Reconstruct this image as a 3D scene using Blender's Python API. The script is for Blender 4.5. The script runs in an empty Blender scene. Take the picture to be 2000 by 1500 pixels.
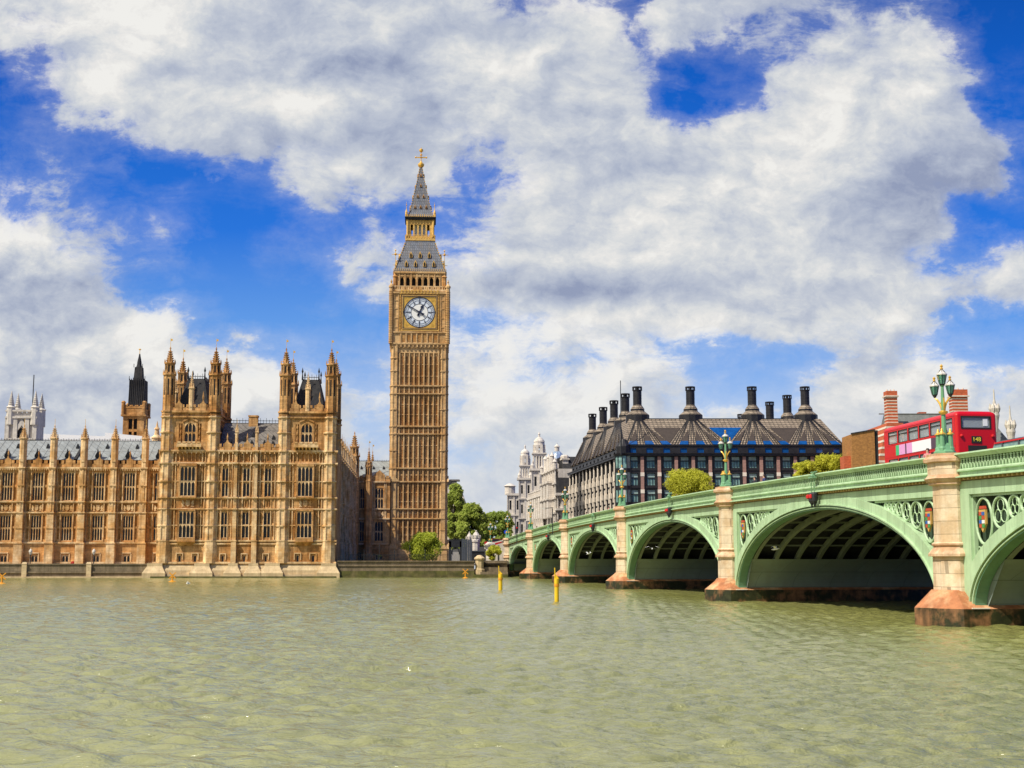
import bpy, bmesh, math, random
import numpy as np
from mathutils import Vector, Matrix
R = math.radians
PI = math.pi
SC = bpy.context.scene
COL = SC.collection

# ------------------------------------------------------------------ camera
FPX = 2600.0                      # focal length in pixels of a 2000 px wide frame
TH = math.atan(341.3 / FPX)       # pitch above the horizontal
CAMH = 3.18                       # height above the river
cam = bpy.data.cameras.new('camera')
camo = bpy.data.objects.new('camera', cam)
COL.objects.link(camo)
camo.location = (0, 0, CAMH)
camo.rotation_euler = (PI / 2 + TH, 0, 0)
cam.sensor_width = 36
cam.lens = 36 * FPX / 2000
cam.clip_start = 0.5
cam.clip_end = 20000
SC.camera = camo

# ------------------------------------------------------------------ sun
SUN_EL, SUN_BACK = R(52), R(39)   # elevation; how far behind the picture plane the sun stands (on the left)
sdir = Vector((-math.cos(SUN_BACK) * math.cos(SUN_EL), -math.sin(SUN_BACK) * math.cos(SUN_EL), math.sin(SUN_EL)))
sl = bpy.data.lights.new('sun', 'SUN')
sl.energy = 5.0
sl.angle = R(0.5)
sl.color = (1.0, 0.93, 0.80)
slo = bpy.data.objects.new('sun', sl)
COL.objects.link(slo)
slo.rotation_euler = sdir.to_track_quat('Z', 'Y').to_euler()

# ------------------------------------------------------------------ colour management
SC.view_settings.view_transform = 'Standard'
SC.view_settings.look = 'None'
SC.view_settings.exposure = 0.0
SC.view_settings.gamma = 1.0
SC.cycles.max_bounces = 6
SC.cycles.diffuse_bounces = 2
SC.cycles.glossy_bounces = 3
SC.cycles.transparent_max_bounces = 8
SC.cycles.caustics_reflective = False
SC.cycles.caustics_refractive = False

# ------------------------------------------------------------------ node helper
class NT:
    def __init__(s, tree):
        s.t = tree; s.n = tree.nodes; s.l = tree.links
    def new(s, typ, **kw):
        n = s.n.new(typ)
        for k, v in kw.items(): setattr(n, k, v)
        return n
    def put(s, sock, v):
        if v is None: return
        if isinstance(v, bpy.types.NodeSocket): s.l.new(v, sock)
        else:
            if hasattr(sock.default_value, '__len__') and not hasattr(v, '__len__'): v = (v,) * len(sock.default_value)
            if hasattr(sock.default_value, '__len__') and len(sock.default_value) == 4 and len(v) == 3: v = (*v, 1)
            sock.default_value = v
    def math(s, op, a, b=None, c=None, clamp=False):
        n = s.new('ShaderNodeMath', operation=op, use_clamp=clamp)
        for i, x in enumerate((a, b, c)): s.put(n.inputs[i], x) if x is not None else None
        return n.outputs[0]
    def vmath(s, op, a, b=None, scale=None):
        n = s.new('ShaderNodeVectorMath', operation=op)
        s.put(n.inputs[0], a)
        if b is not None: s.put(n.inputs[1], b)
        if scale is not None: s.put(n.inputs[3], scale)
        return n.outputs['Value' if op in ('DOT_PRODUCT', 'LENGTH') else 'Vector']
    def mix(s, f, a, b, blend='MIX'):
        n = s.new('ShaderNodeMix', data_type='RGBA', blend_type=blend)
        s.put(n.inputs[0], f); s.put(n.inputs[6], a); s.put(n.inputs[7], b)
        return n.outputs[2]
    def noise(s, vec, scale, detail=4, rough=.55, dist=0):
        n = s.new('ShaderNodeTexNoise')
        s.put(n.inputs['Vector'], vec); s.put(n.inputs['Scale'], scale); s.put(n.inputs['Detail'], detail)
        s.put(n.inputs['Roughness'], rough); s.put(n.inputs['Distortion'], dist)
        return n
    def ramp(s, f, stops, interp='LINEAR'):
        n = s.new('ShaderNodeValToRGB'); r = n.color_ramp; r.interpolation = interp
        while len(r.elements) > 1: r.elements.remove(r.elements[-1])
        r.elements[0].position = stops[0][0]; r.elements[0].color = (*stops[0][1], 1)
        for p, c in stops[1:]:
            e = r.elements.new(p); e.color = (*c, 1)
        s.put(n.inputs[0], f)
        return n.outputs[0]
    def mapr(s, v, a, b, c=0, d=1, smooth=False):
        n = s.new('ShaderNodeMapRange')
        if smooth: n.interpolation_type = 'SMOOTHSTEP'
        s.put(n.inputs[0], v)
        for i, x in enumerate((a, b, c, d)): n.inputs[i + 1].default_value = x
        return n.outputs[0]

# ------------------------------------------------------------------ world: Nishita sky with broken cumulus laid out by direction
CLOUD_C = ['98999999999999846642899986333000', '95899999999999999993898557678200', '16899999999999999997421189999500', '01899999999999999999301389999931', '12124999999998679999999999999994', '64321000268998246999999999999971', '74555320013432469999999999999400', '98644410134666679999999999996257', '99931000000378999999999999999899', '99999620002025677899999899996111', '99999998731244586667533114656521', '99999999997555677999863239999876', '99999999997566679888887899999998', '88888888888666688888888888888888', '88888888888888888888888888888888', '88888888888888888888888888888888']
CLOUD_B = ['77889987655555567788765544444444', '67789976666655565688765555577644', '57788777654446788676555567778665', '56687666788654577778676678677655', '45567655457546677667777889866544', '65554455566767768777666777532244', '76555564455566677778887876434444', '99855555566677776777777676656577', '43465555556777645444566667676777', '74689865555667888778887777776655', '88888888875556788697799665559987', '65555687877776798898777778888876', '67765556777777888777777777777777', '77777777777777777777777777777777', '77777777777777777777777777777777', '77777777777777777777777777777777']
W = bpy.data.worlds.new("World"); SC.world = W; W.use_nodes = True
wt = NT(W.node_tree); wt.n.clear()
sky = wt.new('ShaderNodeTexSky', sky_type='NISHITA', sun_disc=False, sun_elevation=SUN_EL)
sky.sun_rotation = math.atan2(sdir.x, sdir.y)
sky.air_density = 1.0; sky.dust_density = 0.3; sky.ozone_density = 3.0
tc = wt.new('ShaderNodeTexCoord'); D = tc.outputs['Generated']
cf, sf = math.cos(TH), math.sin(TH)
a_ = wt.math('MAXIMUM', wt.vmath('DOT_PRODUCT', D, (0, cf, sf)), 0.08)
u_ = wt.math('DIVIDE', wt.vmath('DOT_PRODUCT', D, (1, 0, 0)), a_)
v_ = wt.math('DIVIDE', wt.vmath('DOT_PRODUCT', D, (0, -sf, cf)), a_)
cx = wt.math('MULTIPLY_ADD', u_, 1.3, 0.5)              # 0..1 across the sky that the frame shows
cy = wt.math('MULTIPLY_ADD', v_, -2600 / 1050, 750 / 1050)
comb = wt.new('ShaderNodeCombineXYZ'); wt.put(comb.inputs[0], u_); wt.put(comb.inputs[1], wt.math('MULTIPLY', v_, 1.35))
P0 = comb.outputs[0]
nA = wt.noise(P0, 9, 6, .62); nB = wt.noise(wt.vmath('ADD', P0, (7.3, 2.1, 0)), 34, 8, .66, .3)
jA = wt.vmath('SUBTRACT', nA.outputs['Color'], (.5, .5, .5)); jB = wt.vmath('SUBTRACT', nB.outputs['Color'], (.5, .5, .5))
jit = wt.vmath('ADD', wt.vmath('SCALE', jA, scale=.10), wt.vmath('SCALE', jB, scale=.045))
sep = wt.new('ShaderNodeSeparateXYZ'); wt.put(sep.inputs[0], jit)
cxj = wt.math('ADD', cx, sep.outputs[0], clamp=True)
cyj = wt.math('MULTIPLY', wt.math('ADD', cy, wt.math('MULTIPLY', sep.outputs[1], 1.5), clamp=True), 15)
acc = None
for i, (c, b) in enumerate(zip(CLOUD_C, CLOUD_B)):
    col = wt.ramp(cxj, [(k / 31, (int(c[k]) / 9, int(b[k]) / 9, 0)) for k in range(32)])
    w = wt.math('SUBTRACT', 1, wt.math('ABSOLUTE', wt.math('SUBTRACT', cyj, float(i))), clamp=True)
    t = wt.vmath('SCALE', col, scale=w)
    acc = t if acc is None else wt.vmath('ADD', acc, t)
sp = wt.new('ShaderNodeSeparateXYZ'); wt.put(sp.inputs[0], acc)
Pw = wt.vmath('ADD', P0, wt.vmath('SCALE', jA, scale=.05))
fb = wt.noise(wt.vmath('ADD', Pw, (3.1, 9.7, 0)), 15, 12, .64, .15)
fbs = wt.noise(wt.vmath('ADD', Pw, (3.1 - .010, 9.7 + .016, 0)), 15, 7, .60, .15)      # the same billows a little nearer the sun
fb2 = wt.noise(wt.vmath('ADD', P0, (1.7, 4.2, 0)), 6, 5, .55, .2)
wsp = wt.new('ShaderNodeMapping'); wsp.inputs['Rotation'].default_value = (0, 0, .55); wsp.inputs['Scale'].default_value = (9, 26, 1); wt.put(wsp.inputs[0], Pw)
wisp = wt.noise(wsp.outputs[0], 1, 10, .68, .4)
c0_ = sp.outputs[0]
edge = wt.math('MULTIPLY_ADD', wt.math('MULTIPLY', c0_, wt.math('SUBTRACT', 1, c0_)), 11.0, .6)
dens = wt.math('ADD', c0_, wt.math('MULTIPLY', wt.math('SUBTRACT', wt.math('ADD', wt.math('MULTIPLY', fb.outputs[0], .6), wt.math('MULTIPLY', wisp.outputs[0], .4)), .5), edge))
cov = wt.math('ADD', wt.math('MULTIPLY', wt.mapr(dens, .40, .80, 0, 1, True), .6), wt.math('MULTIPLY', wt.mapr(dens, .0, .95, 0, 1), .4))
bri = wt.math('ADD', sp.outputs[1], wt.math('MULTIPLY', wt.math('SUBTRACT', fb2.outputs[0], .5), .55))
bri = wt.math('ADD', bri, wt.math('MULTIPLY', wt.math('SUBTRACT', fb.outputs[0], fbs.outputs[0]), 1.15))
bri = wt.math('ADD', bri, wt.math('MULTIPLY', wt.math('SUBTRACT', .93, cov), .25))
bri = wt.math('MULTIPLY_ADD', bri, 1.38, -.34)
ccol = wt.ramp(bri, [(.05, (2.9, 3.4, 4.9)), (.32, (4.2, 4.7, 5.9)), (.55, (5.4, 5.8, 6.6)), (.75, (6.8, 7.0, 7.2)), (.92, (8.1, 8.0, 7.8)), (1.0, (8.7, 8.6, 8.3))])
blue = wt.vmath('MULTIPLY', sky.outputs[0], (.16, .62, 1.55))
g = wt.mapr(v_, -.16, .30, 0, 1)
blue = wt.mix(.75, blue, wt.ramp(g, [(0, (5.0, 6.3, 8.0)), (.30, (4.2, 5.8, 8.0)), (.45, (1.5, 3.6, 7.7)), (.60, (.22, 1.75, 6.9)), (.84, (.02, 1.0, 5.2)), (1, (.01, .7, 3.8))]))
fin = wt.mix(cov, blue, ccol)
fin = wt.mix(wt.mapr(v_, .02, -.12, 0, .5, True), fin, (6.4, 6.9, 7.7, 1))
bg = wt.new('ShaderNodeBackground'); wt.put(bg.inputs[0], fin); bg.inputs[1].default_value = .1
wo = wt.new('ShaderNodeOutputWorld'); wt.l.new(bg.outputs[0], wo.inputs[0])

# ------------------------------------------------------------------ materials
MATS = {}
def mat(name, col, rough=.7, metal=0., var=0., vscale=1., bump=0., bscale=5., spec=.4, dark=None, streak=0., courses=None, trans=0, alpha=1, col2=None, c2scale=.3, bricks=None, blo=.45, bhi=.6):
    """a Principled surface: base colour, a second colour in blotches, stains running down, block courses and a bump"""
    if name in MATS: return MATS[name]
    m = bpy.data.materials.new(name); m.use_nodes = True
    t = NT(m.node_tree); p = t.n['Principled BSDF']
    pos = t.new('ShaderNodeNewGeometry').outputs['Position']
    c = None
    base = (*col, 1)
    if col2:
        n = t.noise(pos, c2scale, 5, .6)
        c = t.mix(t.mapr(n.outputs[0], blo, bhi), base, (*col2, 1))
    if bricks:      # (scale, width, height, mortar colour, contrast): block pattern in x+y / z
        s3 = t.new('ShaderNodeSeparateXYZ'); t.put(s3.inputs[0], pos)
        cb = t.new('ShaderNodeCombineXYZ'); t.put(cb.inputs[0], t.math('ADD', s3.outputs[0], s3.outputs[1])); t.put(cb.inputs[1], s3.outputs[2])
        bt = t.new('ShaderNodeTexBrick'); t.put(bt.inputs['Vector'], cb.outputs[0]); bt.inputs['Scale'].default_value = 1
        bt.inputs['Brick Width'].default_value = bricks[0]; bt.inputs['Row Height'].default_value = bricks[1]
        bt.inputs['Mortar Size'].default_value = bricks[2]; bt.inputs['Mortar Smooth'].default_value = .2
        lo, hi, mo = bricks[3:6]
        bt.inputs['Color1'].default_value = (lo, lo, lo, 1); bt.inputs['Color2'].default_value = (hi, hi, hi, 1); bt.inputs['Mortar'].default_value = (mo, mo, mo, 1)
        c = t.mix(1, c or base, bt.outputs[0], 'MULTIPLY')
    if var:
        n = t.noise(pos, vscale, 6, .65)
        k = t.mapr(n.outputs[0], .3, .7, 1 - var, 1 + var)
        v = t.new('ShaderNodeCombineXYZ')
        for i in range(3): t.put(v.inputs[i], k)
        c = t.mix(1, c or base, v.outputs[0], 'MULTIPLY')
    if streak:
        mp = t.new('ShaderNodeMapping'); mp.inputs['Scale'].default_value = (1.6, 1.6, .12); t.put(mp.inputs[0], pos)
        n = t.noise(mp.outputs[0], 1., 5, .7)
        c = t.mix(t.mapr(n.outputs[0], .45, .72, 0, streak), c or base, (*(dark or (.03, .02, .015)), 1))
    t.put(p.inputs['Base Color'], c or base)
    p.inputs['Roughness'].default_value = rough; p.inputs['Metallic'].default_value = metal
    p.inputs['Specular IOR Level'].default_value = spec
    if trans: p.inputs['Transmission Weight'].default_value = trans
    if alpha < 1: p.inputs['Alpha'].default_value = alpha
    if bump:
        n = t.noise(pos, bscale, 5, .6); b = t.new('ShaderNodeBump'); b.inputs['Strength'].default_value = bump; b.inputs['Distance'].default_value = .06
        t.put(b.inputs['Height'], n.outputs[0]); t.l.new(b.outputs[0], p.inputs['Normal'])
    MATS[name] = m
    return m
M = {}
M['stone'] = mat('palace_stone', (.65, .375, .155), .9, var=.38, vscale=.8, streak=.8, dark=(.15, .06, .018), col2=(.50, .24, .075), c2scale=.22, bump=.5, bscale=3, bricks=(.9, .38, .02, .82, 1.12, .7), spec=.2)
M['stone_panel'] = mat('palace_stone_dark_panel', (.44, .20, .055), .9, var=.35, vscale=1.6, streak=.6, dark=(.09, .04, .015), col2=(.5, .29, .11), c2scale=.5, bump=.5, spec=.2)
M['stone_tower'] = mat('clock_tower_stone', (.70, .46, .22), .9, var=.25, vscale=1.1, streak=.5, dark=(.22, .10, .035), col2=(.60, .35, .14), c2scale=.2, bump=.5, bscale=3, bricks=(.9, .38, .02, .88, 1.08, .75), spec=.2)
M['stone_lit'] = mat('palace_stone_lit_cream', (.85, .60, .33), .9, var=.28, vscale=1.0, streak=.65, dark=(.26, .12, .04), col2=(.66, .38, .15), c2scale=.4, bump=.4, bscale=3, bricks=(.9, .45, .02, .9, 1.08, .75), spec=.2)  # brighter cream copy of the palace stone, sunlit tone put into the colour
M['plinth'] = mat('river_plinth_stone', (.66, .50, .29), .9, var=.2, vscale=1, streak=.4, dark=(.3, .18, .08), bump=.5, bscale=2, bricks=(1.6, .6, .02, .9, 1.05, .75), spec=.2)
M['abbey'] = mat('abbey_stone', (.64, .585, .50), .9, var=.2, vscale=.8, streak=.5, dark=(.16, .15, .14), bump=.4, spec=.2)
M['white_stone'] = mat('portland_stone', (.70, .635, .56), .9, var=.15, vscale=.7, streak=.4, dark=(.25, .21, .18), bricks=(1.4, .55, .03, .92, 1.05, .7), spec=.2)
M['slate_pale'] = mat('pale_iron_roof', (.27, .29, .29), .8, var=.2, vscale=.5, bricks=(1.1, 2.2, .06, .9, 1.08, .6), streak=.3, dark=(.2, .17, .12))
M['slate_dark'] = mat('dark_slate', (.035, .035, .038), .85, spec=.15, var=.35, vscale=1.2, streak=.3, dark=(.12, .1, .08))
M['slate_mid'] = mat('weathered_roof', (.20, .18, .16), .9, var=.3, vscale=1.2, bricks=(1.0, 1.8, .08, .85, 1.1, .5), streak=.5, dark=(.05, .05, .05))
M['slate_blue'] = mat('blue_grey_tower_roof', (.17, .185, .22), .5, var=.2, vscale=1.2, bricks=(.55, .7, .07, .85, 1.1, .5), streak=.3, dark=(.3, .2, .09))
M['gold'] = mat('gilding', (.95, .55, .10), .38, .55, var=.2, vscale=2)
M['gold_stone'] = mat('gilded_stone', (.72, .44, .12), .6, .1, var=.3, vscale=2)
M['glass_dark'] = mat('dark_glass', (.022, .022, .024), .25, spec=.35, var=.6, vscale=.35)
M['void'] = mat('dark_opening', (.012, .011, .010), .9)
M['iron_black'] = mat('black_iron', (.02, .022, .025), .5, var=.3)
M['dial'] = mat('dial_opal_glass', (.92, .91, .86), .35)
M['dial_blue'] = mat('dial_blue_glass', (.74, .80, .88), .35)
M['dial_black'] = mat('dial_black_paint', (.015, .02, .05), .45)
M['green'] = mat('pale_green_paint', (.45, .62, .38), .5, var=.12, vscale=.9, streak=.6, dark=(.24, .35, .18), bump=.12, bscale=3, bricks=(1.9, 9, .02, .95, 1.04, .6))
M['green_shadow'] = mat('deep_green_and_shade', (.17, .33, .18), .5, var=.12, vscale=1.5)  # deep green; on the spandrel recess it carries painted shade
M['green_dark'] = mat('arch_moulding_green', (.13, .27, .16), .45, var=.15, vscale=1)
M['soffit'] = mat('arch_rib_grey', (.20, .235, .19), .6, var=.15, vscale=.8, streak=.3, dark=(.15, .12, .08))
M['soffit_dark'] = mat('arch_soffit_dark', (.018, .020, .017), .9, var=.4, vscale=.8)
M['pier_side'] = mat('pier_side_panel_grey', (.24, .30, .27), .6, var=.12, vscale=.4, bricks=(3.2, 1.1, .02, .95, 1.03, .6), streak=.35, dark=(.2, .2, .16))
M['granite'] = mat('pier_cream_stone', (.74, .60, .43), .85, var=.16, vscale=1.6, streak=.45, dark=(.36, .19, .09), col2=(.66, .48, .30), c2scale=.9, bump=.35, bscale=7, spec=.25, bricks=(1.1, .62, .016, .90, 1.06, .5))
M['granite_red'] = mat('pier_rust_stone', (.56, .34, .19), .8, var=.25, vscale=1.6, streak=.5, dark=(.27, .11, .05), col2=(.64, .47, .31), c2scale=1.3, bump=.3, bscale=6)
M['rust'] = mat('pier_foot_rust', (.44, .17, .07), .7, var=.3, vscale=1.6, streak=.4, dark=(.2, .07, .03), col2=(.58, .34, .18), c2scale=.9, bump=.3, bscale=6)
M['wet'] = mat('wet_algae_stone', (.22, .11, .05), .4, var=.6, vscale=1.6, streak=1., dark=(.014, .018, .008), col2=(.03, .032, .012), c2scale=.9, blo=.40, bhi=.52, bump=.4, bscale=3)
M['wall_bank'] = mat('embankment_stone', (.25, .19, .12), .9, var=.25, vscale=.8, streak=.6, dark=(.09, .07, .03), bricks=(1.5, .55, .03, .85, 1.08, .6), bump=.3)
M['wall_algae'] = mat('embankment_algae', (.10, .095, .02), .7, var=.5, vscale=.8, streak=.6, dark=(.03, .04, .01), col2=(.16, .13, .05), c2scale=.5)
M['red'] = mat('bus_red_paint', (.60, .004, .006), .35, var=.05, vscale=1, spec=.6)
M['rubber'] = mat('black_rubber', (.02, .02, .02), .7)
M['bus_glass'] = mat('bus_window_glass', (.52, .58, .62), .08, spec=.8, alpha=.42)  # pale grey base colour imitates light reflected by the panes
M['seat_blue'] = mat('seat_fabric', (.04, .09, .22), .9)
M['brick_pink'] = mat('pink_brown_brick', (.40, .23, .19), .9, var=.2, vscale=2, bricks=(.45, .15, .02, .85, 1.1, .8))
M['brick_red'] = mat('red_brick', (.52, .12, .05), .9, var=.2, vscale=2, bricks=(.5, .16, .02, .85, 1.12, .9))
M['brick_tan'] = mat('tan_render_brick', (.42, .20, .06), .9, var=.3, vscale=2.5, bricks=(.45, .15, .02, .85, 1.12, .8), streak=.3, dark=(.2, .08, .03))
M['cream_band'] = mat('cream_band_stone', (.72, .62, .50), .85, var=.15)
M['bronze'] = mat('dark_bronze', (.030, .028, .030), .45, .3, var=.4, vscale=1.5)
M['roof_tan'] = mat('bronze_roof_panels', (.32, .25, .18), .6, .0, var=.22, vscale=1.3, bricks=(.9, .50, .09, .82, 1.18, .22), streak=.35, dark=(.06, .05, .04))
M['roof_brown'] = mat('brown_dormer_panel', (.055, .04, .03), .6, var=.2)
M['glass_blue'] = mat('blue_glass', (.008, .07, .24), .12, spec=.7, var=.4, vscale=.8)
M['glass_green'] = mat('pale_green_glass', (.20, .34, .31), .12, spec=.6, var=.5, vscale=.9)
M['blind'] = mat('pale_window_blind', (.33, .45, .42), .5, var=.3, vscale=1.2)
M['stone_bright'] = mat('bright_pier_stone', (.82, .72, .60), .85, var=.15)
M['bark'] = mat('bark', (.09, .065, .04), .95, var=.3, vscale=3)
def leafmat(name, c1, c2):
    m = bpy.data.materials.new(name); m.use_nodes = True; t = NT(m.node_tree); p = t.n['Principled BSDF']
    pos = t.new('ShaderNodeNewGeometry').outputs['Position']
    n = t.noise(pos, .9, 3, .6); n2 = t.noise(pos, 9, 2, .6)
    f = t.math('ADD', t.mapr(n.outputs[0], .35, .65, 0, .6), t.mapr(n2.outputs[0], .3, .7, -.1, .5), clamp=True)
    t.put(p.inputs['Base Color'], t.mix(f, (*c1, 1), (*c2, 1))); p.inputs['Roughness'].default_value = .65
    p.inputs['Specular IOR Level'].default_value = .2
    tr = t.new('ShaderNodeBsdfTranslucent'); t.put(tr.inputs[0], (*[x * .9 for x in c2], 1))
    ms = t.new('ShaderNodeMixShader'); ms.inputs[0].default_value = .5
    t.l.new(p.outputs[0], ms.inputs[1]); t.l.new(tr.outputs[0], ms.inputs[2]); t.l.new(ms.outputs[0], t.n['Material Output'].inputs[0])
    return m
M['leaf'] = leafmat('leaf_green', (.20, .29, .05), (.46, .56, .12))
M['leaf_mid'] = leafmat('leaf_mid_green', (.26, .35, .05), (.55, .62, .14))
M['leaf_lime'] = leafmat('leaf_lime', (.26, .33, .03), (.68, .72, .10))
M['leaf_yellow'] = leafmat('leaf_yellow', (.32, .35, .03), (.80, .78, .10))
def simple(n, c, r=.6, **k): M[n] = mat(n, c, r, **k)
simple('white_paint', (.8, .8, .8)); simple('signal_red', (.6, .02, .02), .4); simple('yellow_paint', (.85, .55, .02), .5, var=.15, vscale=2, streak=.2, dark=(.5, .2, .03)); simple('orange_paint', (.75, .32, .02), .6)
simple('lamp_glass', (.10, .30, .20), .1, spec=.7, alpha=.85); simple('lamp_silver', (.70, .66, .60), .35, var=.1); simple('lamp_green', (.16, .36, .19), .4, var=.1); simple('lamp_pale', (.55, .62, .60), .3)
simple('slit', (.10, .05, .02), .9); simple('dentil_dark', (.10, .06, .03), .9); simple('dentil_gold', (.50, .32, .12), .7); simple('skin', (.55, .33, .23)); simple('hair_dark', (.03, .02, .015)); simple('cloth_black', (.03, .03, .04), .9); simple('cloth_red', (.55, .05, .04), .9); simple('cloth_pink', (.65, .25, .25), .9); simple('cloth_blue', (.25, .45, .65), .9); simple('cloth_white', (.75, .75, .75), .9); simple('cloth_navy', (.04, .05, .14), .9)
simple('asphalt', (.05, .05, .052), .9, var=.2); simple('paving', (.30, .27, .23), .9, var=.2); simple('earth', (.16, .15, .11), .95, var=.3)
simple('hoarding', (.06, .07, .085), .6, var=.2); simple('tent_white', (.85, .85, .85), .7); simple('panel_white', (.85, .85, .88), .4); simple('panel_green', (.05, .5, .2), .4); simple('panel_pink', (.75, .35, .65), .4); simple('panel_dark', (.09, .05, .08), .4)
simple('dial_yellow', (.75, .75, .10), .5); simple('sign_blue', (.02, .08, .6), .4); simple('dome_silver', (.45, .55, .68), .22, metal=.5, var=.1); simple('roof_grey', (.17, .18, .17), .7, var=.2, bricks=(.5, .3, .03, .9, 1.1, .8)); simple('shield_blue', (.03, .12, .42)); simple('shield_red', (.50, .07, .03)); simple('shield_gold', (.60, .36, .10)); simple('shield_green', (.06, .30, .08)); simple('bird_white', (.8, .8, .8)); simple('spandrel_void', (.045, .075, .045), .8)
simple('dirt_line', (.20, .11, .05), .9, var=.4)

# ------------------------------------------------------------------ mesh builder
class MB:
    def __init__(s, ox=0, oy=0, oz=0, ang=0):
        s.v = []; s.f = []; s.m = []; s.mi = 0
        s.set(ox, oy, oz, ang)
    def set(s, ox=0, oy=0, oz=0, ang=0):
        s.o = (ox, oy, oz); s.c = math.cos(ang); s.s = math.sin(ang); return s
    def P(s, x, y, z):
        s.v.append((s.o[0] + x * s.c - y * s.s, s.o[1] + x * s.s + y * s.c, s.o[2] + z)); return len(s.v) - 1
    def F(s, *idx): s.f.append(idx); s.m.append(s.mi)
    def quad(s, *pts):
        s.F(*[s.P(*p) for p in pts])
    def box(s, x0, x1, y0, y1, z0, z1):
        i = [s.P(x, y, z) for z in (z0, z1) for x, y in ((x0, y0), (x1, y0), (x1, y1), (x0, y1))]
        for q in ((0, 1, 5, 4), (1, 2, 6, 5), (2, 3, 7, 6), (3, 0, 4, 7), (4, 5, 6, 7), (3, 2, 1, 0)): s.F(*[i[k] for k in q])
        return s
    def cbox(s, x, y, z, sx, sy, sz): return s.box(x - sx / 2, x + sx / 2, y - sy / 2, y + sy / 2, z, z + sz)
    def frus(s, x0, x1, y0, y1, z0, X0, X1, Y0_, Y1_, z1):
        i = [s.P(x, y, z) for z, q in ((z0, (x0, x1, y0, y1)), (z1, (X0, X1, Y0_, Y1_))) for x, y in ((q[0], q[2]), (q[1], q[2]), (q[1], q[3]), (q[0], q[3]))]
        for q in ((0, 1, 5, 4), (1, 2, 6, 5), (2, 3, 7, 6), (3, 0, 4, 7), (4, 5, 6, 7), (3, 2, 1, 0)): s.F(*[i[k] for k in q])
        return s
    def lathe(s, cx, cy, prof, n=8, rot=None):
        rot = PI / n if rot is None else rot
        rings = []
        for r, z in prof:
            if r <= 1e-6: rings.append([s.P(cx, cy, z)] * n)
            else: rings.append([s.P(cx + r * math.cos(rot + 2 * PI * k / n), cy + r * math.sin(rot + 2 * PI * k / n), z) for k in range(n)])
        for a, b in zip(rings, rings[1:]):
            for k in range(n):
                q = [a[k], a[(k + 1) % n], b[(k + 1) % n], b[k]]
                u = []
                for t in q:
                    if t not in u: u.append(t)
                if len(u) > 2: s.F(*u)
        if len(set(rings[0])) > 2: s.F(*rings[0][::-1])
        if len(set(rings[-1])) > 2: s.F(*rings[-1])
        return s
    def ext(s, pts, y0, y1):          # polygon in x,z pushed through y
        a = [s.P(x, y0, z) for x, z in pts]; b = [s.P(x, y1, z) for x, z in pts]
        s.F(*a); s.F(*b[::-1]); n = len(pts)
        for k in range(n): s.F(a[(k + 1) % n], a[k], b[k], b[(k + 1) % n])
        return s
    def extz(s, pts, z0, z1):         # polygon in plan pushed through z
        a = [s.P(x, y, z0) for x, y in pts]; b = [s.P(x, y, z1) for x, y in pts]
        s.F(*a[::-1]); s.F(*b); n = len(pts)
        for k in range(n): s.F(a[k], a[(k + 1) % n], b[(k + 1) % n], b[k])
        return s
    def loftz(s, p0, z0, p1, z1, cap=True):
        a = [s.P(x, y, z0) for x, y in p0]; b = [s.P(x, y, z1) for x, y in p1]; n = len(p0)
        for k in range(n): s.F(a[k], a[(k + 1) % n], b[(k + 1) % n], b[k])
        if cap: s.F(*a[::-1]); s.F(*b)
        return s
    def bar(s, a, b, w, h=None, n=4):
        a = Vector(a); b = Vector(b); d = (b - a)
        if d.length < 1e-6: return s
        d.normalize(); up = Vector((0, 0, 1)) if abs(d.z) < .95 else Vector((1, 0, 0))
        e1 = d.cross(up).normalized(); e2 = d.cross(e1).normalized(); h = h or w
        rr = []
        for p in (a, b):
            rr.append([s.P(*(p + e1 * math.cos(PI / n + 2 * PI * k / n) * w * .5 * (1.414 if n == 4 else 1) + e2 * math.sin(PI / n + 2 * PI * k / n) * h * .5 * (1.414 if n == 4 else 1))) for k in range(n)])
        for k in range(n): s.F(rr[0][k], rr[0][(k + 1) % n], rr[1][(k + 1) % n], rr[1][k])
        s.F(*rr[0][::-1]); s.F(*rr[1]); return s
    def tube(s, pts, w, n=6, closed=False):
        pts = [Vector(p) for p in pts]
        m = len(pts); rings = []
        for i, p in enumerate(pts):
            if closed: d = pts[(i + 1) % m] - pts[i - 1]
            else: d = pts[min(i + 1, m - 1)] - pts[max(i - 1, 0)]
            d.normalize(); up = Vector((0, 1, 0)) if abs(d.y) < .9 else Vector((1, 0, 0))
            e1 = d.cross(up).normalized(); e2 = d.cross(e1).normalized()
            ww = w[i] if hasattr(w, '__len__') else w
            rings.append([s.P(*(p + (e1 * math.cos(2 * PI * k / n) + e2 * math.sin(2 * PI * k / n)) * ww * .5)) for k in range(n)])
        rg = list(zip(rings, rings[1:])) + ([(rings[-1], rings[0])] if closed else [])
        for a, b in rg:
            for k in range(n): s.F(a[k], a[(k + 1) % n], b[(k + 1) % n], b[k])
        if not closed: s.F(*rings[0][::-1]); s.F(*rings[-1])
        return s
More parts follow.
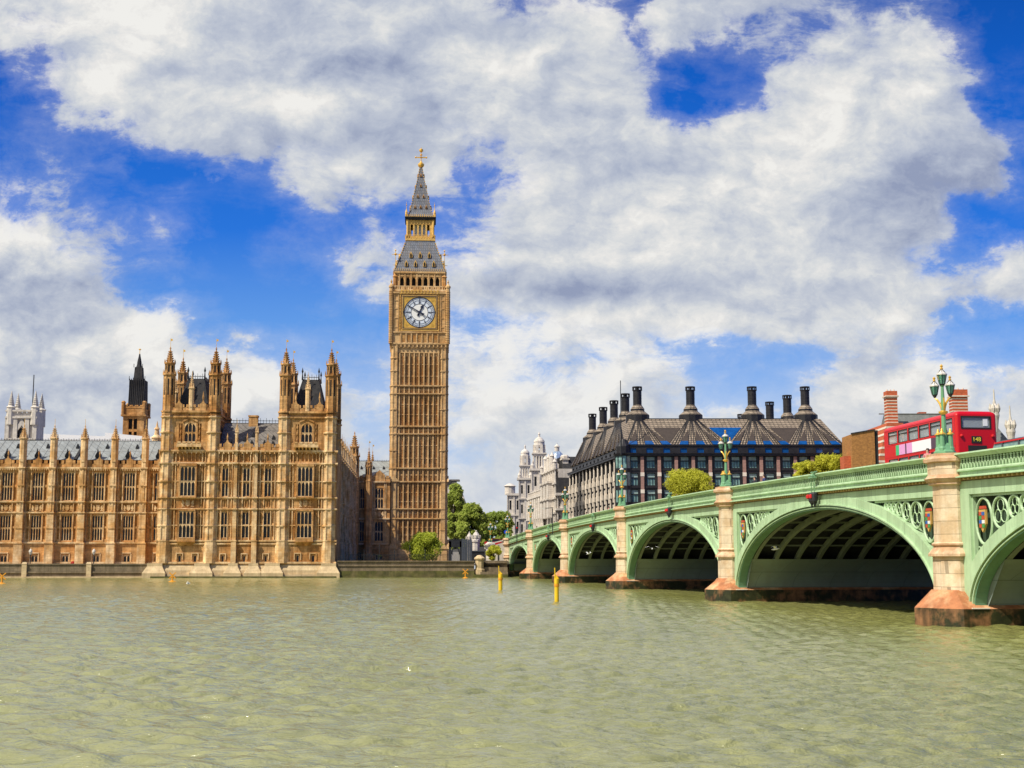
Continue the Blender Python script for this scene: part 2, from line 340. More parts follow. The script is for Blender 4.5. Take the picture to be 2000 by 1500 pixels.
    def wall(s, x0, x1, z0, z1, y, holes, d, rim=True, zt=None):
        """front skin at depth y (facing -y) with rectangular openings cut in; reveals run back by d"""
        holes = [(max(a, x0), min(b, x1), max(c, z0), min(e, z1)) for a, b, c, e in holes]
        xs = sorted({x0, x1, *[h[0] for h in holes], *[h[1] for h in holes]}); zs = sorted({z0, z1, *[h[2] for h in holes], *[h[3] for h in holes]})
        for a, b in zip(xs, xs[1:]):
            run = None
            for c, e in zip(zs, zs[1:]):
                mx, mz = (a + b) / 2, (c + e) / 2
                solid = not any(h[0] < mx < h[1] and h[2] < mz < h[3] for h in holes)
                if solid: run = (run[0], e) if run else (c, e)
                if (not solid or e == zs[-1]) and run:
                    s.quad((a, y, run[0]), (b, y, run[0]), (b, y, run[1]), (a, y, run[1])); run = None
        for a, b, c, e in holes + ([(x0, x1, z0, z1)] if rim else []):
            s.quad((a, y, c), (a, y + d, c), (a, y + d, e), (a, y, e)); s.quad((b, y, c), (b, y + d, c), (b, y + d, e), (b, y, e))
            s.quad((a, y, c), (b, y, c), (b, y + d, c), (a, y + d, c)); s.quad((a, y, e), (b, y, e), (b, y + d, e), (a, y + d, e))
        return s
    def mesh(s, name, mats, smooth=False):
        me = bpy.data.meshes.new(name); me.from_pydata(s.v, [], s.f)
        if not isinstance(mats, (list, tuple)): mats = [mats]
        for m in mats: me.materials.append(M[m] if isinstance(m, str) else m)
        if len(mats) > 1: me.polygons.foreach_set('material_index', s.m)
        if smooth: me.polygons.foreach_set('use_smooth', [True] * len(s.f))
        me.update(); return me
    def build(s, name, mats, parent=None, loc=(0, 0, 0), rz=0, smooth=False, label=None):
        return put(name, s.mesh(name, mats, smooth), parent, loc, rz, label)
def put(name, me, parent=None, loc=(0, 0, 0), rz=0, label=None):
    o = bpy.data.objects.new(name, me); COL.objects.link(o); o.parent = parent; o.location = loc; o.rotation_euler = (0, 0, rz)
    if label: o['label'] = label
    return o
def tag(o, label=None, cat=None, group=None, kind=None):
    if label: o['label'] = label
    if cat: o['category'] = cat
    if group: o['group'] = group
    if kind: o['kind'] = kind
    return o
def thing(name, loc, rz, label, cat, group=None, kind=None):
    o = bpy.data.objects.new(name, None); COL.objects.link(o); o.empty_display_size = .5
    o.location = loc; o.rotation_euler = (0, 0, rz)
    return tag(o, label, cat, group, kind)
def copy_tree(o, loc=None, rz=None, label=None, parent=None):
    c = o.copy(); COL.objects.link(c); c.parent = parent
    if loc is not None: c.location = loc
    if rz is not None: c.rotation_euler = (0, 0, rz)
    if label: c['label'] = label
    for ch in list(o.children):
        copy_tree(ch, parent=c)
    return c
def ray(px, py):
    u, v = (px - 1000) / FPX, (750 - py) / FPX
    return Vector((u, cf - v * sf, sf + v * cf))
class Frame:
    """a building's own axes: x along its front, y into it, z up from the river"""
    def __init__(s, X, Y, ang):
        s.X, s.Y, s.a = X, Y, ang; s.c, s.s = math.cos(ang), math.sin(ang)
    def uz(s, px, py, v=0):
        d = ray(px, py); n = (-s.s, s.c)
        t = (v + s.X * n[0] + s.Y * n[1]) / (d.x * n[0] + d.y * n[1])
        x, y, z = d.x * t, d.y * t, CAMH + d.z * t
        return (x - s.X) * s.c + (y - s.Y) * s.s, z
    def u(s, px, v=0, py=1000): return s.uz(px, py, v)[0]
    def z(s, py, v=0, px=800): return s.uz(px, py, v)[1]
    def w(s, u, v=0, z=0): return (s.X + u * s.c - v * s.s, s.Y + u * s.s + v * s.c, z)
def at(px, py, Y):
    d = ray(px, py); t = Y / d.y
    return (d.x * t, Y, CAMH + d.z * t)
def text_mesh(s, size, depth=.01):
    cu = bpy.data.curves.new('txt', 'FONT'); cu.body = s; cu.size = size; cu.extrude = depth; cu.align_x = 'CENTER'; cu.align_y = 'CENTER'
    o = bpy.data.objects.new('txt', cu); COL.objects.link(o)
    me = bpy.data.meshes.new_from_object(o.evaluated_get(bpy.context.evaluated_depsgraph_get()))
    bpy.data.objects.remove(o); return me
# ================================================================== palace frame
_o = at(655, 1091, 226)
FA = Frame(_o[0], 226, .065)
AR = FA.a
GZ = 2.5                                    # made ground behind the river walls
U0 = lambda px: FA.u(px, 0, 950)
Z0 = lambda py, px=500: FA.z(py, 0, px)

_wc = {}
def gothic_window(w, h, lights, rows, head=True, glass='glass_dark', stone='stone_lit', rec=.3):
    """frame and pane meshes; origin at the bottom centre of the opening, wall face at y=0"""
    k = (round(w, 2), round(h, 2), lights, rows, head, glass, stone)
    if k in _wc: return _wc[k]
    b = MB(); t = min(.10, w / lights * .2); x0 = -w / 2
    for i in range(lights + 1):
        x = x0 + i * w / lights
        b.box(max(x - t / 2, x0), min(x + t / 2, -x0), .08, rec, 0, h)
    for j in range(rows + 1):
        z = min(max(j * h / rows - t / 2, 0), h - t)
        for i in range(lights):
            b.box(x0 + i * w / lights + t / 2 - .004, x0 + (i + 1) * w / lights - t / 2 + .004, .10, rec - .01, z, z + t)
    if head:
        for j in range(rows):
            zt = (j + 1) * h / rows - t; lw = w / lights - t; hh = min(lw * 1.1, h / rows * .35)
            for i in range(lights):
                xa = x0 + i * w / lights + t / 2; xb = xa + lw; xm = (xa + xb) / 2
                b.ext([(xa, zt - hh), (xa + lw * .12, zt - hh * .45), (xm, zt), (xa, zt)], .12, rec - .02)
                b.ext([(xb, zt - hh), (xb, zt), (xm, zt), (xb - lw * .12, zt - hh * .45)], .12, rec - .02)
    f = b.mesh('window', stone)
    p = MB(); p.quad((x0, rec, 0), (-x0, rec, 0), (-x0, rec, h), (x0, rec, h)); pm = p.mesh('pane', glass)
    _wc[k] = (f, pm); return _wc[k]
def add_window(parent, x, y, z, w, h, lights, rows, rz=0, **kw):
    f, p = gothic_window(w, h, lights, rows, **kw)
    o = put('window', f, parent, (x, y, z), rz); put('pane', p, o); return o
def string(b, x0, x1, y, z, h=.22, pr=.22):
    b.box(x0, x1, y - pr, y + .003, z - h / 2, z + h / 2)
    b.box(x0, x1, y - pr * .55, y + .002, z - h, z - h / 2)
def merlons(b, x0, x1, y0, y1, z0, z1, step=1.1):
    n = max(2, round((x1 - x0) / step)); st = (x1 - x0) / n
    b.box(x0, x1, y0, y1, z0, z0 + (z1 - z0) * .55)
    for i in range(n):
        b.box(x0 + (i + .18) * st, x0 + (i + .82) * st, y0 - .05, y1, z0 + (z1 - z0) * .55 + .002, z1)
def spire(b, cx, cy, r, z0, zt, n=8):
    """a small crocketed stone spire with a finial, tapering from z0 to zt"""
    h = zt - z0
    b.lathe(cx, cy, [(r * 1.15, z0), (r * 1.15, z0 + h * .03), (r * .80, z0 + h * .05), (r * .10, z0 + h * .86), (r * .10, z0 + h * .88)], n)
    for j in range(5):
        f = .10 + j * .16; rr = r * (.80 - .70 * f) + r * .13; s = r * .20
        for k in range(4):
            a = PI / 4 + k * PI / 2
            for a in (a, a - PI / 4):
                b.cbox(cx + rr * math.cos(a), cy + rr * math.sin(a), z0 + h * (.05 + f * .95 * .85), s, s, s * 1.3)
    b.lathe(cx, cy, [(.02, z0 + h * .84), (r * .30, z0 + h * .885), (r * .08, z0 + h * .93), (r * .18, z0 + h * .955), (.015, zt)], 6)
def turret_mesh(r, zb, zc, z1, z2, zt, rbase=None, key=None, vane=True):
    """octagonal corner turret: buttress shaft to the cornice zc, panelled stage to z1, lantern to z2, spire to zt"""
    b = MB(); rb = rbase or r * 1.08
    b.lathe(0, 0, [(rb, zb), (rb, zc), (r * 1.3, zc), (r * 1.3, zc + .25), (r, zc + .3), (r, z1), (r * 1.22, z1), (r * 1.22, z1 + .22), (r * .8, z1 + .3), (r * .78, z2), (r * 1.02, z2), (r * 1.02, z2 + .2), (r * .7, z2 + .22)], 8)
    for k in range(8):          # angle shafts
        a = PI / 8 + k * PI / 4
        x, y = math.cos(a), math.sin(a)
        b.cbox(rb * x, rb * y, zb, .14, .14, zc - zb); b.cbox(r * 1.0 * x, r * 1.0 * y, zc + .3, .12, .12, z1 - zc - .3)
        b.cbox(r * .84 * x, r * .84 * y, z1 + .3, .11, .11, z2 - z1 - .3)
        b.lathe(r * 1.12 * x, r * 1.12 * y, [(.13, z1 + .22), (.02, z1 + 1.0)], 4)
        b.lathe(r * .95 * x, r * .95 * y, [(.11, z2 + .2), (.02, z2 + .85)], 4)
    b.mi = 1  # dark slabs on the solid faces stand for shaded slots
    for k in range(8):
        a = k * PI / 4; ca = math.cos(PI / 8)
        for rr, za, zbb in ((r * ca, zc + (z1 - zc) * .46, z1 - (z1 - zc) * .10), (r * .785 * ca, z1 + .5, z2 - .3)):
            b.set(rr * math.cos(a), rr * math.sin(a), 0, a); b.box(-.03, .012, -r * .13, r * .13, za, zbb)
    b.set(); b.mi = 0
    h = zc - zb
    for f in (.12, .3, .48, .66, .84):
        b.lathe(0, 0, [(rb * 1.1, zb + h * f), (rb * 1.1, zb + h * f + .16)], 8)
    spire(b, 0, 0, r * .72, z2 + .2, zt)
    if vane:
        b.mi = 2; b.bar((0, 0, zt - .05), (0, 0, zt + 1.5), .05); b.box(0, .32, -.01, .01, zt + 1.0, zt + 1.35)
    return b.mesh('turret', ['stone', 'void', 'gold'])
def pinnacle_mesh(r, z0, z1, zt, mats=('stone_lit', 'gold'), vane=.9):
    b = MB(); b.lathe(0, 0, [(r, z0), (r, z1), (r * 1.25, z1), (r * 1.25, z1 + .15), (r * .9, z1 + .2)], 8)
    for k in range(4):
        a = k * PI / 2 + PI / 4
        b.lathe(r * 1.1 * math.cos(a), r * 1.1 * math.sin(a), [(.13, z1), (.02, z1 + .9)], 4)
    b.box(-r * .5, r * .5, -r - .04, -r + .05, z0 + (z1 - z0) * .2, z0 + (z1 - z0) * .3)
    spire(b, 0, 0, r * .95, z1 + .15, zt)
    if vane: b.mi = 1; b.bar((0, 0, zt - .1), (0, 0, zt + vane), .05)
    return b.mesh('pinnacle', list(mats))
def arms_mesh(w, h):
    """heraldic relief: crown over a shield between two rearing beasts"""
    b = MB()
    b.ext([(-.16 * w, .62 * h), (.16 * w, .62 * h), (.16 * w, .28 * h), (0, .08 * h), (-.16 * w, .28 * h)], -.16, 0)
    for k in (-1, 0, 1): b.ext([(k * .1 * w - .05 * w, .66 * h), (k * .1 * w + .05 * w, .66 * h), (k * .1 * w, .92 * h)], -.14, 0)
    for s in (-1, 1):
        p = [(.22, .08), (.30, .30), (.22, .42), (.26, .62), (.36, .84), (.44, .78), (.40, .64), (.46, .40), (.40, .22), (.46, .06), (.36, .04), (.32, .16), (.27, .04)]
        b.ext([(s * x * w, z * h) for x, z in p][::s], -.12, 0)
    return b.mesh('coat_of_arms', 'stone_lit')
def cresting(b, x0, x1, y, z, h, step=.55):
    n = int((x1 - x0) / step)
    b.box(x0, x1, y - .02, y + .02, z, z + .08)
    for i in range(n + 1):
        x = x0 + i * (x1 - x0) / n
        b.box(x - .03, x + .03, y - .03, y + .03, z, z + h * (1 if i % 2 == 0 else .7))
    b.box(x0, x1, y - .015, y + .015, z + h * .45, z + h * .55)

# ================================================================== river pavilion of the palace (two towers with a lower block between them)
PV = thing('palace_pavilion', FA.w(0, 0, 0), AR, 'twin-towered golden gothic stone pavilion rising straight out of the river', 'palace')
zP = dict(top=Z0(805), str1=Z0(881), str2=Z0(905), str3=Z0(972), str4=Z0(994), str5=Z0(1056), pl=Z0(1099), ft=Z0(1104))
uL, uR = U0(309), -.05
AL, AR_, BL, BR = U0(323), U0(414), U0(553), U0(643)     # turret centres
TD = 12.6                                                 # tower depth
holes = []; wins = []; panels = []
def win(px0, px1, py0, py1, lights, rows, v=0, uu=U0, zz=Z0, **kw):
    a, b_, c, d = uu(px0), uu(px1), zz(py1), zz(py0)
    holes.append((a, b_, c, d)); wins.append(((a + b_) / 2, c, b_ - a, d - c, lights, rows, kw))
for cxp in (439.5, 481, 523):                              # centre block
    win(cxp - 7, cxp + 7, 913, 970, 2, 2); win(cxp - 7.5, cxp + 7.5, 999, 1051, 2, 2)
    win(cxp - 3.2, cxp + 1.8, 1084, 1098, 1, 1)
for cxp in (368, 597):
    win(cxp - 17, cxp - 13.5, 911, 970, 1, 2); win(cxp + 13.5, cxp + 17, 911, 970, 1, 2)
    win(cxp - 20, cxp - 15, 999, 1051, 1, 2); win(cxp + 14, cxp + 18, 999, 1051, 1, 2)
    win(cxp - 16, cxp - 10, 1083, 1099, 1, 1); win(cxp + 14, cxp + 20, 1083, 1099, 1, 1)
main_holes = list(holes)
b = MB()
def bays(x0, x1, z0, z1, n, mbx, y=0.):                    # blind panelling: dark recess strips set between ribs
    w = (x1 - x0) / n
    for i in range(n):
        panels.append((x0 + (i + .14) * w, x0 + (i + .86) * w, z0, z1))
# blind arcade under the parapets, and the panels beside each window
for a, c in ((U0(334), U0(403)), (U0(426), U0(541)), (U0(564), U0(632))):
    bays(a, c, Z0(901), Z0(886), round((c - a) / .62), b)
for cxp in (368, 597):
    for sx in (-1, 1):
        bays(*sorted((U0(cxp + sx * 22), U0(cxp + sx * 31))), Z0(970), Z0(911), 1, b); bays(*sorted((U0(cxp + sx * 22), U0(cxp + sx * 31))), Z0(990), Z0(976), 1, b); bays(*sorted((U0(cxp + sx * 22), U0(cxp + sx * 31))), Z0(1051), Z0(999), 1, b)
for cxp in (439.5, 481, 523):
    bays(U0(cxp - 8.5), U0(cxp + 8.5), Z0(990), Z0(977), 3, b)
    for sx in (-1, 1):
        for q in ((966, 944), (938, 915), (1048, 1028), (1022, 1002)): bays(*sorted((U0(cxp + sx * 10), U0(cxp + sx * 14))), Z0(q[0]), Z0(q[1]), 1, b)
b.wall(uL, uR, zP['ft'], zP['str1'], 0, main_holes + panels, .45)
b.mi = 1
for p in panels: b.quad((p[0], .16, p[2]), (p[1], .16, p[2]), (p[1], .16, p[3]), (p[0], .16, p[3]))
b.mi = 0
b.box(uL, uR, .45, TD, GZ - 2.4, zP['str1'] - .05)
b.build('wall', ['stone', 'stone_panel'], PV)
# horizontal courses right across
b = MB()
for k, hh, pr in (('str1', .3, .38), ('str2', .26, .3), ('str3', .22, .25), ('str4', .22, .25), ('str5', .26, .3)): string(b, uL, uR + .2, 0, zP[k], hh, pr)
string(b, uL, uR + .2, 0, Z0(1062), .2, .2); string(b, uL, uR + .2, 0, zP['pl'], .3, .35)
for z in (Z0(940), Z0(1026)): string(b, uL, uR, 0, z, .12, .1)
for px in [426, 433, 446, 453, 466, 474, 488, 494, 508, 516, 530, 537, 336, 342, 394, 400, 566, 572, 623, 629]:
    x = U0(px); b.box(x - .07, x + .07, -.14, 0, zP['str5'], zP['str1'])
for px in range(310, 655, 9):
    x = U0(px); b.cbox(x, -.25, zP['str1'] - .5, .18, .3, .3); b.cbox(x, -.22, zP['str2'] - .45, .18, .26, .26)
b.build('string_course', 'stone_lit', PV)
for (x, z, w, h, l, r, kw) in wins: add_window(PV, x, 0, z, w, h, l, r, **kw)
# hood moulds over the small basement lights
b = MB()
for (x, z, w, h, l, r, kw) in wins:
    if l == 1 and r == 1:
        b.box(x - w / 2 - .35, x + w / 2 + .35, -.16, 0, z + h + .12, z + h + .3); b.box(x - w / 2 - .35, x - w / 2 - .2, -.16, 0, z + h * .35, z + h + .12); b.box(x + w / 2 + .2, x + w / 2 + .35, -.16, 0, z + h * .35, z + h + .12)
        b.box(x - w / 2 - .3, x + w / 2 + .3, -.2, 0, z - .15, z)
b.build('hood_mould', 'stone_lit', PV)
# river plinth with battered feet
b = MB()
b.box(uL - .3, uR + .2, -.5, .2, -1.5, Z0(1114)); b.frus(uL - .3, uR + .2, -.5, .2, Z0(1114), uL, uR, -.12, .2, Z0(1103))
b.box(uL - .4, uR + .3, -.9, .2, -1.5, Z0(1122))
for px in (309, 400, 460, 499.5, 536, 645):
    x = U0(px); w = .9 if px in (460, 499.5) else 1.35
    b.frus(x - w - .55, x + w + .55, -1.5, .1, Z0(1119), x - w + .1, x + w - .1, -.75, .1, Z0(1106)); b.box(x - w - .55, x + w + .55, -1.5, .1, -1.5, Z0(1119))
    b.box(x - w + .1, x + w - .1, -.75, .1, Z0(1106), Z0(1100))
b.build('plinth', 'plinth', PV)
b = MB(); b.box(uL - .5, uR + .35, -1.56, -.3, -1.5, .28); b.build('tide_line', 'wall_algae', PV)
# slender buttresses of the centre block
bb = MB(); bb.box(-.42, .42, -.75, 0, Z0(1100), Z0(1056)); bb.box(-.34, .34, -.62, 0, Z0(1056), Z0(994)); bb.box(-.28, .28, -.5, 0, Z0(994), Z0(905)); bb.box(-.24, .24, -.42, .3, Z0(905), Z0(865))
for z in (Z0(1056), Z0(994), Z0(972), Z0(905), Z0(881)): bb.box(-.48, .48, -.82, 0, z - .12, z + .12)
bme = bb.mesh('buttress', 'stone_lit'); pin = pinnacle_mesh(.27, Z0(881), Z0(845), Z0(824), vane=.4)
for px in (460, 499.5): o = put('buttress', bme, PV, (U0(px), 0, 0)); put('pinnacle', pin, o)
# tower buttress shafts (lower part of the corner turrets)
bb = MB()
bb.lathe(0, 0, [(1.25, Z0(1100)), (1.2, Z0(1057)), (1.08, Z0(1056)), (1.08, Z0(994)), (1.0, Z0(993)), (1.0, Z0(806))], 8)
for k in range(8):
    a = PI / 8 + k * PI / 4; bb.cbox(1.1 * math.cos(a), 1.1 * math.sin(a), Z0(1100), .2, .2, Z0(994) - Z0(1100)); bb.cbox(1.0 * math.cos(a), 1.0 * math.sin(a), Z0(994), .17, .17, Z0(806) - Z0(994))
for py in (1056, 1027, 994, 972, 940, 905, 881, 845, 815): bb.lathe(0, 0, [(1.27, Z0(py) - .12), (1.27, Z0(py) + .1)], 8)
shaft = bb.mesh('buttress', 'stone_lit')
TM = turret_mesh(.95, Z0(812), Z0(806), Z0(734), Z0(712), Z0(678))
for ux in (AL, AR_, BL, BR):
    for vy in (.45, TD):
        o = put('turret', TM, PV, (ux + (0 if vy < 1 else 0), vy, 0)); put('buttress', shaft, o)
# towers
for (xa, xb, cxp) in ((AL, AR_, 368), (BL, BR, 597)):
    zt = zP['top']; cxu = U0(cxp)
    b = MB(); z1 = zP['str1']
    w0, w1, wz0, wz1 = U0(cxp - 11), U0(cxp + 11), Z0(864), Z0(826)
    pn = [(U0(cxp - 22), U0(cxp - 15), Z0(864), Z0(828)), (U0(cxp + 15), U0(cxp + 22), Z0(864), Z0(828))]
    b.wall(xa - .3, xb + .3, z1, zt, 0, [(w0, w1, wz0, wz1)] + pn, .45)
    b.mi = 1
    for p in pn: b.quad((p[0], .2, p[2]), (p[1], .2, p[2]), (p[1], .2, p[3]), (p[0], .2, p[3]))
    b.mi = 0; b.box(xa - .3, xb + .3, .45, TD + .3, z1 - .1, zt - .02)
    string(b, xa, xb, 0, Z0(815), .25, .3); string(b, xa, xb, 0, zt, .35, .45)
    for s in (-1, 1):      # small niches with figures beside the window
        x = U0(cxp + s * 18.5)
        for k in range(3): b.lathe(x, .05, [(.1, Z0(862) + k * 1.05), (.17, Z0(862) + k * 1.05 + .3), (.1, Z0(862) + k * 1.05 + .65), (.12, Z0(862) + k * 1.05 + .75), (0, Z0(862) + k * 1.05 + .9)], 6)
    # side faces: ribs and courses
    for z in (Z0(815), zt, zP['str1']): b.box(xb + .3, xb + .55, .5, TD, z - .15, z + .15); b.box(xa - .55, xa - .3, .5, TD, z - .15, z + .15)
    for k in range(1, 8):
        y = .5 + k * (TD - .5) / 8; b.box(xb + .3, xb + .42, y - .1, y + .1, z1, zt); b.box(xa - .42, xa - .3, y - .1, y + .1, z1, zt)
    # gablet crest over the pointed window
    b.ext([(w0 - .3, wz1 + .05), (w0 - .3, wz1 + .35), (cxu, wz1 + 1.0), (w1 + .3, wz1 + .35), (w1 + .3, wz1 + .05), (cxu, wz1 + .65)], -.15, 0)
    tw = b.build('tower_wall', ['stone', 'stone_panel'], PV)
    add_window(PV, (w0 + w1) / 2, 0, wz0, w1 - w0, wz1 - wz0, 3, 2)
    sp_ = MB()             # pointed head: corner pieces close the square opening
    hw = (w1 - w0) / 2; zs = wz0 + (wz1 - wz0) * .68
    for s in (-1, 1):
        sp_.ext([(cxu + s * hw, zs), (cxu + s * hw * .86, zs + (wz1 - zs) * .45), (cxu + s * hw * .5, zs + (wz1 - zs) * .82), (cxu, wz1), (cxu + s * hw, wz1)][::s], .02, .3)
    sp_.build('window_arch', 'stone_lit', PV)
    b = MB()               # balcony below the window
    b.box(U0(cxp - 24), U0(cxp + 24), -.9, 0, Z0(874), Z0(871)); merlons(b, U0(cxp - 24), U0(cxp + 24), -.9, -.7, Z0(871), Z0(863.5), .8)
    for k in range(7): x = U0(cxp - 21 + k * 7); b.frus(x - .12, x + .12, -.15, 0, Z0(880), x - .12, x + .12, -.85, 0, Z0(874))
    b.build('balcony', 'stone_lit', PV)
    b = MB()               # parapet with gablets
    for (x0, x1, y0, y1) in ((xa, xb, -.15, .2), (xa, xb, TD - .1, TD + .3)):
        merlons(b, x0, x1, y0, y1, zt + .1, Z0(791), .95)
        for f in (.24, .76):
            x = x0 + (x1 - x0) * f
            b.ext([(x - .55, zt + .1), (x - .55, Z0(790)), (x - .25, Z0(788)), (x, Z0(781)), (x + .25, Z0(788)), (x + .55, Z0(790)), (x + .55, zt + .1)], y0 - .12, y1 + .05)
            b.lathe(x, y0, [(.12, Z0(782)), (.18, Z0(777)), (.02, Z0(765))], 6)
    for x0 in (xa, xb):
        b.box(x0 - .2, x0 + .2, 1, TD - .6, zt + .1, Z0(796))
        for k in range(9): b.box(x0 - .22, x0 + .22, 1.3 + k * 1.2, 2.0 + k * 1.2, Z0(796), Z0(789))
    b.build('parapet', 'stone', PV)
    b = MB(); pinm = pinnacle_mesh(.45, zt, Z0(760), Z0(729), vane=.3)
    put('pinnacle', pinm, PV, ((xa + xb) / 2, .05, 0)); put('pinnacle', pinm, PV, ((xa + xb) / 2, TD, 0)); put('pinnacle', pinm, PV, (xa, TD / 2, 0)); put('pinnacle', pinm, PV, (xb, TD / 2, 0))
    # slate roof with iron cresting
    b = MB(); zr = FA.z(744, 5, 600)
    b.frus(xa + 1.0, xb - 1.0, 1.2, TD - 1.0, zt - .1, xa + 2.5, xb - 2.4, 4, TD - 4, zr)
    r_ = b.build('roof', 'slate_dark', PV)
    b = MB(); cresting(b, xa + 2.5, xb - 2.4, 4, zr, 1.0, .4); cresting(b, xa + 2.5, xb - 2.4, TD - 4, zr, 1.0, .4)
    for x in (xa + 2.5, xb - 2.4): b.box(x - .02, x + .02, 4, TD - 4, zr, zr + .5)
    for x in (xa + 2.5, xb - 2.4):
        for y in (4, TD - 4): b.lathe(x, y, [(.18, zr), (.08, zr + 1.2), (.2, zr + 1.5), (.02, zr + 2.2)], 6)
    b.build('cresting', 'iron_black', r_)
    # oriel windows
    for (y0, y1, yb) in ((970, 911, 973), (1051, 998, 1058)):
        x0, x1 = U0(cxp - 15), U0(cxp + 14); za, zb = Z0(y0), Z0(y1)
        b = MB()
        b.box(x0 - .25, x1 + .25, -.75, 0, Z0(yb), za); b.box(x0 - .2, x1 + .2, -.75, 0, zb, zb + (.45 if y1 == 911 else .3))
        for x in (x0 - .12, x1 + .12): b.box(x - .12, x + .12, -.7, -.02, za, zb)
        if y0 == 1051: b.frus(x0 + .3, x1 - .3, -.1, 0, Z0(1066), x0 - .4, x1 + .4, -.8, 0, Z0(1058))
        o = b.build('oriel', 'stone', PV)
        f, p = gothic_window(x1 - x0, zb - za, 4, 2); w_ = put('window', f, o, ((x0 + x1) / 2, -.75, za)); 
        pb = MB(); pb.box(-(x1 - x0) / 2, (x1 - x0) / 2, .3, .34, 0, zb - za); put('pane', pb.mesh('pane', 'glass_dark'), o, ((x0 + x1) / 2, -.75, za))
    put('coat_of_arms', arms_mesh(2.3, Z0(975) - Z0(991)), PV, (cxu, -.02, Z0(991)))
# centre block roof and parapet
b = MB(); xa, xb = AR_ + .8, BL - .8
zr = FA.z(827, 7, 480)
b.mi = 0; i0 = [(xa, 1.0, Z0(872)), (xb, 1.0, Z0(872)), (xb, 7, zr), (xa, 7, zr)]
b.quad(*i0); b.quad((xa, 13, Z0(872)), (xb, 13, Z0(872)), (xb, 7, zr), (xa, 7, zr)); b.quad((xa, 1, Z0(872)), (xb, 1, Z0(872)), (xb, 13, Z0(872)), (xa, 13, Z0(872)))
cr = b.build('roof', 'slate_mid', PV)
b = MB(); cresting(b, xa, xb, 7, zr, .95, .5); b.build('cresting', 'iron_black', cr)
b = MB(); x = FA.u(495.5, 7, 820); b.box(x - .75, x + .75, 6.2, 7.6, zr - 1, FA.z(815, 7, 495)); b.box(x - .85, x + .85, 6.1, 7.7, FA.z(815, 7, 495), FA.z(812, 7, 495)); b.build('chimney', 'stone', cr)
b = MB()
for px, py in ((447, 868), (472, 860), (487, 852), (487, 866), (512, 866), (528, 856), (529, 867), (455, 855)):
    fz = (872 - py) / 45; y = 1 + 6 * fz; x = U0(px); z = Z0(872) + (zr - Z0(872)) * fz
    b.ext([(x - .3, z - .1), (x + .3, z - .1), (x, z + .65)], y - .35, y + .5)
b.build('roof_vent', 'iron_black', cr)
b = MB(); merlons(b, AR_ + .7, BL - .7, -.1, .25, zP['str1'], Z0(867), .9)
for px in (442, 481, 521):
    x = U0(px); b.ext([(x - .6, Z0(880)), (x - .6, Z0(867)), (x - .25, Z0(864)), (x, Z0(858)), (x + .25, Z0(864)), (x + .6, Z0(867)), (x + .6, Z0(880))], -.2, .2)
    b.lathe(x, 0, [(.12, Z0(859)), (.16, Z0(855)), (.02, Z0(846))], 6)
b.build('parapet', 'stone', PV)

# ================================================================== north range running back from the pavilion
NR = thing('palace_side_range', FA.w(-.9, TD, 0), AR, 'long shaded palace side wall with thin ribs running back from the right tower', 'palace')
LN = 66.0                                # its length
b = MB(-.0, 0, 0, PI / 2)                # local x along the wall (into the depth), local -y faces the bridge
zt = zP['str1']; hl = []; pl_ = []; nb = 12; wb = LN / nb
for k in range(nb):
    c = (k + .5) * wb
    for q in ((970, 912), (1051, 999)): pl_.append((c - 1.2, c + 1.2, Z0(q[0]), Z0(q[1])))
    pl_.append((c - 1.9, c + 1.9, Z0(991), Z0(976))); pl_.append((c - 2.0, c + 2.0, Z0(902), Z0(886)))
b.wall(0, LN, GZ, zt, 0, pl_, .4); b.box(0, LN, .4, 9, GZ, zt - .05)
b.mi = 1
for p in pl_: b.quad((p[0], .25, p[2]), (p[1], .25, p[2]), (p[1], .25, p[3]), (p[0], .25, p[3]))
b.build('wall', ['stone_lit', 'stone_panel'], NR)  # lit stone colour brightens this wall, which stands in shade
b = MB(0, 0, 0, PI / 2)
for k, hh, pr in (('str1', .3, .4), ('str2', .22, .25), ('str3', .2, .22), ('str4', .2, .22), ('str5', .25, .3)): string(b, 0, LN, 0, zP[k], hh, pr)
for k in range(nb):
    for j in range(1, 8):
        x = k * wb + j * wb / 8; b.box(x - .07, x + .07, -.12, 0, zP['str5'], zt)
merlons(b, 0, LN, -.1, .25, zt, Z0(868), 1.1)
b.build('string_course', 'stone_lit', NR)
bb = MB(0, 0, 0, PI / 2); bb.box(-.35, .35, -.7, 0, GZ, Z0(1056)); bb.box(-.28, .28, -.55, 0, Z0(1056), Z0(870))
for z in (Z0(1056), Z0(994), Z0(972), Z0(905), Z0(881)): bb.box(-.42, .42, -.75, 0, z - .1, z + .1)
bme2 = bb.mesh('buttress', 'stone_lit'); pin2 = pinnacle_mesh(.28, Z0(881), Z0(848), Z0(826), vane=.3)  # lit stone colour here too, to lift the shaded ribs
for k in range(1, nb + 1):
    o = put('buttress', bme2, NR, (0, k * wb - .3, 0)); put('pinnacle', pin2, o, (.25, 0, 0))
b = MB(); zr = zt + 5; b.ext([(-8.6, zt), (-.4, zt), (-4.5, zr)], 0.2, LN - .2); b.build('roof', 'slate_pale', NR)
tm2 = turret_mesh(1.15, GZ, Z0(881), Z0(824), Z0(800), Z0(758), vane=False)
put('turret', tm2, NR, (-.3, LN - 1, 0))

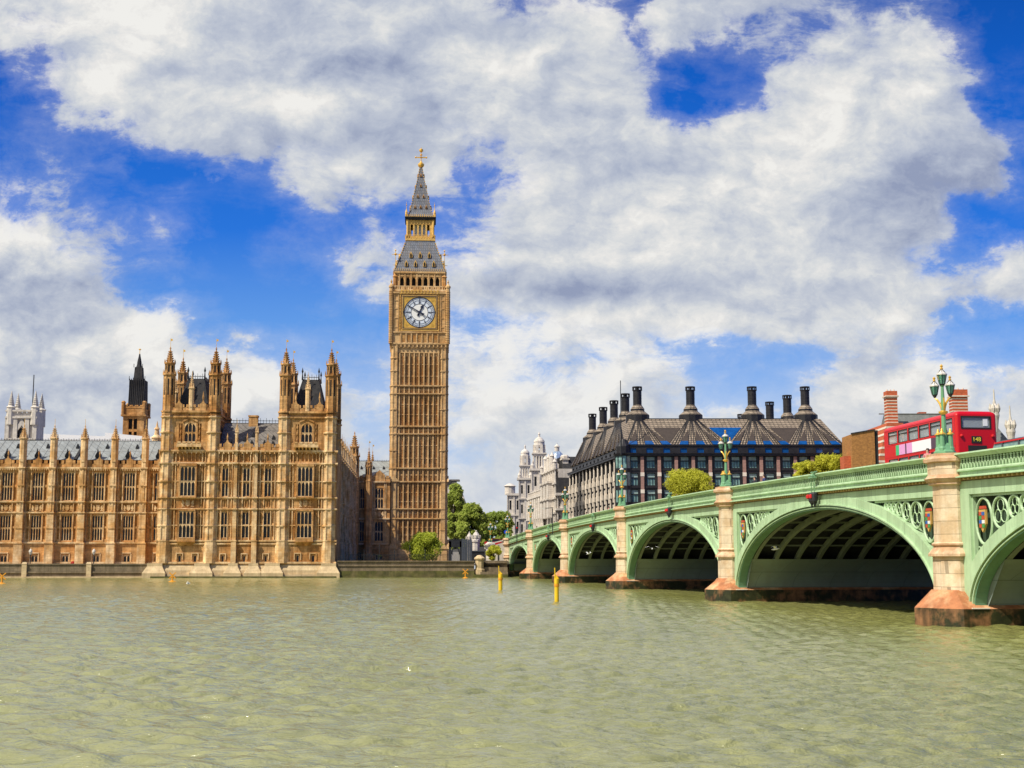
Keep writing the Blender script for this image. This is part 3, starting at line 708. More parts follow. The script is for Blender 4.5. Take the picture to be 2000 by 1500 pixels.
# ================================================================== long river wing on the left
LV = 8.0
U8 = lambda px: FA.u(px, LV, 950)
Z8 = lambda py, px=150: FA.z(py, LV, px)
LWG = thing('palace_river_wing', FA.w(U8(160), LV, GZ), AR, 'long orange stone river wing with tall windows and pale pinnacled buttresses', 'palace')
ox = U8(160)
Ub = lambda px: U8(px) - ox
Zb = lambda py: Z8(py) - GZ
sp_px = 59.7; B0 = 43.5
bpx = [B0 + sp_px * k for k in range(-3, 5)]
x0, x1 = Ub(B0 - 3 * sp_px), Ub(330)
hl = []; ws = []; pl_ = []
for k in range(-3, 5):
    c = B0 + sp_px * (k + .5)
    ss = 1.0
    for (ya, yb_, l, r, w) in ((978, 922, 4, 2, 10.5), (1056, 1006, 4, 2, 10.2), (1100, 1084, 2, 1, 6.5)):
        a, b_ = Ub(c - w), Ub(c + w); hl.append((a, b_, Zb(ya), Zb(yb_))); ws.append(((a + b_) / 2, Zb(ya), b_ - a, Zb(yb_) - Zb(ya), l, r))
    for s in (-1, 1):
        for q in ((976, 952), (947, 925), (1053, 1032), (1028, 1008)):
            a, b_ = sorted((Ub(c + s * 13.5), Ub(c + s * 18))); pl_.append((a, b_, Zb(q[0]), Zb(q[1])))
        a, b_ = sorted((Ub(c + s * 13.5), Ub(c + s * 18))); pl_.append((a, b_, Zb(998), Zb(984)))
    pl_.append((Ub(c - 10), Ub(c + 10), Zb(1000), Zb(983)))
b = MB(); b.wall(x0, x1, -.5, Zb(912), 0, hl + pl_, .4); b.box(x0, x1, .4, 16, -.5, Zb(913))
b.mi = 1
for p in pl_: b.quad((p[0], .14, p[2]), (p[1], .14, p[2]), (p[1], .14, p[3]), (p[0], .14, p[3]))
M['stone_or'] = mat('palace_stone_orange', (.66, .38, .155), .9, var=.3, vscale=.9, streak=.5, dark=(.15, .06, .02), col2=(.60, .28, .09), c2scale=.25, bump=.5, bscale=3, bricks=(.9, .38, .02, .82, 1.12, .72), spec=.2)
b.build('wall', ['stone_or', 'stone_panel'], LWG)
for (x, z, w, h, l, r) in ws: add_window(LWG, x, 0, z, w, h, l, r)
b = MB()
for py, hh, pr in ((914, .3, .35), (980, .22, .25), (1001, .22, .25), (1060, .28, .3), (1082, .0, 0)):
    if hh: string(b, x0, x1, 0, Zb(py), hh, pr)
for k in range(-3, 5):
    for d in (-21.5, -12.4, 12.4, 21.5):
        x = Ub(B0 + sp_px * (k + .5) + d); b.box(x - .07, x + .07, -.14, 0, Zb(1058), Zb(914))
    for j in range(14): x = Ub(B0 + sp_px * (k + j / 14)); b.cbox(x, -.22, Zb(914) - .45, .16, .26, .26)
    c = B0 + sp_px * (k + .5)
    for s in (-1, 1): x = Ub(c + s * 8.4); b.box(x - .08, x + .08, -.12, 0, Zb(1100), Zb(1080))
    b.box(Ub(c - 9), Ub(c + 9), -.16, 0, Zb(1081), Zb(1079))
string(b, x0, x1, 0, Zb(1099), .3, .3)
b.build('string_course', 'stone_lit', LWG)
am = arms_mesh(1.9, Z8(984) - Z8(999))
for k in range(-3, 5): put('coat_of_arms', am, LWG, (Ub(B0 + sp_px * (k + .5)), .12, Zb(999)))
b = MB(); merlons(b, x0, x1, -.1, .25, Zb(914), Zb(899), .95)
for k in range(-3, 5):
    x = Ub(B0 + sp_px * (k + .5)); b.ext([(x - .55, Zb(912)), (x - .55, Zb(898)), (x - .2, Zb(896)), (x, Zb(890)), (x + .2, Zb(896)), (x + .55, Zb(898)), (x + .55, Zb(912))], -.2, .2)
    b.lathe(x, 0, [(.08, Zb(892)), (.15, Zb(886)), (.02, Zb(879))], 6)
b.build('parapet', 'stone', LWG)
bb = MB()
bb.box(-.72, .72, -1.1, 0, -.4, Zb(1062)); bb.frus(-.72, .72, -1.1, 0, Zb(1062), -.55, .55, -.9, 0, Zb(1058)); bb.box(-.55, .55, -.9, 0, Zb(1058), Zb(1001)); bb.box(-.5, .5, -.8, 0, Zb(1001), Zb(914)); 
for py, e in ((1061, .78), (1031, .6), (1001, .64), (980, .6), (948, .55), (914, .62)): bb.box(-e, e, -.9 - (e - .5), 0, Zb(py) - .12, Zb(py) + .1)
bb.box(-.14, .14, -.9, -.75, Zb(998), Zb(918))
bme3 = bb.mesh('buttress', 'stone_lit')
pin3 = pinnacle_mesh(.62, Zb(914), Zb(858), Zb(830), vane=1.0)
for px in bpx + [B0 + sp_px * 5 - .1]:
    if px > 300: continue
    o = put('buttress', bme3, LWG, (Ub(px), 0, 0)); put('pinnacle', pin3, o, (0, -.35, 0))
b = MB(); zr = FA.z(861, LV + 8, 150) - GZ; ze = FA.z(898, LV + 1, 150) - GZ
b.quad((x0, 1, ze), (x1, 1, ze), (x1, 8, zr), (x0, 8, zr)); b.quad((x0, 15, ze), (x1, 15, ze), (x1, 8, zr), (x0, 8, zr)); b.quad((x0, 1, ze), (x1, 1, ze), (x1, 15, ze), (x0, 15, ze))
b.quad((x0, 1, ze), (x0, 8, zr), (x0, 15, ze))
for k in range(int((x1 - x0) / 1.4)):
    x = x0 + k * 1.4; b.bar((x, 1, ze + .02), (x, 8, zr + .02), .07)
rf = b.build('roof', 'slate_pale', LWG)
b = MB(); cresting(b, x0, x1, 8, zr, .45, .45)
b.build('cresting', 'iron_black', rf)
vb = MB(); vb.ext([(-.42, 0), (.42, 0), (.42, .35), (0, 1.15), (-.42, .35)], -.6, .9); vb.lathe(0, -.5, [(.06, 1.0), (.12, 1.25), (.01, 1.6)], 6); vm = vb.mesh('roof_vent', 'iron_black')
vb = MB(); vb.ext([(-.26, 0), (.26, 0), (0, .8)], -.4, .6); vm2 = vb.mesh('roof_vent', 'iron_black')
for k in range(-3, 5):
    c = B0 + sp_px * (k + .5)
    for d, m_, f in ((-8.5, vm, .14), (21, vm, .14), (0, vm2, .62)):
        put('roof_vent', m_, rf, (Ub(c + d), 1 + 7 * f, ze + (zr - ze) * f - .1))
b = MB(); x = Ub(142); b.bar((x, .9, ze), (x, 7.8, zr), .5, .3); b.build('roof_ladder', 'slate_dark', rf)
# red flowering shrub on the terrace, terrace wall, lamps
TW = thing('terrace_river_wall', FA.w(U0(150), 0, 0), AR, 'low weathered river wall with cream posts below the long wing', 'wall')
o0 = U0(150); zt = Z0(1103, 150)
b = MB(); x0, x1 = U0(-150) - o0, U0(299) - o0
b.box(x0, x1, .25, 1.0, -1.5, zt); b.box(x0, x1, .1, 1.1, zt, zt + .18); b.box(x0, x1, .05, .3, Z0(1119, 150), Z0(1116, 150)); b.box(x0, x1, 1.0, LV + .5, -1.5, Z0(1103, 150) - .9)
b.build('wall', 'wall_bank', TW)
b = MB(); b.box(x0, x1, -.35, .25, -1.5, Z0(1126, 150)); b.build('ledge', 'plinth', TW)
b = MB(); b.box(x0, x1, -.45, -.3, -1.5, Z0(1129, 150)); b.build('tide_line', 'wall_algae', TW)
pb = MB(); pb.box(-.4, .4, -.15, .3, -1.2, zt + .1); pb.frus(-.45, .45, -.2, .5, zt + .1, -.3, .3, 0, .3, zt + .45); pm = pb.mesh('post', 'plinth')
for px in (-70, 55, 180): put('post', pm, TW, (U0(px) - o0, 0, 0))
def terrace_lamp(px, lab):
    t = thing('lamp_post', FA.w(U0(px), 2.0, Z0(1103) - .9), AR, lab, 'lamp post')
    h = FA.z(1072, 2, px) - Z0(1103) + .9
    b = MB(); b.lathe(0, 0, [(.22, 0), (.22, .3), (.09, .5), (.07, h - 1.0), (.15, h - .95)], 8); b.bar((-.3, 0, h - 1.4), (.3, 0, h - 1.4), .05); b.build('pole', 'iron_black', t)
    b = MB(); b.lathe(0, 0, [(.12, h - .95), (.3, h - .5), (.26, h - .25), (.1, h - .1), (.0, h + .1)], 8); b.build('lantern', 'lamp_silver', t)
terrace_lamp(59, 'small terrace lamp with grey lantern beside the leftmost window bays'); terrace_lamp(183, 'small terrace lamp with grey lantern near the red-leaved shrub')

# ================================================================== link range between the palace and the clock tower
LKV = 79.0
UK = lambda px: FA.u(px, LKV, 950)
LK = thing('palace_link_range', FA.w(UK(725), LKV, GZ), AR, 'short recessed palace range with pale roof beside the clock tower', 'palace')
oL = UK(725); Ul = lambda px: UK(px) - oL; Zl = lambda py: FA.z(py, LKV, 730) - GZ
x0, x1 = Ul(690), Ul(762); hl = []
for (a, c, d, e) in ((733, 749, 993, 953), (733, 749, 1057, 1018), (704, 712, 993, 953), (704, 712, 1057, 1018), (735, 748, 1093, 1082), (700, 708, 1093, 1080)): hl.append((Ul(a), Ul(c), Zl(d), Zl(e)))
b = MB(); b.wall(x0, x1, -.3, Zl(941), 0, hl, .4); b.box(x0, x1, .4, 12, -.3, Zl(941)); b.build('wall', 'stone', LK)
for h_ in hl: add_window(LK, (h_[0] + h_[1]) / 2, 0, h_[2], h_[1] - h_[0], h_[3] - h_[2], 3 if h_[1] - h_[0] > 1.5 else 2, 2 if h_[3] - h_[2] > 2 else 1)
b = MB()
for py in (941, 994, 1013, 1062): string(b, x0, x1, 0, Zl(py), .3, .35)
for px in (728, 754, 731, 751): x = Ul(px); b.box(x - .09, x + .09, -.16, 0, Zl(1062), Zl(941))
b.build('string_course', 'stone_lit', LK)
b = MB(); merlons(b, x0, x1, -.1, .3, Zl(941), Zl(929), 1.2)
x = Ul(741); b.ext([(x - 1.3, Zl(940)), (x - 1.3, Zl(928)), (x, Zl(918)), (x + 1.3, Zl(928)), (x + 1.3, Zl(940))], -.2, .2); b.build('parapet', 'stone', LK)
put('coat_of_arms', arms_mesh(2.2, Zl(997) - Zl(1011)), LK, (Ul(741), -.02, Zl(1011)))
b = MB(); ze, zr = Zl(931), FA.z(901, LKV + 6, 730) - GZ
b.quad((x0, .8, ze), (x1, .8, ze), (x1, 6, zr), (x0, 6, zr)); b.quad((x0, 12, ze), (x1, 12, ze), (x1, 6, zr), (x0, 6, zr)); b.box(x0, x1, .8, 12, ze - .1, ze)
rf = b.build('roof', 'slate_pale', LK); b = MB(); cresting(b, x0, x1, 6, zr, .4, .5); b.build('cresting', 'iron_black', rf)
for px, py in ((704, 913), (728, 908), (748, 908)): 
    x = Ul(px); put('roof_vent', vm2, rf, (x, 3.6, ze + (zr - ze) * .5))
tm3 = turret_mesh(.75, 0, Zl(941), Zl(912), Zl(905), Zl(874), vane=True)
put('turret', tm3, LK, (Ul(720), -.3, 0)); put('turret', tm3, LK, (Ul(724), 9, 0))
b = MB(); b.lathe(Ul(720), -.3, [(1.0, -.3), (1.0, Zl(1062)), (.9, Zl(1062)), (.9, Zl(941))], 8); b.build('buttress', 'stone', LK)
# ================================================================== clock tower
_c = at(815, 1091, 307)
CT = Frame(_c[0], 307, .065)
HW = 6.0                                     # half width of the shaft wall
CC = 6.0
def Zc(py, v=0): return CT.z(py, v, 816) - 3.0
TWR = thing('clock_tower', CT.w(0, CC, 3.0), CT.a, 'tall golden gothic clock tower with grey spire and white clock dials', 'clock tower')
b = MB(); b.box(-HW, HW, -HW, HW, -1, Zc(672)); b.build('shaft', 'stone_tower', TWR)
# one panelled side, four times
b = MB(); y = -HW
zs = [Zc(p) for p in (1062, 1013, 994, 941, 914.7, 848, 833, 769.6, 754)]
nr = 8; inner = 4.5
for i in range(nr + 1):
    x = -inner + i * 2 * inner / nr
    b.box(x - .15, x + .15, y - .55, y + .01, Zc(1062), Zc(690))
    if i < nr: b.box(x + .5, x + .62, y - .2, y + .01, Zc(1062), Zc(690))
for i, z in enumerate(zs):
    string(b, -inner - .6, inner + .6, y - .5, z, .3 if i in (3, 4, 6, 8) else .22, .3)
    b.box(-inner - .6, inner + .6, y - .5, y, z - .15, z + .15)
b.box(-inner - .5, inner + .5, y - .5, y, Zc(1066), Zc(1060))
for (za, zb) in ((914.7, 941), (994, 1013), (833, 848), (754, 769.6)):      # squat blind arcades between pairs of strings
    for i in range(nr):
        x = -inner + (i + .5) * 2 * inner / nr; z = (Zc(za) + Zc(zb)) / 2
        b.box(x - .36, x + .36, y - .24, y, z - .15, z + .25)
for q in (1045, 1030, 980, 962, 895, 870, 810, 790, 735, 712):
    for i in range(nr): x = -inner + (i + .5) * 2 * inner / nr; b.box(x - .42, x + .42, y - .16, y, Zc(q) - .1, Zc(q) + .12)
b.ext([(-inner - .2, Zc(690)), (inner + .2, Zc(690)), (inner + .2, Zc(676)), (-inner - .2, Zc(676))], y - .35, y)
b.mi = 1  # dark brown strips, painted shade of the narrow grooves
for i in (1, 2, 5, 6):
    x = -inner + (i + .5) * 2 * inner / nr
    for (za, zb) in ((747, 697), (826, 778), (905, 858), (988, 950), (1056, 1020)):
        b.box(x - .26, x + .16, y - .06, y, Zc(za), Zc(zb))
b.mi = 2  # darker stone strips stand for the shade in recessed panels
for i in (0, 3, 4, 7):
    x = -inner + (i + .5) * 2 * inner / nr
    for (za, zb) in ((747, 697), (826, 778), (905, 858), (988, 950), (1056, 1020)):
        b.box(x - .40, x + .40, y - .04, y, Zc(za), Zc(zb))
pm = b.mesh('shaft_panel', ['stone_tower', 'slit', 'stone'])
cb = MB(); r = 1.05
cb.lathe(0, 0, [(r * 1.1, -1), (r * 1.1, Zc(941)), (r, Zc(938)), (r, Zc(676))], 8)
for k in range(8):
    a = PI / 8 + k * PI / 4; cb.cbox(r * math.cos(a), r * math.sin(a), -1, .22, .22, Zc(676) + 1)
for z in zs + [Zc(p) for p in (725, 700, 800, 880, 1035)]: cb.lathe(0, 0, [(r * 1.2, z - .14), (r * 1.2, z + .12)], 8)
cb.ext([(-1.3, Zc(941)), (1.3, Zc(941)), (0, Zc(929))], -r - .25, -r + .1)
cm = cb.mesh('corner_buttress', 'stone_tower')
for k in range(4):
    put('shaft_panel', pm, TWR, (0, 0, 0), k * PI / 2)
    a = k * PI / 2; x, y_ = (-5.55, -5.75); put('corner_buttress', cm, TWR, (x * math.cos(a) - y_ * math.sin(a), x * math.sin(a) + y_ * math.cos(a), 0), a)
# base: door, gabled niches
b = MB(); 
for k in range(4):
    b.set(0, 0, 0, k * PI / 2)
    for x in (-5.6, 5.6): b.ext([(x - 1.2, Zc(1072)), (x + 1.2, Zc(1072)), (x, Zc(1054))], -7.3, -6.6); b.box(x - 1.1, x + 1.1, -7.1, -6.2, -.5, Zc(1072))
    b.box(-inner, inner, -6.7, -5.9, -.5, Zc(1072))
b.build('base', 'stone_tower', TWR)
# corbelled clock stage
S = 6.62
b = MB(); z0, z1 = Zc(676), Zc(568)
b.loftz([(-HW - .6, -HW - .6), (HW + .6, -HW - .6), (HW + .6, HW + .6), (-HW - .6, HW + .6)], Zc(680), [(-S, -S), (S, -S), (S, S), (-S, S)], Zc(672))
b.box(-S, S, -S, S, Zc(672), z1)
for k in range(4):
    b.set(0, 0, 0, k * PI / 2)
    string(b, -S, S, -S, Zc(672), .35, .3); string(b, -S - .1, S + .1, -S, Zc(650), .3, .3); string(b, -S, S, -S, Zc(573), .35, .35)
    for i in range(14): x = -S + (i + .5) * S / 7; b.box(x - .16, x + .16, -S - .25, -S, Zc(679), Zc(674))
    for i in range(8): x = -4.3 + i * 8.6 / 7; b.box(x - .14, x + .14, -S - .22, -S, Zc(671), Zc(652)); 
    for x in (-5.9, -4.95, 4.95, 5.9):
        b.box(x - .1, x + .1, -S - .16, -S, Zc(648), Zc(575))
    for x in (-5.42, 5.42):
        for q in (640, 622, 604, 588): b.box(x - .45, x + .45, -S - .1, -S, Zc(q) - .1, Zc(q) + .1)
b.set()
cst = b.build('clock_stage', 'stone_tower', TWR)
b = MB()
for k in range(4):
    b.set(0, 0, 0, k * PI / 2)
    for i in range(7): x = -4.3 + (i + .5) * 8.6 / 7; b.box(x - .36, x + .36, -S - .05, -S, Zc(668), Zc(655))
b.build('blind_arcade', 'stone_panel', cst)
# corner piers of the stage with pinnacles
cb = MB(); cb.lathe(0, 0, [(.5, Zc(672)), (.5, Zc(563)), (.66, Zc(563)), (.66, Zc(560)), (.5, Zc(559)), (.12, Zc(554)), (.28, Zc(552)), (.03, Zc(547))], 8)
for j in range(30): cb.lathe(0, 0, [(.60, Zc(672) + j * .42), (.60, Zc(672) + j * .42 + .16)], 8)
cm = cb.mesh('corner_pier', 'stone_tower')
for k in range(4):
    a = k * PI / 2; put('corner_pier', cm, cst, ((-S) * math.cos(a) + S * math.sin(a), (-S) * math.sin(a) - S * math.cos(a), 0), 0)
# the dials
R_D = 3.55; zd = Zc(611)
def ring(b, r0, r1, y0, y1, n=64):
    for k in range(n):
        a, c = 2 * PI * k / n, 2 * PI * (k + 1) / n
        p = [(r0 * math.sin(a), r0 * math.cos(a)), (r1 * math.sin(a), r1 * math.cos(a)), (r1 * math.sin(c), r1 * math.cos(c)), (r0 * math.sin(c), r0 * math.cos(c))]
        b.quad(*[(x, y0, z) for x, z in p]); b.quad((p[1][0], y0, p[1][1]), (p[2][0], y0, p[2][1]), (p[2][0], y1, p[2][1]), (p[1][0], y1, p[1][1]))
        if r0: b.quad((p[0][0], y0, p[0][1]), (p[3][0], y0, p[3][1]), (p[3][0], y1, p[3][1]), (p[0][0], y1, p[0][1]))
def spoke(b, ang, r0, r1, w0, w1, y0, y1):
    s, c = math.sin(ang), math.cos(ang); pts = [(r0, -w0), (r0, w0), (r1, w1), (r1, -w1)]
    b.ext([(r * s + w * c, r * c - w * s) for r, w in pts], y0, y1)
fb_ = MB()                                     # square gilded surround
for (a, c, d, e) in ((-4.05, 4.05, 3.7, 4.0), (-4.05, 4.05, -4.0, -3.7), (-4.05, -3.75, -3.7, 3.7), (3.75, 4.05, -3.7, 3.7)): fb_.box(a, c, -.3, 0, d, e)
for s in (-1, 1):
    for j in range(26): fb_.lathe(s * 4.5, -.12, [(.05, -4.9 + j * .36), (.2, -4.78 + j * .36), (.05, -4.66 + j * .36)], 6)
    fb_.box(s * 4.5 - .1, s * 4.5 + .1, -.1, 0, -5, 4.6)
fb_.box(-4.7, 4.7, -.35, 0, 4.35, 4.75); fb_.box(-4.4, 4.4, -.2, 0, -4.4, -4.15)
fb_.mi = 1
for (a, c, d, e) in ((-3.98, 3.98, 3.72, 3.86), (-3.98, 3.98, -3.86, -3.72), (-3.93, -3.8, -3.7, 3.7), (3.8, 3.93, -3.7, 3.7)): fb_.box(a, c, -.32, -.29, d, e)
fb_.mi = 0
for j in range(12): fb_.cbox(-4.2 + j * .764, -.4, 4.4, .28, .1, .28)
fb_.mi = 1; fb_.box(-3.76, 3.76, -.04, -.01, -3.72, 3.72); bm_ = fb_.mesh('clock_face', ['gold_stone', 'dial_black'])
sb = MB()
for sx in (-1, 1):
    for sz in (-1, 1):
        pts = [(3.73 * sx, 3.68 * sz)] + [(3.62 * math.sin(t) * sx, 3.62 * math.cos(t) * sz) for t in np.linspace(R(20), R(70), 9)]
        pts = [(3.73 * sx, 3.68 * sz), (3.73 * sx, 3.62 * math.cos(R(85)) * sz)] + [(3.6 * math.sin(t) * sx, 3.6 * math.cos(t) * sz) for t in np.linspace(R(85), R(5), 12)] + [(3.62 * math.sin(R(5)) * sx, 3.68 * sz)]
        sb.ext(pts if sx * sz > 0 else pts[::-1], -.12, 0)
        sb.set(sx * 3.05, -.16, sz * 3.0); ring(sb, .28, .42, 0, .1, 12); ring(sb, 0, .16, -.03, .1, 8); sb.set()
sbm = sb.mesh('spandrel', 'gold')
d1 = MB(); ring(d1, 0, 1.95, -.10, 0, 48); dm = d1.mesh('dial', 'dial')
d1 = MB(); ring(d1, 1.95, 3.45, -.10, 0, 64); dm2 = d1.mesh('dial_outer_ring', 'dial_blue')
d1 = MB(); ring(d1, 3.48, 3.62, -.18, 0); ring(d1, 1.92, 2.02, -.14, -.1); ring(d1, 2.72, 2.78, -.14, -.1); ring(d1, 3.18, 3.22, -.14, -.1)
for k in range(60): spoke(d1, 2 * PI * k / 60, 3.2, 3.45, .028, .028, -.14, -.1)
for k in range(60): spoke(d1, 2 * PI * (k + .5) / 60, 2.78, 3.2, .018, .018, -.135, -.1)
for k in range(12): spoke(d1, 2 * PI * k / 12, 1.95, 3.42, .05, .05, -.15, -.1)
d1.mesh
rm = d1.mesh('minute_ring', 'dial_black')
nm = MB()
for k, s in enumerate(['XII', 'I', 'II', 'III', 'IV', 'V', 'VI', 'VII', 'VIII', 'IX', 'X', 'XI']):
    me = text_mesh(s, .62, .02); a = 2 * PI * k / 12
    base = len(nm.v)
    for v in me.vertices:
        x, z = v.co.x * .85, v.co.y + 2.36; nm.v.append((x * math.cos(-a) - z * math.sin(-a), -.17 + v.co.z, x * math.sin(-a) + z * math.cos(-a)))
    for p in me.polygons: nm.F(*[base + i for i in p.vertices])
nmm = nm.mesh('numerals', 'dial_black')
hb = MB(); A = 2 * PI * (12 + 50 / 60) / 12
spoke(hb, A, -.8, 1.1, .13, .15, -.26, -.20); spoke(hb, A, 1.1, 1.5, .36, .3, -.26, -.20); spoke(hb, A, 1.5, 2.1, .28, .02, -.26, -.20); spoke(hb, A, -.95, -.45, .28, .2, -.26, -.20)
hm = hb.mesh('hour_hand', 'dial_black')
hb = MB(); A = 2 * PI * 50 / 60; spoke(hb, A, -.9, 3.35, .17, .07, -.36, -.30); spoke(hb, A, -1.2, -.7, .30, .2, -.36, -.30); hb.set(0, -.40, 0); ring(hb, 0, .3, 0, .1, 16); mm = hb.mesh('minute_hand', 'dial_black')
for k in range(4):
    a = k * PI / 2; f = put('clock_face', bm_, TWR, (S * math.sin(a), -S * math.cos(a), zd), a)
    for n_, me in (('dial', dm), ('dial_outer_ring', dm2), ('minute_ring', rm), ('numerals', nmm), ('spandrel', sbm), ('hour_hand', hm), ('minute_hand', mm)): put(n_, me, f)
# gallery band, belfry arcade
b = MB(); b.box(-S - .1, S + .1, -S - .1, S + .1, Zc(570), Zc(566))
for k in range(4):
    b.set(0, 0, 0, k * PI / 2)
    for i in range(25): x = -S + .3 + i * (2 * S - .6) / 24; b.box(x - .1, x + .1, -S - .05, -S + .12, Zc(566), Zc(560))
    b.box(-S, S, -S - .08, -S + .15, Zc(561), Zc(559.5))
b.build('gallery', 'stone_lit', TWR)
b = MB(); 
for k in range(4):
    b.set(0, 0, 0, k * PI / 2)
    for i in range(12): x = -4.2 + i * .764; b.cbox(x, -S - .2, Zc(571) , .42, .2, .35)
b.build('gilded_band', 'gold', TWR)
HB = 5.95; b = MB(); bh = []
for i in range(7): c = -4.15 + i * 8.3 / 6; bh.append((c - .42, c + .42, Zc(559), Zc(541)))
for k in range(4):
    b.set(0, 0, 0, k * PI / 2); b.wall(-HB, HB, Zc(566), Zc(531), -HB, bh, .6, rim=False)
    for (a, c, d, e) in bh:
        b.ext([(a, e - .75), (a + .1, e - .35), ((a + c) / 2, e), (a, e)], -HB, -HB + .4); b.ext([(c, e - .75), (c, e), ((a + c) / 2, e), (c - .1, e - .35)], -HB, -HB + .4)
        b.box(a - .26, a - .1, -HB - .2, -HB, Zc(562), Zc(534)); b.box(c + .1, c + .26, -HB - .2, -HB, Zc(562), Zc(534)); b.ext([(a - .1, e + .1), (c + .1, e + .1), ((a + c) / 2, e + .9)], -HB - .12, -HB)
    string(b, -HB, HB, -HB, Zc(532), .4, .35)
b.set(); b.mi = 1; b.box(-HB + .65, HB - .65, -HB + .65, HB - .65, Zc(566), Zc(532))
b.build('belfry', ['stone_tower', 'void'], TWR)
cb = MB(); cb.lathe(0, 0, [(.55, Zc(566)), (.55, Zc(541)), (.7, Zc(541)), (.45, Zc(538)), (.08, Zc(524)), (.2, Zc(522)), (.02, Zc(517))], 8); cb.mi = 1; cb.bar((0, 0, Zc(518)), (0, 0, Zc(490)), .12); cb.bar((-.9, 0, Zc(497)), (.9, 0, Zc(497)), .1); cb.lathe(0, 0, [(.1, Zc(499)), (.4, Zc(496.5)), (.1, Zc(494))], 6); cb.lathe(0, 0, [(.05, Zc(491)), (.22, Zc(489)), (.02, Zc(487))], 6)
cm = cb.mesh('corner_pinnacle', ['stone', 'gold'])
for sx in (-1, 1):
    for sy in (-1, 1): put('corner_pinnacle', cm, TWR, (sx * 5.75, sy * 5.75, 0))
# lower roof
def Zr(py): return CT.z(py, CC, 816) - 3.0
b = MB(); zA, zB = Zc(529), Zr(476); b.box(-6.15, 6.15, -6.15, 6.15, zA - .3, zA)
prof = [(6.0, zA), (5.2, zA + (zB - zA) * .30), (4.2, zA + (zB - zA) * .66), (3.35, zB)]
for (r0, a), (r1, c) in zip(prof, prof[1:]): b.loftz([(-r0, -r0), (r0, -r0), (r0, r0), (-r0, r0)], a, [(-r1, -r1), (r1, -r1), (r1, r1), (-r1, r1)], c, cap=False)
lr = b.build('lower_roof', 'slate_blue', TWR)
b = MB()
dq = MB(); w = .34; dq.ext([(-w, 0), (-w, .75), (0, 1.55), (w, .75), (w, 0)], -.25, 1.1); dq.mi = 1; dq.ext([(-w * .6, .08), (-w * .6, .7), (0, 1.1), (w * .6, .7), (w * .6, .08)], -.29, -.2); dmr = dq.mesh('dormer', ['gold_stone', 'void'])
def rad(z): 
    for (r0, a), (r1, c) in zip(prof, prof[1:]):
        if a <= z <= c: return r0 + (r1 - r0) * (z - a) / (c - a)
    return r1
for k in range(4):
    b.set(0, 0, 0, k * PI / 2)
    for n_, z in ((4, zA + 1.1), (3, zA + 3.4)):
        for i in range(n_):
            x = (i - (n_ - 1) / 2) * 2.15; y = -rad(z); w = .42
            put('dormer', dmr, lr, (x * math.cos(k * PI / 2) - y * math.sin(k * PI / 2), x * math.sin(k * PI / 2) + y * math.cos(k * PI / 2), z), k * PI / 2)
    b.mi = 0
    for i in range(26): x = -6 + i * .48; b.box(x - .06, x + .06, -6.2, -6.1, zA, zA + .5)
    for i in range(12):
        z = zA + .6 + i * (zB - zA - 1) / 12; b.cbox(-rad(z), -rad(z), z, .28, .28, .3)
b.set(); b.box(-6.05, 6.05, -6.05, 6.05, zA - .05, zA + .04); b.build('roof_ornament', 'gold_stone', lr)
# lantern
b = MB(); z0, z1 = Zr(474), Zr(436)
b.box(-3.55, 3.55, -3.55, 3.55, z0 - .3, z0 + .25); 
for k in range(4):
    b.set(0, 0, 0, k * PI / 2)
    lh = [(-2.35 + i * .98, -2.35 + i * .98 + .62, z0 + .9, z1 - 1.1) for i in range(5)]
    b.wall(-3.0, 3.0, z0 + .2, z1, -3.0, lh, .3, rim=False)
    for i in range(12): x = -3.4 + i * 6.8 / 11; b.box(x - .07, x + .07, -3.6, -3.45, z0 + .25, z0 + 1.0); 
    b.box(-3.5, 3.5, -3.6, -3.45, z0 + .95, z0 + 1.08)
    for i in range(9): x = -2.9 + i * 5.8 / 8; b.box(x - .07, x + .07, -3.15, -3.0, z1 - 1.0, z1)
    b.lathe(-3.05, -3.05, [(.3, z0), (.3, z1)], 8)
b.set(); lt = b.build('lantern', 'gold_stone', TWR)
b = MB(); b.box(-1.6, 1.6, -1.6, 1.6, z0 + .3, z1 - .2); b.build('lantern_core', 'dial_blue', lt)
b = MB(); b.box(-3.45, 3.45, -3.45, 3.45, z1, Zr(432)); b.box(-3.7, 3.7, -3.7, 3.7, Zr(432), Zr(430.5)); b.build('lantern_cornice', 'slate_dark', lt)
b = MB()
for k in range(4):
    b.set(0, 0, 0, k * PI / 2)
    for i in range(15): x = -3.5 + i * .5; b.box(x - .08, x + .08, -3.68, -3.55, Zr(430.5), Zr(426)) 
b.set(); b.box(-3.5, 3.5, -3.5, 3.5, Zr(430.5), Zr(429))
for sx in (-1, 1):
    for sy in (-1, 1): b.lathe(sx * 3.35, sy * 3.35, [(.35, Zr(432)), (.35, Zr(422)), (.08, Zr(416)), (.04, Zr(402))], 6); b.lathe(sx * 3.35, sy * 3.35, [(.05, Zr(409)), (.2, Zr(408)), (.05, Zr(407))], 6)
b.build('lantern_parapet', 'gold_stone', lt)
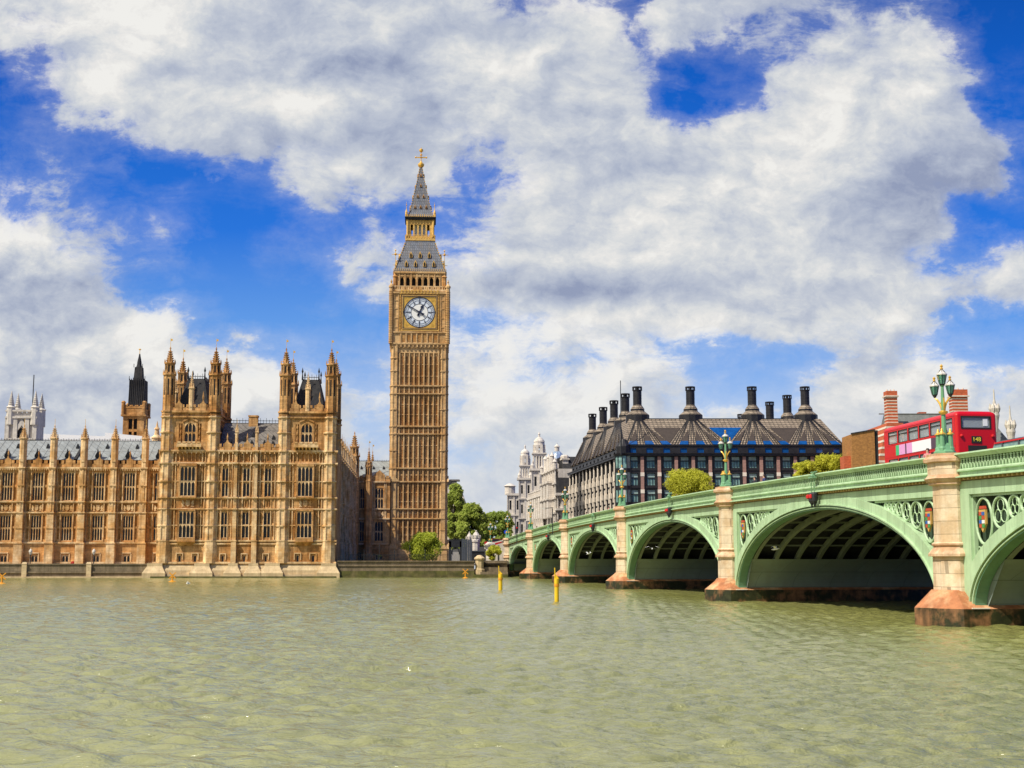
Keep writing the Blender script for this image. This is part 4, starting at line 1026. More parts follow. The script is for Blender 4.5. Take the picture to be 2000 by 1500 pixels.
# spire
b = MB(); P = [(3.2, 430), (2.6, 418), (1.95, 395), (1.25, 368), (.62, 345), (.28, 326)]
for (r0, p0), (r1, p1) in zip(P, P[1:]):
    b.loftz([(-r0, -r0), (r0, -r0), (r0, r0), (-r0, r0)], Zr(p0), [(-r1, -r1), (r1, -r1), (r1, r1), (-r1, r1)], Zr(p1), cap=False)
spr = b.build('spire', 'slate_blue', TWR)
b = MB()
dq = MB(); w = .25; dq.ext([(-w, 0), (-w, .3), (0, .85), (w, .3), (w, 0)], -.2, .6); dq.mi = 1; dq.ext([(-w * .5, .05), (-w * .5, .3), (0, .5), (w * .5, .3), (w * .5, .05)], -.23, -.1); lcn = dq.mesh('lucarne', ['stone', 'void'])
def rs(py):
    for (r0, p0), (r1, p1) in zip(P, P[1:]):
        if p1 <= py <= p0: return r0 + (r1 - r0) * (p0 - py) / (p0 - p1)
    return .3
for k in range(4):
    b.set(0, 0, 0, k * PI / 2)
    for py, n_ in ((412, 3), (390, 2), (368, 1), (347, 1)):
        for i in range(n_):
            x = (i - (n_ - 1) / 2) * 1.35; y = -rs(py); z = Zr(py); w = .25
            put('lucarne', lcn, spr, (x * math.cos(k * PI / 2) - y * math.sin(k * PI / 2), x * math.sin(k * PI / 2) + y * math.cos(k * PI / 2), z), k * PI / 2)
    b.mi = 0
    for py in range(332, 426, 5): r = rs(py); b.cbox(-r, -r, Zr(py), .2, .2, .22)
b.set(); b.build('crocket', 'gold_stone', spr)
b = MB(); z = Zr
b.lathe(0, 0, [(.3, z(328)), (.75, z(324)), (.8, z(321)), (.4, z(318)), (.12, z(315)), (.10, z(309)), (.35, z(307.5)), (.1, z(306)), (.08, z(298)), (.5, z(295)), (.5, z(292)), (.05, z(289.5)), (.03, z(287))], 10)
b.bar((-1.3, 0, z(307.5)), (1.3, 0, z(307.5)), .22); b.bar((0, -1.3, z(307.5)), (0, 1.3, z(307.5)), .22)
for s in (-1, 1): b.lathe(s * 1.3, 0, [(.05, z(309.5)), (.26, z(307.5)), (.05, z(305.5))], 6)
b.lathe(0, 0, [(.14, z(304)), (.42, z(302.5)), (.14, z(301))], 6)
b.build('finial', 'gold', TWR)
# ================================================================== bridge
PHI = .1192
FB = Frame(-.619, 246.0, -(PI / 2 - PHI))        # x = along the bridge towards the near bank, y = into the deck, z = up
BRW = 26.0
SP = [0, 32.1, 67.0, 105.1, 144.9, 183.0, 217.9, 250.0]
ZT = lambda s: 8.68 - 1.8 * ((s - 118) / 120) ** 2
BR = thing('arched_bridge', FB.w(0, 0, 0), FB.a, 'long pale green arched iron bridge on cream stone piers', 'bridge')
def sweep(b, prof, s0, s1, n, close=True):
    rows = []
    for i in range(n + 1):
        s = s0 + (s1 - s0) * i / n; rows.append([b.P(s, m, ZT(s) + dz) for m, dz in prof])
    k = len(prof)
    for r0, r1 in zip(rows, rows[1:]):
        for j in range(k if close else k - 1): b.F(r0[j], r1[j], r1[(j + 1) % k], r0[(j + 1) % k])
    if close: b.F(*rows[0]); b.F(*rows[-1][::-1])
ZSP = .885
def ell(c, a, bb, t): return c - a * math.cos(t), ZSP + bb * math.sin(t)
def band(b, c, a, bb, w0, h0, w1, h1, y0, y1, n=56, t0=0, t1=PI, ends=False):
    """solid curved band between two offset ellipses, pushed from y0 to y1"""
    L = []
    for i in range(n + 1):
        t = t0 + (t1 - t0) * i / n
        p, q = ell(c, a + w0, bb + h0, t), ell(c, a + w1, bb + h1, t)
        L.append([b.P(p[0], y0, p[1]), b.P(q[0], y0, q[1]), b.P(q[0], y1, q[1]), b.P(p[0], y1, p[1])])
    for A, B in zip(L, L[1:]):
        for j in range(4): b.F(A[j], B[j], B[(j + 1) % 4], A[(j + 1) % 4])
for ai in range(7):
    s0, s1 = SP[ai], SP[ai + 1]
    x0, x1 = s0 + 2.0, s1 - 2.0; c = (x0 + x1) / 2; a = (x1 - x0) / 2; ztm = ZT(c); bb = ztm - 2.22 - ZSP
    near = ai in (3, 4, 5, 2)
    # parapet
    b = MB(); N = 24; e0, e1 = s0 + 1.2, s1 - 1.2
    sweep(b, [(-.30, 0), (-.32, -.07), (-.20, -.13), (-.12, -.24), (.12, -.24), (.16, -.05), (.1, 0)], e0, e1, N)
    sweep(b, [(-.12, -.74), (-.22, -.80), (-.22, -.86), (-.08, -.90), (-.10, -1.06), (-.34, -1.12), (-.34, -1.16), (.1, -1.16), (.1, -.74)], e0, e1, N)
    sweep(b, [(.04, -.24), (.04, -.74), (.055, -.74), (.055, -.24)], e0, e1, N)
    b.build('parapet', 'green', BR)
    b = MB(); m = BRW; sweep(b, [(m - .15, 0), (m + .15, 0), (m + .15, -1.16), (m - .15, -1.16)], e0, e1, N); b.build('parapet', 'green', BR)
    b = MB(); st = .30 if ai >= 2 else .5; n = int((e1 - e0) / st)
    for i in range(n):
        s = e0 + (i + .5) * (e1 - e0) / n; z = ZT(s); sl = 0
        for sg in (-1, 1): b.bar((s + sg * st * .46, -.03, z - .72), (s + sg * st * .04, -.03, z - .36), .05)
        b.bar((s, -.03, z - .38), (s, -.03, z - .24), .06); b.cbox(s, -.03, z - .50, st * .42, .05, .05)
        b.cbox(s, -.06, z - .82, .05, .1, .06)
        b.bar((s - st * .3, -.03, z - .30), (s + st * .3, -.03, z - .30), .05)
    b.build('parapet_tracery', 'green', BR)
    b = MB()  # dark slabs on the solid parapet sheet, painted shade of its piercings
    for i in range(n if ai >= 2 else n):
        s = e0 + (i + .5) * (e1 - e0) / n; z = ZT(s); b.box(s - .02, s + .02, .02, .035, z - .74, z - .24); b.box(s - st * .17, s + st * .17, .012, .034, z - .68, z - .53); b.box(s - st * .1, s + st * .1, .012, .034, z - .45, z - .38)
    b.build('parapet_opening_shade', 'spandrel_void', BR)
    # dentil course
    b = MB(); sweep(b, [(-.05, -1.16), (-.05, -1.32), (.3, -1.32), (.3, -1.16)], e0, e1, N); b.mi = 1; n = int((e1 - e0) / .42)
    for i in range(n): s = e0 + (i + .5) * (e1 - e0) / n; z = ZT(s); b.box(s - .08, s + .08, -.20, -.04, z - 1.28, z - 1.165)
    b.build('dentil_course', ['dentil_dark', 'dentil_gold'], BR)
    # spandrel facing
    b = MB(); TB = -1.95
    sweep(b, [(0, -1.32), (0, TB), (.5, TB), (.5, -1.32)], s0 + .9, s1 - .9, N)
    zl = lambda s: ZT(s) + TB
    ztop = lambda s: ZT(s) - 1.33
    wo, ho = 1.35, .84
    # ring face, clipped below the cornice
    L = []; n = 72
    for i in range(n + 1):
        t = PI * i / n; p, q = ell(c, a + .34, bb + .30, t), ell(c, a + wo, bb + ho, t)
        qz = min(q[1], ztop(q[0])); L.append((p, (q[0], qz)))
    for y0, y1 in ((-.03, .5),):
        for (p, q), (p2, q2) in zip(L, L[1:]):
            b.quad((p[0], y0, p[1]), (q[0], y0, q[1]), (q2[0], y0, q2[1]), (p2[0], y0, p2[1]))
            b.quad((q[0], y0, q[1]), (q[0], y1, q[1]), (q2[0], y1, q2[1]), (q2[0], y0, q2[1]))
    for e_, f_ in ((s0 + .9, s0 + 1.92), (s1 - 1.92, s1 - .9)): b.box(e_, f_, -.012, .5, ZSP, zl(e_) + .002)
    # inner frame fillet round the recess
    for sg in (-1, 1):
        xl = (s0 + 1.92) if sg < 0 else (s1 - 1.92)
        q = lambda x: ZSP + (bb + ho) * math.sqrt(max(0, 1 - ((x - c) / (a + wo)) ** 2))
        b.box(min(xl, xl - sg * .12), max(xl, xl - sg * .12), .12, .3, q(xl), zl(xl) + .01)
        xs = np.linspace(xl, c, 60); xe = [x for x in xs if q(x) < zl(x) - .12]
        if len(xe) > 2: 
            for xa, xb in zip(xe, xe[1:]): b.box(min(xa, xb), max(xa, xb), .12, .3, zl(xa) - .12, zl(xa) + .02)
    b.build('spandrel', 'green', BR)
    # recess back plate, its shade put into the dark colour
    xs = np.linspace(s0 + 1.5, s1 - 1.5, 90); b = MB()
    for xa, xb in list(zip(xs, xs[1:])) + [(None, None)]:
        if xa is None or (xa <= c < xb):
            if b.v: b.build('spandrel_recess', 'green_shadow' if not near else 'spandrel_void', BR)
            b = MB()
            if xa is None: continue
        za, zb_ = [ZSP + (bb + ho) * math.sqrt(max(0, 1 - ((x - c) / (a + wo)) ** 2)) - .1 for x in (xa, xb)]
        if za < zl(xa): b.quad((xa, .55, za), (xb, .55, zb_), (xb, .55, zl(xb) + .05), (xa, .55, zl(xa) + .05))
    pass
    # tracery circles, shrinking towards the crown; a painted shield in the first
    eo = [ell(c, a + wo, bb + ho, t) for t in np.linspace(0, PI, 400)]
    for sg in (-1, 1):
        b = MB(); xl = (s0 + 2.08) if sg < 0 else (s1 - 2.08); d = -sg; first = None
        for k in range(7):
            lo, hi = .02, 1.3
            for _ in range(18):
                r = (lo + hi) / 2; px_ = xl + d * r; zt_ = zl(px_) - .12
                sq = 1.35 if k == 0 else 1.0
                dm_ = min(math.hypot((ex - px_), (ez - (zt_ - r * sq)) / sq) for ex, ez in eo[::4])
                inside = ((px_ - c) / (a + wo)) ** 2 + ((zt_ - r * sq - ZSP) / (bb + ho)) ** 2 < 1
                if dm_ > r and not inside: lo = r
                else: hi = r
            r = lo
            if r < .1: break
            px_ = xl + d * r; zc_ = zl(px_) - .12 - r * (1.35 if k == 0 else 1)
            sq = 1.35 if k == 0 else 1.0
            b.tube([(px_ + r * .93 * math.cos(t), .2, zc_ + r * .93 * sq * math.sin(t)) for t in np.linspace(0, 2 * PI, 25)[:-1]], .13, 6, True)
            if k > 0 and r > .2:
                for q in range(3):
                    t = q * 2 * PI / 3 + PI / 2; b.tube([(px_ + r * .42 * math.cos(t) + r * .38 * math.cos(u), .22, zc_ + r * .42 * math.sin(t) + r * .38 * math.sin(u)) for u in np.linspace(0, 2 * PI, 11)[:-1]], .06, 4, True)
            if k == 0:
                first = (px_, zc_, r)
                zz = zc_ - r * sq; r2 = .22
                for q in range(3): b.tube([(xl + d * (.26 - q * .03) + r2 * .8 * math.cos(t), .2, zz - .28 - q * .5 + r2 * 1.1 * math.sin(t)) for t in np.linspace(0, 2 * PI, 13)[:-1]], .07, 5, True); r2 *= .75
            xl += d * 2 * r
        if b.v: b.build('tracery', 'green', BR)
        if first and (sg < 0 or near):
            px_, zc_, r = first; w, h = r * .38, r * .62
            q = MB(); cols = ['shield_gold', 'shield_red', 'shield_blue', 'shield_green', 'white_paint']
            q.mi = 0; q.ext([(px_ - w, zc_ + h), (px_ + w, zc_ + h), (px_ + w, zc_ - h * .25), (px_, zc_ - h), (px_ - w, zc_ - h * .25)], .10, .2)
            for (i, j, m_) in ((0, 0, 1), (1, 0, 2), (0, 1, 3), (1, 1, 1), (0, 2, 2), (1, 2, 4), (0, 3, 1), (1, 3, 3)):
                q.mi = m_; xa = px_ - w * .82 + i * w * .85; za = zc_ + h * .86 - (j + 1) * h * .36; q.box(xa, xa + w * .75, .07, .11, za, za + h * .30)
            q.mi = 1; q.ext([(px_ - w * .9, zc_ + h * 1.06), (px_ + w * .9, zc_ + h * 1.06), (px_ + w * .7, zc_ + h * 1.32), (px_ - w * .7, zc_ + h * 1.32)], .1, .2)
            q.build('shield', cols, BR)
    # mouldings of the arch edge
    b = MB()
    band(b, c, a, bb, .26, .24, .36, .32, -.14, .3); band(b, c, a, bb, .10, .09, .18, .16, -.06, .3)
    b.build('arch_moulding', 'green', BR)
    b = MB(); band(b, c, a, bb, 0, 0, .30, .27, .02, .6); b.build('arch_edge', 'green_dark', BR)
    # ribs, soffit and the panels on the pier sides
    tS = math.asin(min(1, (3.15 - ZSP) / bb))
    for k in range(16):
        y = .7 + k * (BRW - 1.6) / 15
        b = MB(); band(b, c, a, bb, .02, .02, .46, .38, y, y + .28, n=40, t0=tS * .8, t1=PI - tS * .8); b.build('arch_rib', 'soffit', BR)
    b = MB()
    for f in (.16, .27, .39, .52, .66, .82):
        for t in (tS + (PI / 2 - tS) * f, PI - tS - (PI / 2 - tS) * f):
            p = ell(c, a + .32, bb + .27, t); b.box(p[0] - .06, p[0] + .06, .9, BRW - .6, p[1] - .06, p[1] + .06)
    b.build('cross_beam', 'soffit', BR)
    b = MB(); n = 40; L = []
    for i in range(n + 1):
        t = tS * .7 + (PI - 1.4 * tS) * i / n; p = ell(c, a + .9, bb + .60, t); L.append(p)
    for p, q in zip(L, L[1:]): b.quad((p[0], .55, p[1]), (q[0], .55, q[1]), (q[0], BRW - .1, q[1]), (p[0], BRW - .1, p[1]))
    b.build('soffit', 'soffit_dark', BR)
    for t0, t1 in ((0, tS), (PI, PI - tS)):
        b = MB(); L = [ell(c, a + .0, bb + .0, t0 + (t1 - t0) * i / 10) for i in range(11)]
        for p, q in zip(L, L[1:]): b.quad((p[0], .62, p[1]), (q[0], .62, q[1]), (q[0], BRW - .3, q[1]), (p[0], BRW - .3, p[1]))
        e = x0 - .9 if t0 == 0 else x1 + .9
        b.quad((L[-1][0], .62, L[-1][1]), (e, .62, L[-1][1]), (e, BRW - .3, L[-1][1]), (L[-1][0], BRW - .3, L[-1][1]))
        b.quad((x0 if t0 == 0 else x1, .62, ZSP), (e, .62, ZSP), (e, .62, 3.1), (L[-1][0], .62, L[-1][1]))
        b.build('pier_side_panel', 'pier_side', BR)
def octp(cx, cy, ap):
    r = ap / math.cos(PI / 8); return [(cx + r * math.cos(PI / 8 + k * PI / 4), cy + r * math.sin(PI / 8 + k * PI / 4)) for k in range(8)]
for i, s in enumerate(SP):
    zt = ZT(s); b = MB(); cy = .26
    pier = None
    prof = [(r * .90, z) for r, z in [(1.24, 1.3), (1.22, 3.28), (1.42, 3.30), (1.42, 3.42), (1.16, 3.72), (1.16, 3.78), (1.24, 3.82), (1.24, 3.9), (1.12, 3.96), (1.09, zt - 1.5), (1.30, zt - 1.44), (1.30, zt - 1.36), (1.38, zt - 1.30), (1.50, zt - 1.16), (1.42, zt - 1.12), (1.30, zt - .98), (1.30, zt - .42), (1.48, zt - .36), (1.50, zt - .22), (1.34, zt - .08), (1.34, zt + .03)]]
    for cyy in (cy, BRW - .26):
        for (r0, z0), (r1, z1) in zip(prof, prof[1:]):
            b.mi = 1 if (3.29 < (z0 + z1) / 2 < 3.9 or zt - 1.46 < (z0 + z1) / 2 < zt - 1.0 or (z0 + z1) / 2 > zt - .4) else 0
            b.loftz(octp(s, cyy, r0), z0, octp(s, cyy, r1), z1, cap=z1 > zt)
    b.mi = 0; b.box(s - 1.05, s + 1.05, .4, BRW - .4, 1, zt - 1.6)
    pier = b.build('pier', ['granite', 'granite_red'], BR)
    P_ = [(s, -2.05), (s + 1.6, -1.3), (s + 2.25, -.65), (s + 2.25, BRW + .85), (s, BRW + 2.2), (s - 2.25, BRW + .85), (s - 2.25, -.65), (s - 1.6, -1.3)]
    Q_ = [(s, -.98), (s + .5, -.94), (s + 1.02, -.42), (s + 1.12, BRW + .7), (s, BRW + 1.3), (s - 1.12, BRW + .7), (s - 1.02, -.42), (s - .5, -.94)]
    b = MB(); b.loftz(P_, ZSP, Q_, 1.72); b.build('pier_foot', 'rust', pier)
    b = MB(); b.extz([(x, y) for x, y in P_], -2.5, ZSP - .002); b.build('pier_plinth', 'wet', pier)
    b = MB()
    for sg in (-1, 1): b.box(s + sg * 2.0 - .3, s + sg * 2.0 + .3, -.25, .6, ZSP + .004, ZSP + .05)
    b.build('bearing_pad', 'stone_bright', pier)
# deck
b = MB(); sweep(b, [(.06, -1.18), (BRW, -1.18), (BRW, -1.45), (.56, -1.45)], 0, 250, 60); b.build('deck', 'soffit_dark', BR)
b = MB(); sweep(b, [(4.6, -1.16), (BRW - 4.6, -1.16)], -2, 250, 60, close=False)
o = b.build('road', 'asphalt', None, FB.w(0, 0, 0), FB.a); tag(o, kind='structure')
for m0, m1, nm in ((.14, 4.6, 'pavement'), (BRW - 4.6, BRW - .16, 'pavement')):
    b = MB(); sweep(b, [(m0, -1.02), (m1, -1.02), (m1, -1.17), (m0, -1.17)], 0, 250, 60); o = b.build(nm, 'paving', None, FB.w(0, 0, 0), FB.a); tag(o, kind='structure')

# ------------------------------------------------------------------ bridge lamps
def lantern(b0, name_parent, x, y, z, s=1.):
    g = MB(); g.lathe(x, y, [(.145 * s, z), (.25 * s, z + .5 * s)], 8); o = g.build('lantern', 'lamp_glass', name_parent)
    g = MB(); g.lathe(x, y, [(.28 * s, z + .5 * s), (.285 * s, z + .56 * s), (.16 * s, z + .68 * s), (.05 * s, z + .80 * s)], 8)
    g.build('lantern_roof', 'lamp_silver', o)
    g = MB()
    for k in range(8):
        a = PI / 8 + k * PI / 4; g.bar((x + .148 * s * math.cos(a), y + .148 * s * math.sin(a), z), (x + .255 * s * math.cos(a), y + .255 * s * math.sin(a), z + .51 * s), .022)
        g.bar((x + .285 * s * math.cos(a), y + .285 * s * math.sin(a), z + .53 * s), (x + .04 * s * math.cos(a), y + .04 * s * math.sin(a), z + .82 * s), .02)
    g.lathe(x, y, [(.03, z - .18 * s), (.05, z - .16 * s), (.16 * s, z + .01)], 8); g.build('lantern_frame', 'iron_black', o)
    g = MB(); g.lathe(x, y, [(.06 * s, z + .8 * s), (.10 * s, z + .86 * s), (.05 * s, z + .92 * s), (.10 * s, z + 1.0 * s), (.01, z + 1.1 * s)], 6); 
    g.build('lantern_finial', 'gold', o)
    g = MB(); g.lathe(x, y, [(.07 * s, z + .06), (.11 * s, z + .42 * s)], 6); g.build('lantern_glow', 'lamp_pale', o)
def make_lamp():
    t = thing('bridge_lamp', (0, 0, 0), FB.a, '', 'street lamp', 'green and gold lamps standing on the bridge piers')
    b = MB(); b.lathe(0, 0, [(.52, 0), (.52, .12), (.42, .2), (.3, .45), (.16, .6), (.13, .9), (.11, 1.6), (.10, 1.95), (.2, 2.0), (.2, 2.02), (.1, 2.1), (.09, 2.6), (.07, 3.3), (.12, 3.36)], 8)
    b.build('column', 'lamp_green', t)
    for k in range(4):
        a = PI / 4 + k * PI / 2; x, y = .30 * math.cos(a), .30 * math.sin(a)
        b = MB(); b.lathe(x, y, [(.17, 0), (.17, .3), (.13, .36), (.11, .9), (.15, .95)], 8); o = b.build('corner_shaft', 'lamp_green', t)
        b = MB(); b.lathe(x, y, [(.17, .95), (.17, .99), (.08, 1.06), (.05, 1.14), (.06, 1.17), (.01, 1.25)], 8); b.build('cap', 'gold', o)
    b = MB(); b.lathe(0, 0, [(.1, 1.93), (.22, 2.02), (.23, 2.08), (.15, 2.12)], 10)
    A = .85
    for sg in (-1, 1):
        dx, dy = math.cos(A) * sg, math.sin(A) * sg
        b.tube([(dx * r, dy * r, z) for r, z in ((.06, 2.12), (.08, 2.3), (.16, 2.5), (.28, 2.68), (.38, 2.76))], [.10, .12, .10, .09, .06], 6)
        b.ext([(0.0, 2.15), (.1, 2.15), (.2, 2.5), (.1, 2.75), (0, 2.8)], -.03, .03) if sg > 0 else b.ext([(0, 2.15), (0, 2.8), (-.1, 2.75), (-.2, 2.5), (-.1, 2.15)], -.03, .03)
    b.build('bracket', 'gold', t)
    for sg in (-1, 1): lantern(None, t, math.cos(A) * sg * .38, math.sin(A) * sg * .38, 2.92, .82)
    lantern(None, t, 0, 0, 3.42, .9)
    return t
lamp = make_lamp()
labs = ['bridge lamp on the farthest pier, in front of the dark green trees', 'bridge lamp on the second farthest pier, before the white government buildings', 'bridge lamp in front of the corner of the white stone block, third farthest pier',
        'bridge lamp standing before the left end of the black-framed building', 'bridge lamp in front of the wide bronze-roofed building and its blue windows', 'largest green and gold triple lamp, standing in front of the red double-decker bus']
for i in range(6):
    o = lamp if i == 5 else copy_tree(lamp)
    o.location = FB.w(SP[i], -.2, ZT(SP[i]) + .03); o['label'] = labs[i]
o = copy_tree(lamp); px = at(958, 1065, 252); o.location = (px[0], 252, px[2]); o['label'] = 'small bridge lamp beyond the bridge end, left of the first pier, above the yellow bush'

# ------------------------------------------------------------------ navigation signals
def make_signal():
    t = thing('navigation_signal', (0, 0, 0), FB.a, '', 'signal light', 'pairs of red signal lights hanging over the arches')
    b = MB()
    for x in (-.25, .25): b.bar((x, -.35, .0), (x, -.35, 1.0), .04)
    b.box(-.35, .35, -.5, -.2, .95, 1.05); b.bar((-.3, -.3, 1.02), (.3, -.3, 1.35), .05); b.bar((.3, -.3, 1.02), (-.3, -.3, 1.35), .05); b.bar((0, -.5, 1.1), (0, -.05, 1.4), .06); b.box(-.45, .45, -.32, -.26, 1.3, 1.36)
    b.lathe(0, -.35, [(.1, 1.0), (.16, 1.1), (.1, 1.22)], 8)
    b.build('bracket', 'green_shadow', t)
    for x in (-.25, .25):
        b = MB(); b.lathe(x, -.35, [(.10, -.62), (.20, -.45), (.21, -.02), (.12, .08)], 8); b.lathe(x, -.35, [(.03, -.85), (.1, -.6)], 6); b.build('lamp_housing', 'iron_black', t)
        b = MB(); b.lathe(x - .08, -.55, [(.03, -.32), (.14, -.26), (.14, -.1), (.03, -.04)], 10); b.build('lens', 'signal_red', t)
    return t
sg_ = make_signal()
sl_ = ['red signal lights above the crown of the largest visible arch', 'red signal lights above the second largest arch, below the yellow tree', 'red signal lights above the third largest arch', 'red signal lights above the second smallest arch']
for i, (px, py) in enumerate(((1591, 969), (1309, 996), (1159.5, 1027), (1072, 1047))):
    o = sg_ if i == 0 else copy_tree(sg_); u, z = FB.uz(px, py, -.3); o.location = FB.w(u, -.05, z + .15); o['label'] = sl_[i]

# ------------------------------------------------------------------ red double-decker bus
BL_, BW_, BH_ = 10.6, 2.5, 4.38
s_r = 171.3
zd_ = ZT(166) - 1.08
BUS = thing('double_decker_bus', FB.w(s_r, 5.95, zd_), FB.a, 'red double-decker bus seen from behind as it drives over the bridge', 'bus')
# local x: 0 at the rear (near the camera), -BL_ at the front; y: 0 near side .. BW_
wins_u = []; ww = 1.42; gx = .17
k0 = -.45
for i in range(6): xb = k0 - i * (ww + gx); wins_u.append((xb - ww, xb, 3.20, 4.0))
wins_l = [(k0 - i * (ww + gx) - ww, k0 - i * (ww + gx), 1.35, 2.22) for i in range(1, 6)]
b = MB(); b.wall(-BL_ + .1, -.18, .35, 4.12, 0, wins_u + wins_l, .08, rim=False)
b.set(0, BW_, 0, PI); b.wall(.18, BL_ - .1, .35, 4.12, 0, [(-h[1], -h[0], h[2], h[3]) for h in wins_u + wins_l], .08, rim=False)
b.set(0, 0, 0, PI / 2)           # rear face: local x across the bus
rear_w = (.34, BW_ - .42, 3.38, 4.02)
b.wall(.18, BW_ - .18, .35, 4.12, -.02, [rear_w], .08, rim=False)
b.set(-BL_, BW_, 0, -PI / 2); b.wall(.18, BW_ - .18, .35, 4.12, 0, [(.3, BW_ - .3, 3.1, 4.0), (.3, BW_ - .3, 1.3, 2.3)], .08, rim=False)
b.set()
def rc(cx, cy, a0):    # rounded vertical corner post
    pts = [(cx + .18 * math.cos(a0 + t), cy + .18 * math.sin(a0 + t)) for t in np.linspace(0, PI / 2, 6)]
    for p, q in zip(pts, pts[1:]): b.quad((p[0], p[1], .35), (q[0], q[1], .35), (q[0], q[1], 4.12), (p[0], p[1], 4.12))
rc(-.16, .18, -PI / 2); rc(-.16, BW_ - .18, 0); rc(-BL_ + .16, .18, PI); rc(-BL_ + .16, BW_ - .18, PI / 2)
def rrect(e, r=.2):
    pts = []
    for cx, cy, a0 in ((-.02 - e - r, e + r, -PI / 2), (-.02 - e - r, BW_ - e - r, 0), (-BL_ + e + r, BW_ - e - r, PI / 2), (-BL_ + e + r, e + r, PI)):
        pts += [(cx + r * math.cos(a0 + t), cy + r * math.sin(a0 + t)) for t in np.linspace(0, PI / 2, 5)]
    return pts
for (e0, z0), (e1, z1) in zip([(-.02, 4.10), (.0, 4.2), (.07, 4.3), (.22, 4.37)], [(.0, 4.2), (.07, 4.3), (.22, 4.37), (.6, 4.40)]): b.loftz(rrect(e0), z0, rrect(e1), z1)
b.box(-BL_ + .2, -.15, .1, BW_ - .1, 2.25, 2.35); b.box(-BL_ + .2, -.15, .1, BW_ - .1, .35, .45)
for z in (2.36, 3.12, .95): b.box(-BL_ + .15, -.15, -.012, .01, z, z + .03)
body = b.build('body', 'red', BUS)
for h in wins_u + wins_l:
    b = MB(); b.box(h[0], h[1], .05, .07, h[2], h[3]); o = b.build('window', 'bus_glass', BUS)
    b = MB(); t = .035
    for q in ((h[0], h[0] + t, h[2], h[3]), (h[1] - t, h[1], h[2], h[3]), (h[0], h[1], h[2], h[2] + t), (h[0], h[1], h[3] - t, h[3]), (h[0], h[1], h[3] - .25, h[3] - .22)): b.box(q[0], q[1], -.006, .05, q[2], q[3])
    b.build('window_frame', 'rubber', o)
for h in wins_u + wins_l: b = MB(); b.box(h[0], h[1], BW_ - .07, BW_ - .05, h[2], h[3]); b.build('window', 'bus_glass', BUS)
b = MB(0, 0, 0, PI / 2); b.box(rear_w[0], rear_w[1], .03, .05, rear_w[2], rear_w[3]); o = b.build('rear_window', 'bus_glass', BUS)
b = MB(0, 0, 0, PI / 2)
for q in ((rear_w[0] - .05, rear_w[0] + .02, rear_w[2] - .05, rear_w[3] + .05), (rear_w[1] - .02, rear_w[1] + .05, rear_w[2] - .05, rear_w[3] + .05), (rear_w[0], rear_w[1], rear_w[2] - .05, rear_w[2] + .02), (rear_w[0], rear_w[1], rear_w[3] - .02, rear_w[3] + .05)): b.box(q[0], q[1], -.045, .03, q[2], q[3])
b.build('window_seal', 'rubber', o)
b = MB(0, 0, 0, PI / 2); b.box(rear_w[1] - .42, rear_w[1] - .14, .0, .02, rear_w[2] + .12, rear_w[3] - .1); b.build('window_sticker', 'panel_white', o)
b = MB(0, 0, 0, PI / 2); b.box(.90, 1.50, -.06, -.02, 2.50, 2.90); o = b.build('route_box', 'rubber', BUS)
tm = text_mesh('148', .34, .01); tm.materials.append(mat('route_yellow', (.85, .75, .08), .5)); 
rt = put('route_number', tm, o, (.075, 1.20, 2.70)); rt.rotation_euler = (PI / 2, 0, PI / 2)
b = MB(0, 0, 0, PI / 2); b.box(.68, 1.80, -.05, -.02, 1.80, 2.36); b.build('engine_grille', 'rubber', BUS)
b = MB(0, 0, 0, PI / 2)
for x in (.30, 2.2): b.lathe(x, -.06, [(.07, 2.84), (.10, 2.88), (.10, 2.95), (.05, 3.0)], 8)
b.build('rear_marker', 'signal_red', BUS)
for x in (.14, BW_ - .34): b = MB(0, 0, 0, PI / 2); b.box(x, x + .2, -.05, -.02, .7, 1.3); b.build('tail_light', 'signal_red', BUS)
xa = -.9
for (x0_, x1_, m_) in ((-3.35, -2.35, 'panel_dark'), (-6.1, -3.35, 'panel_white'), (-6.95, -6.1, 'panel_pink'), (-7.15, -6.95, 'panel_dark'), (-8.1, -7.15, 'panel_pink'), (-8.6, -8.1, 'panel_green')):
    b = MB(); b.box(x0_, x1_, -.03, -.013, 2.42, 3.06); b.build('advert_panel', m_, BUS)
for x in (-2.2, -8.2):
    for y in (.02, BW_ - .32):
        b = MB(); n = 20; b.tube([(x + .4 * math.cos(2 * PI * k / n), y + .15, .48 + .4 * math.sin(2 * PI * k / n)) for k in range(n)], .2, 8, True); o = b.build('wheel', 'rubber', BUS)
        b = MB(); b.tube([(x, y + .02, .48), (x, y + .28, .48)], .6, 16); b.build('rim', 'lamp_silver', o)
b = MB()
for i in range(8):
    x = -1.2 - i * 1.05
    for y in (.5, 1.85): b.cbox(x, y, 2.35, .12, .75, .95); b.cbox(x - .25, y, 2.35, .45, .75, .45)
b.build('seat', 'seat_blue', BUS)
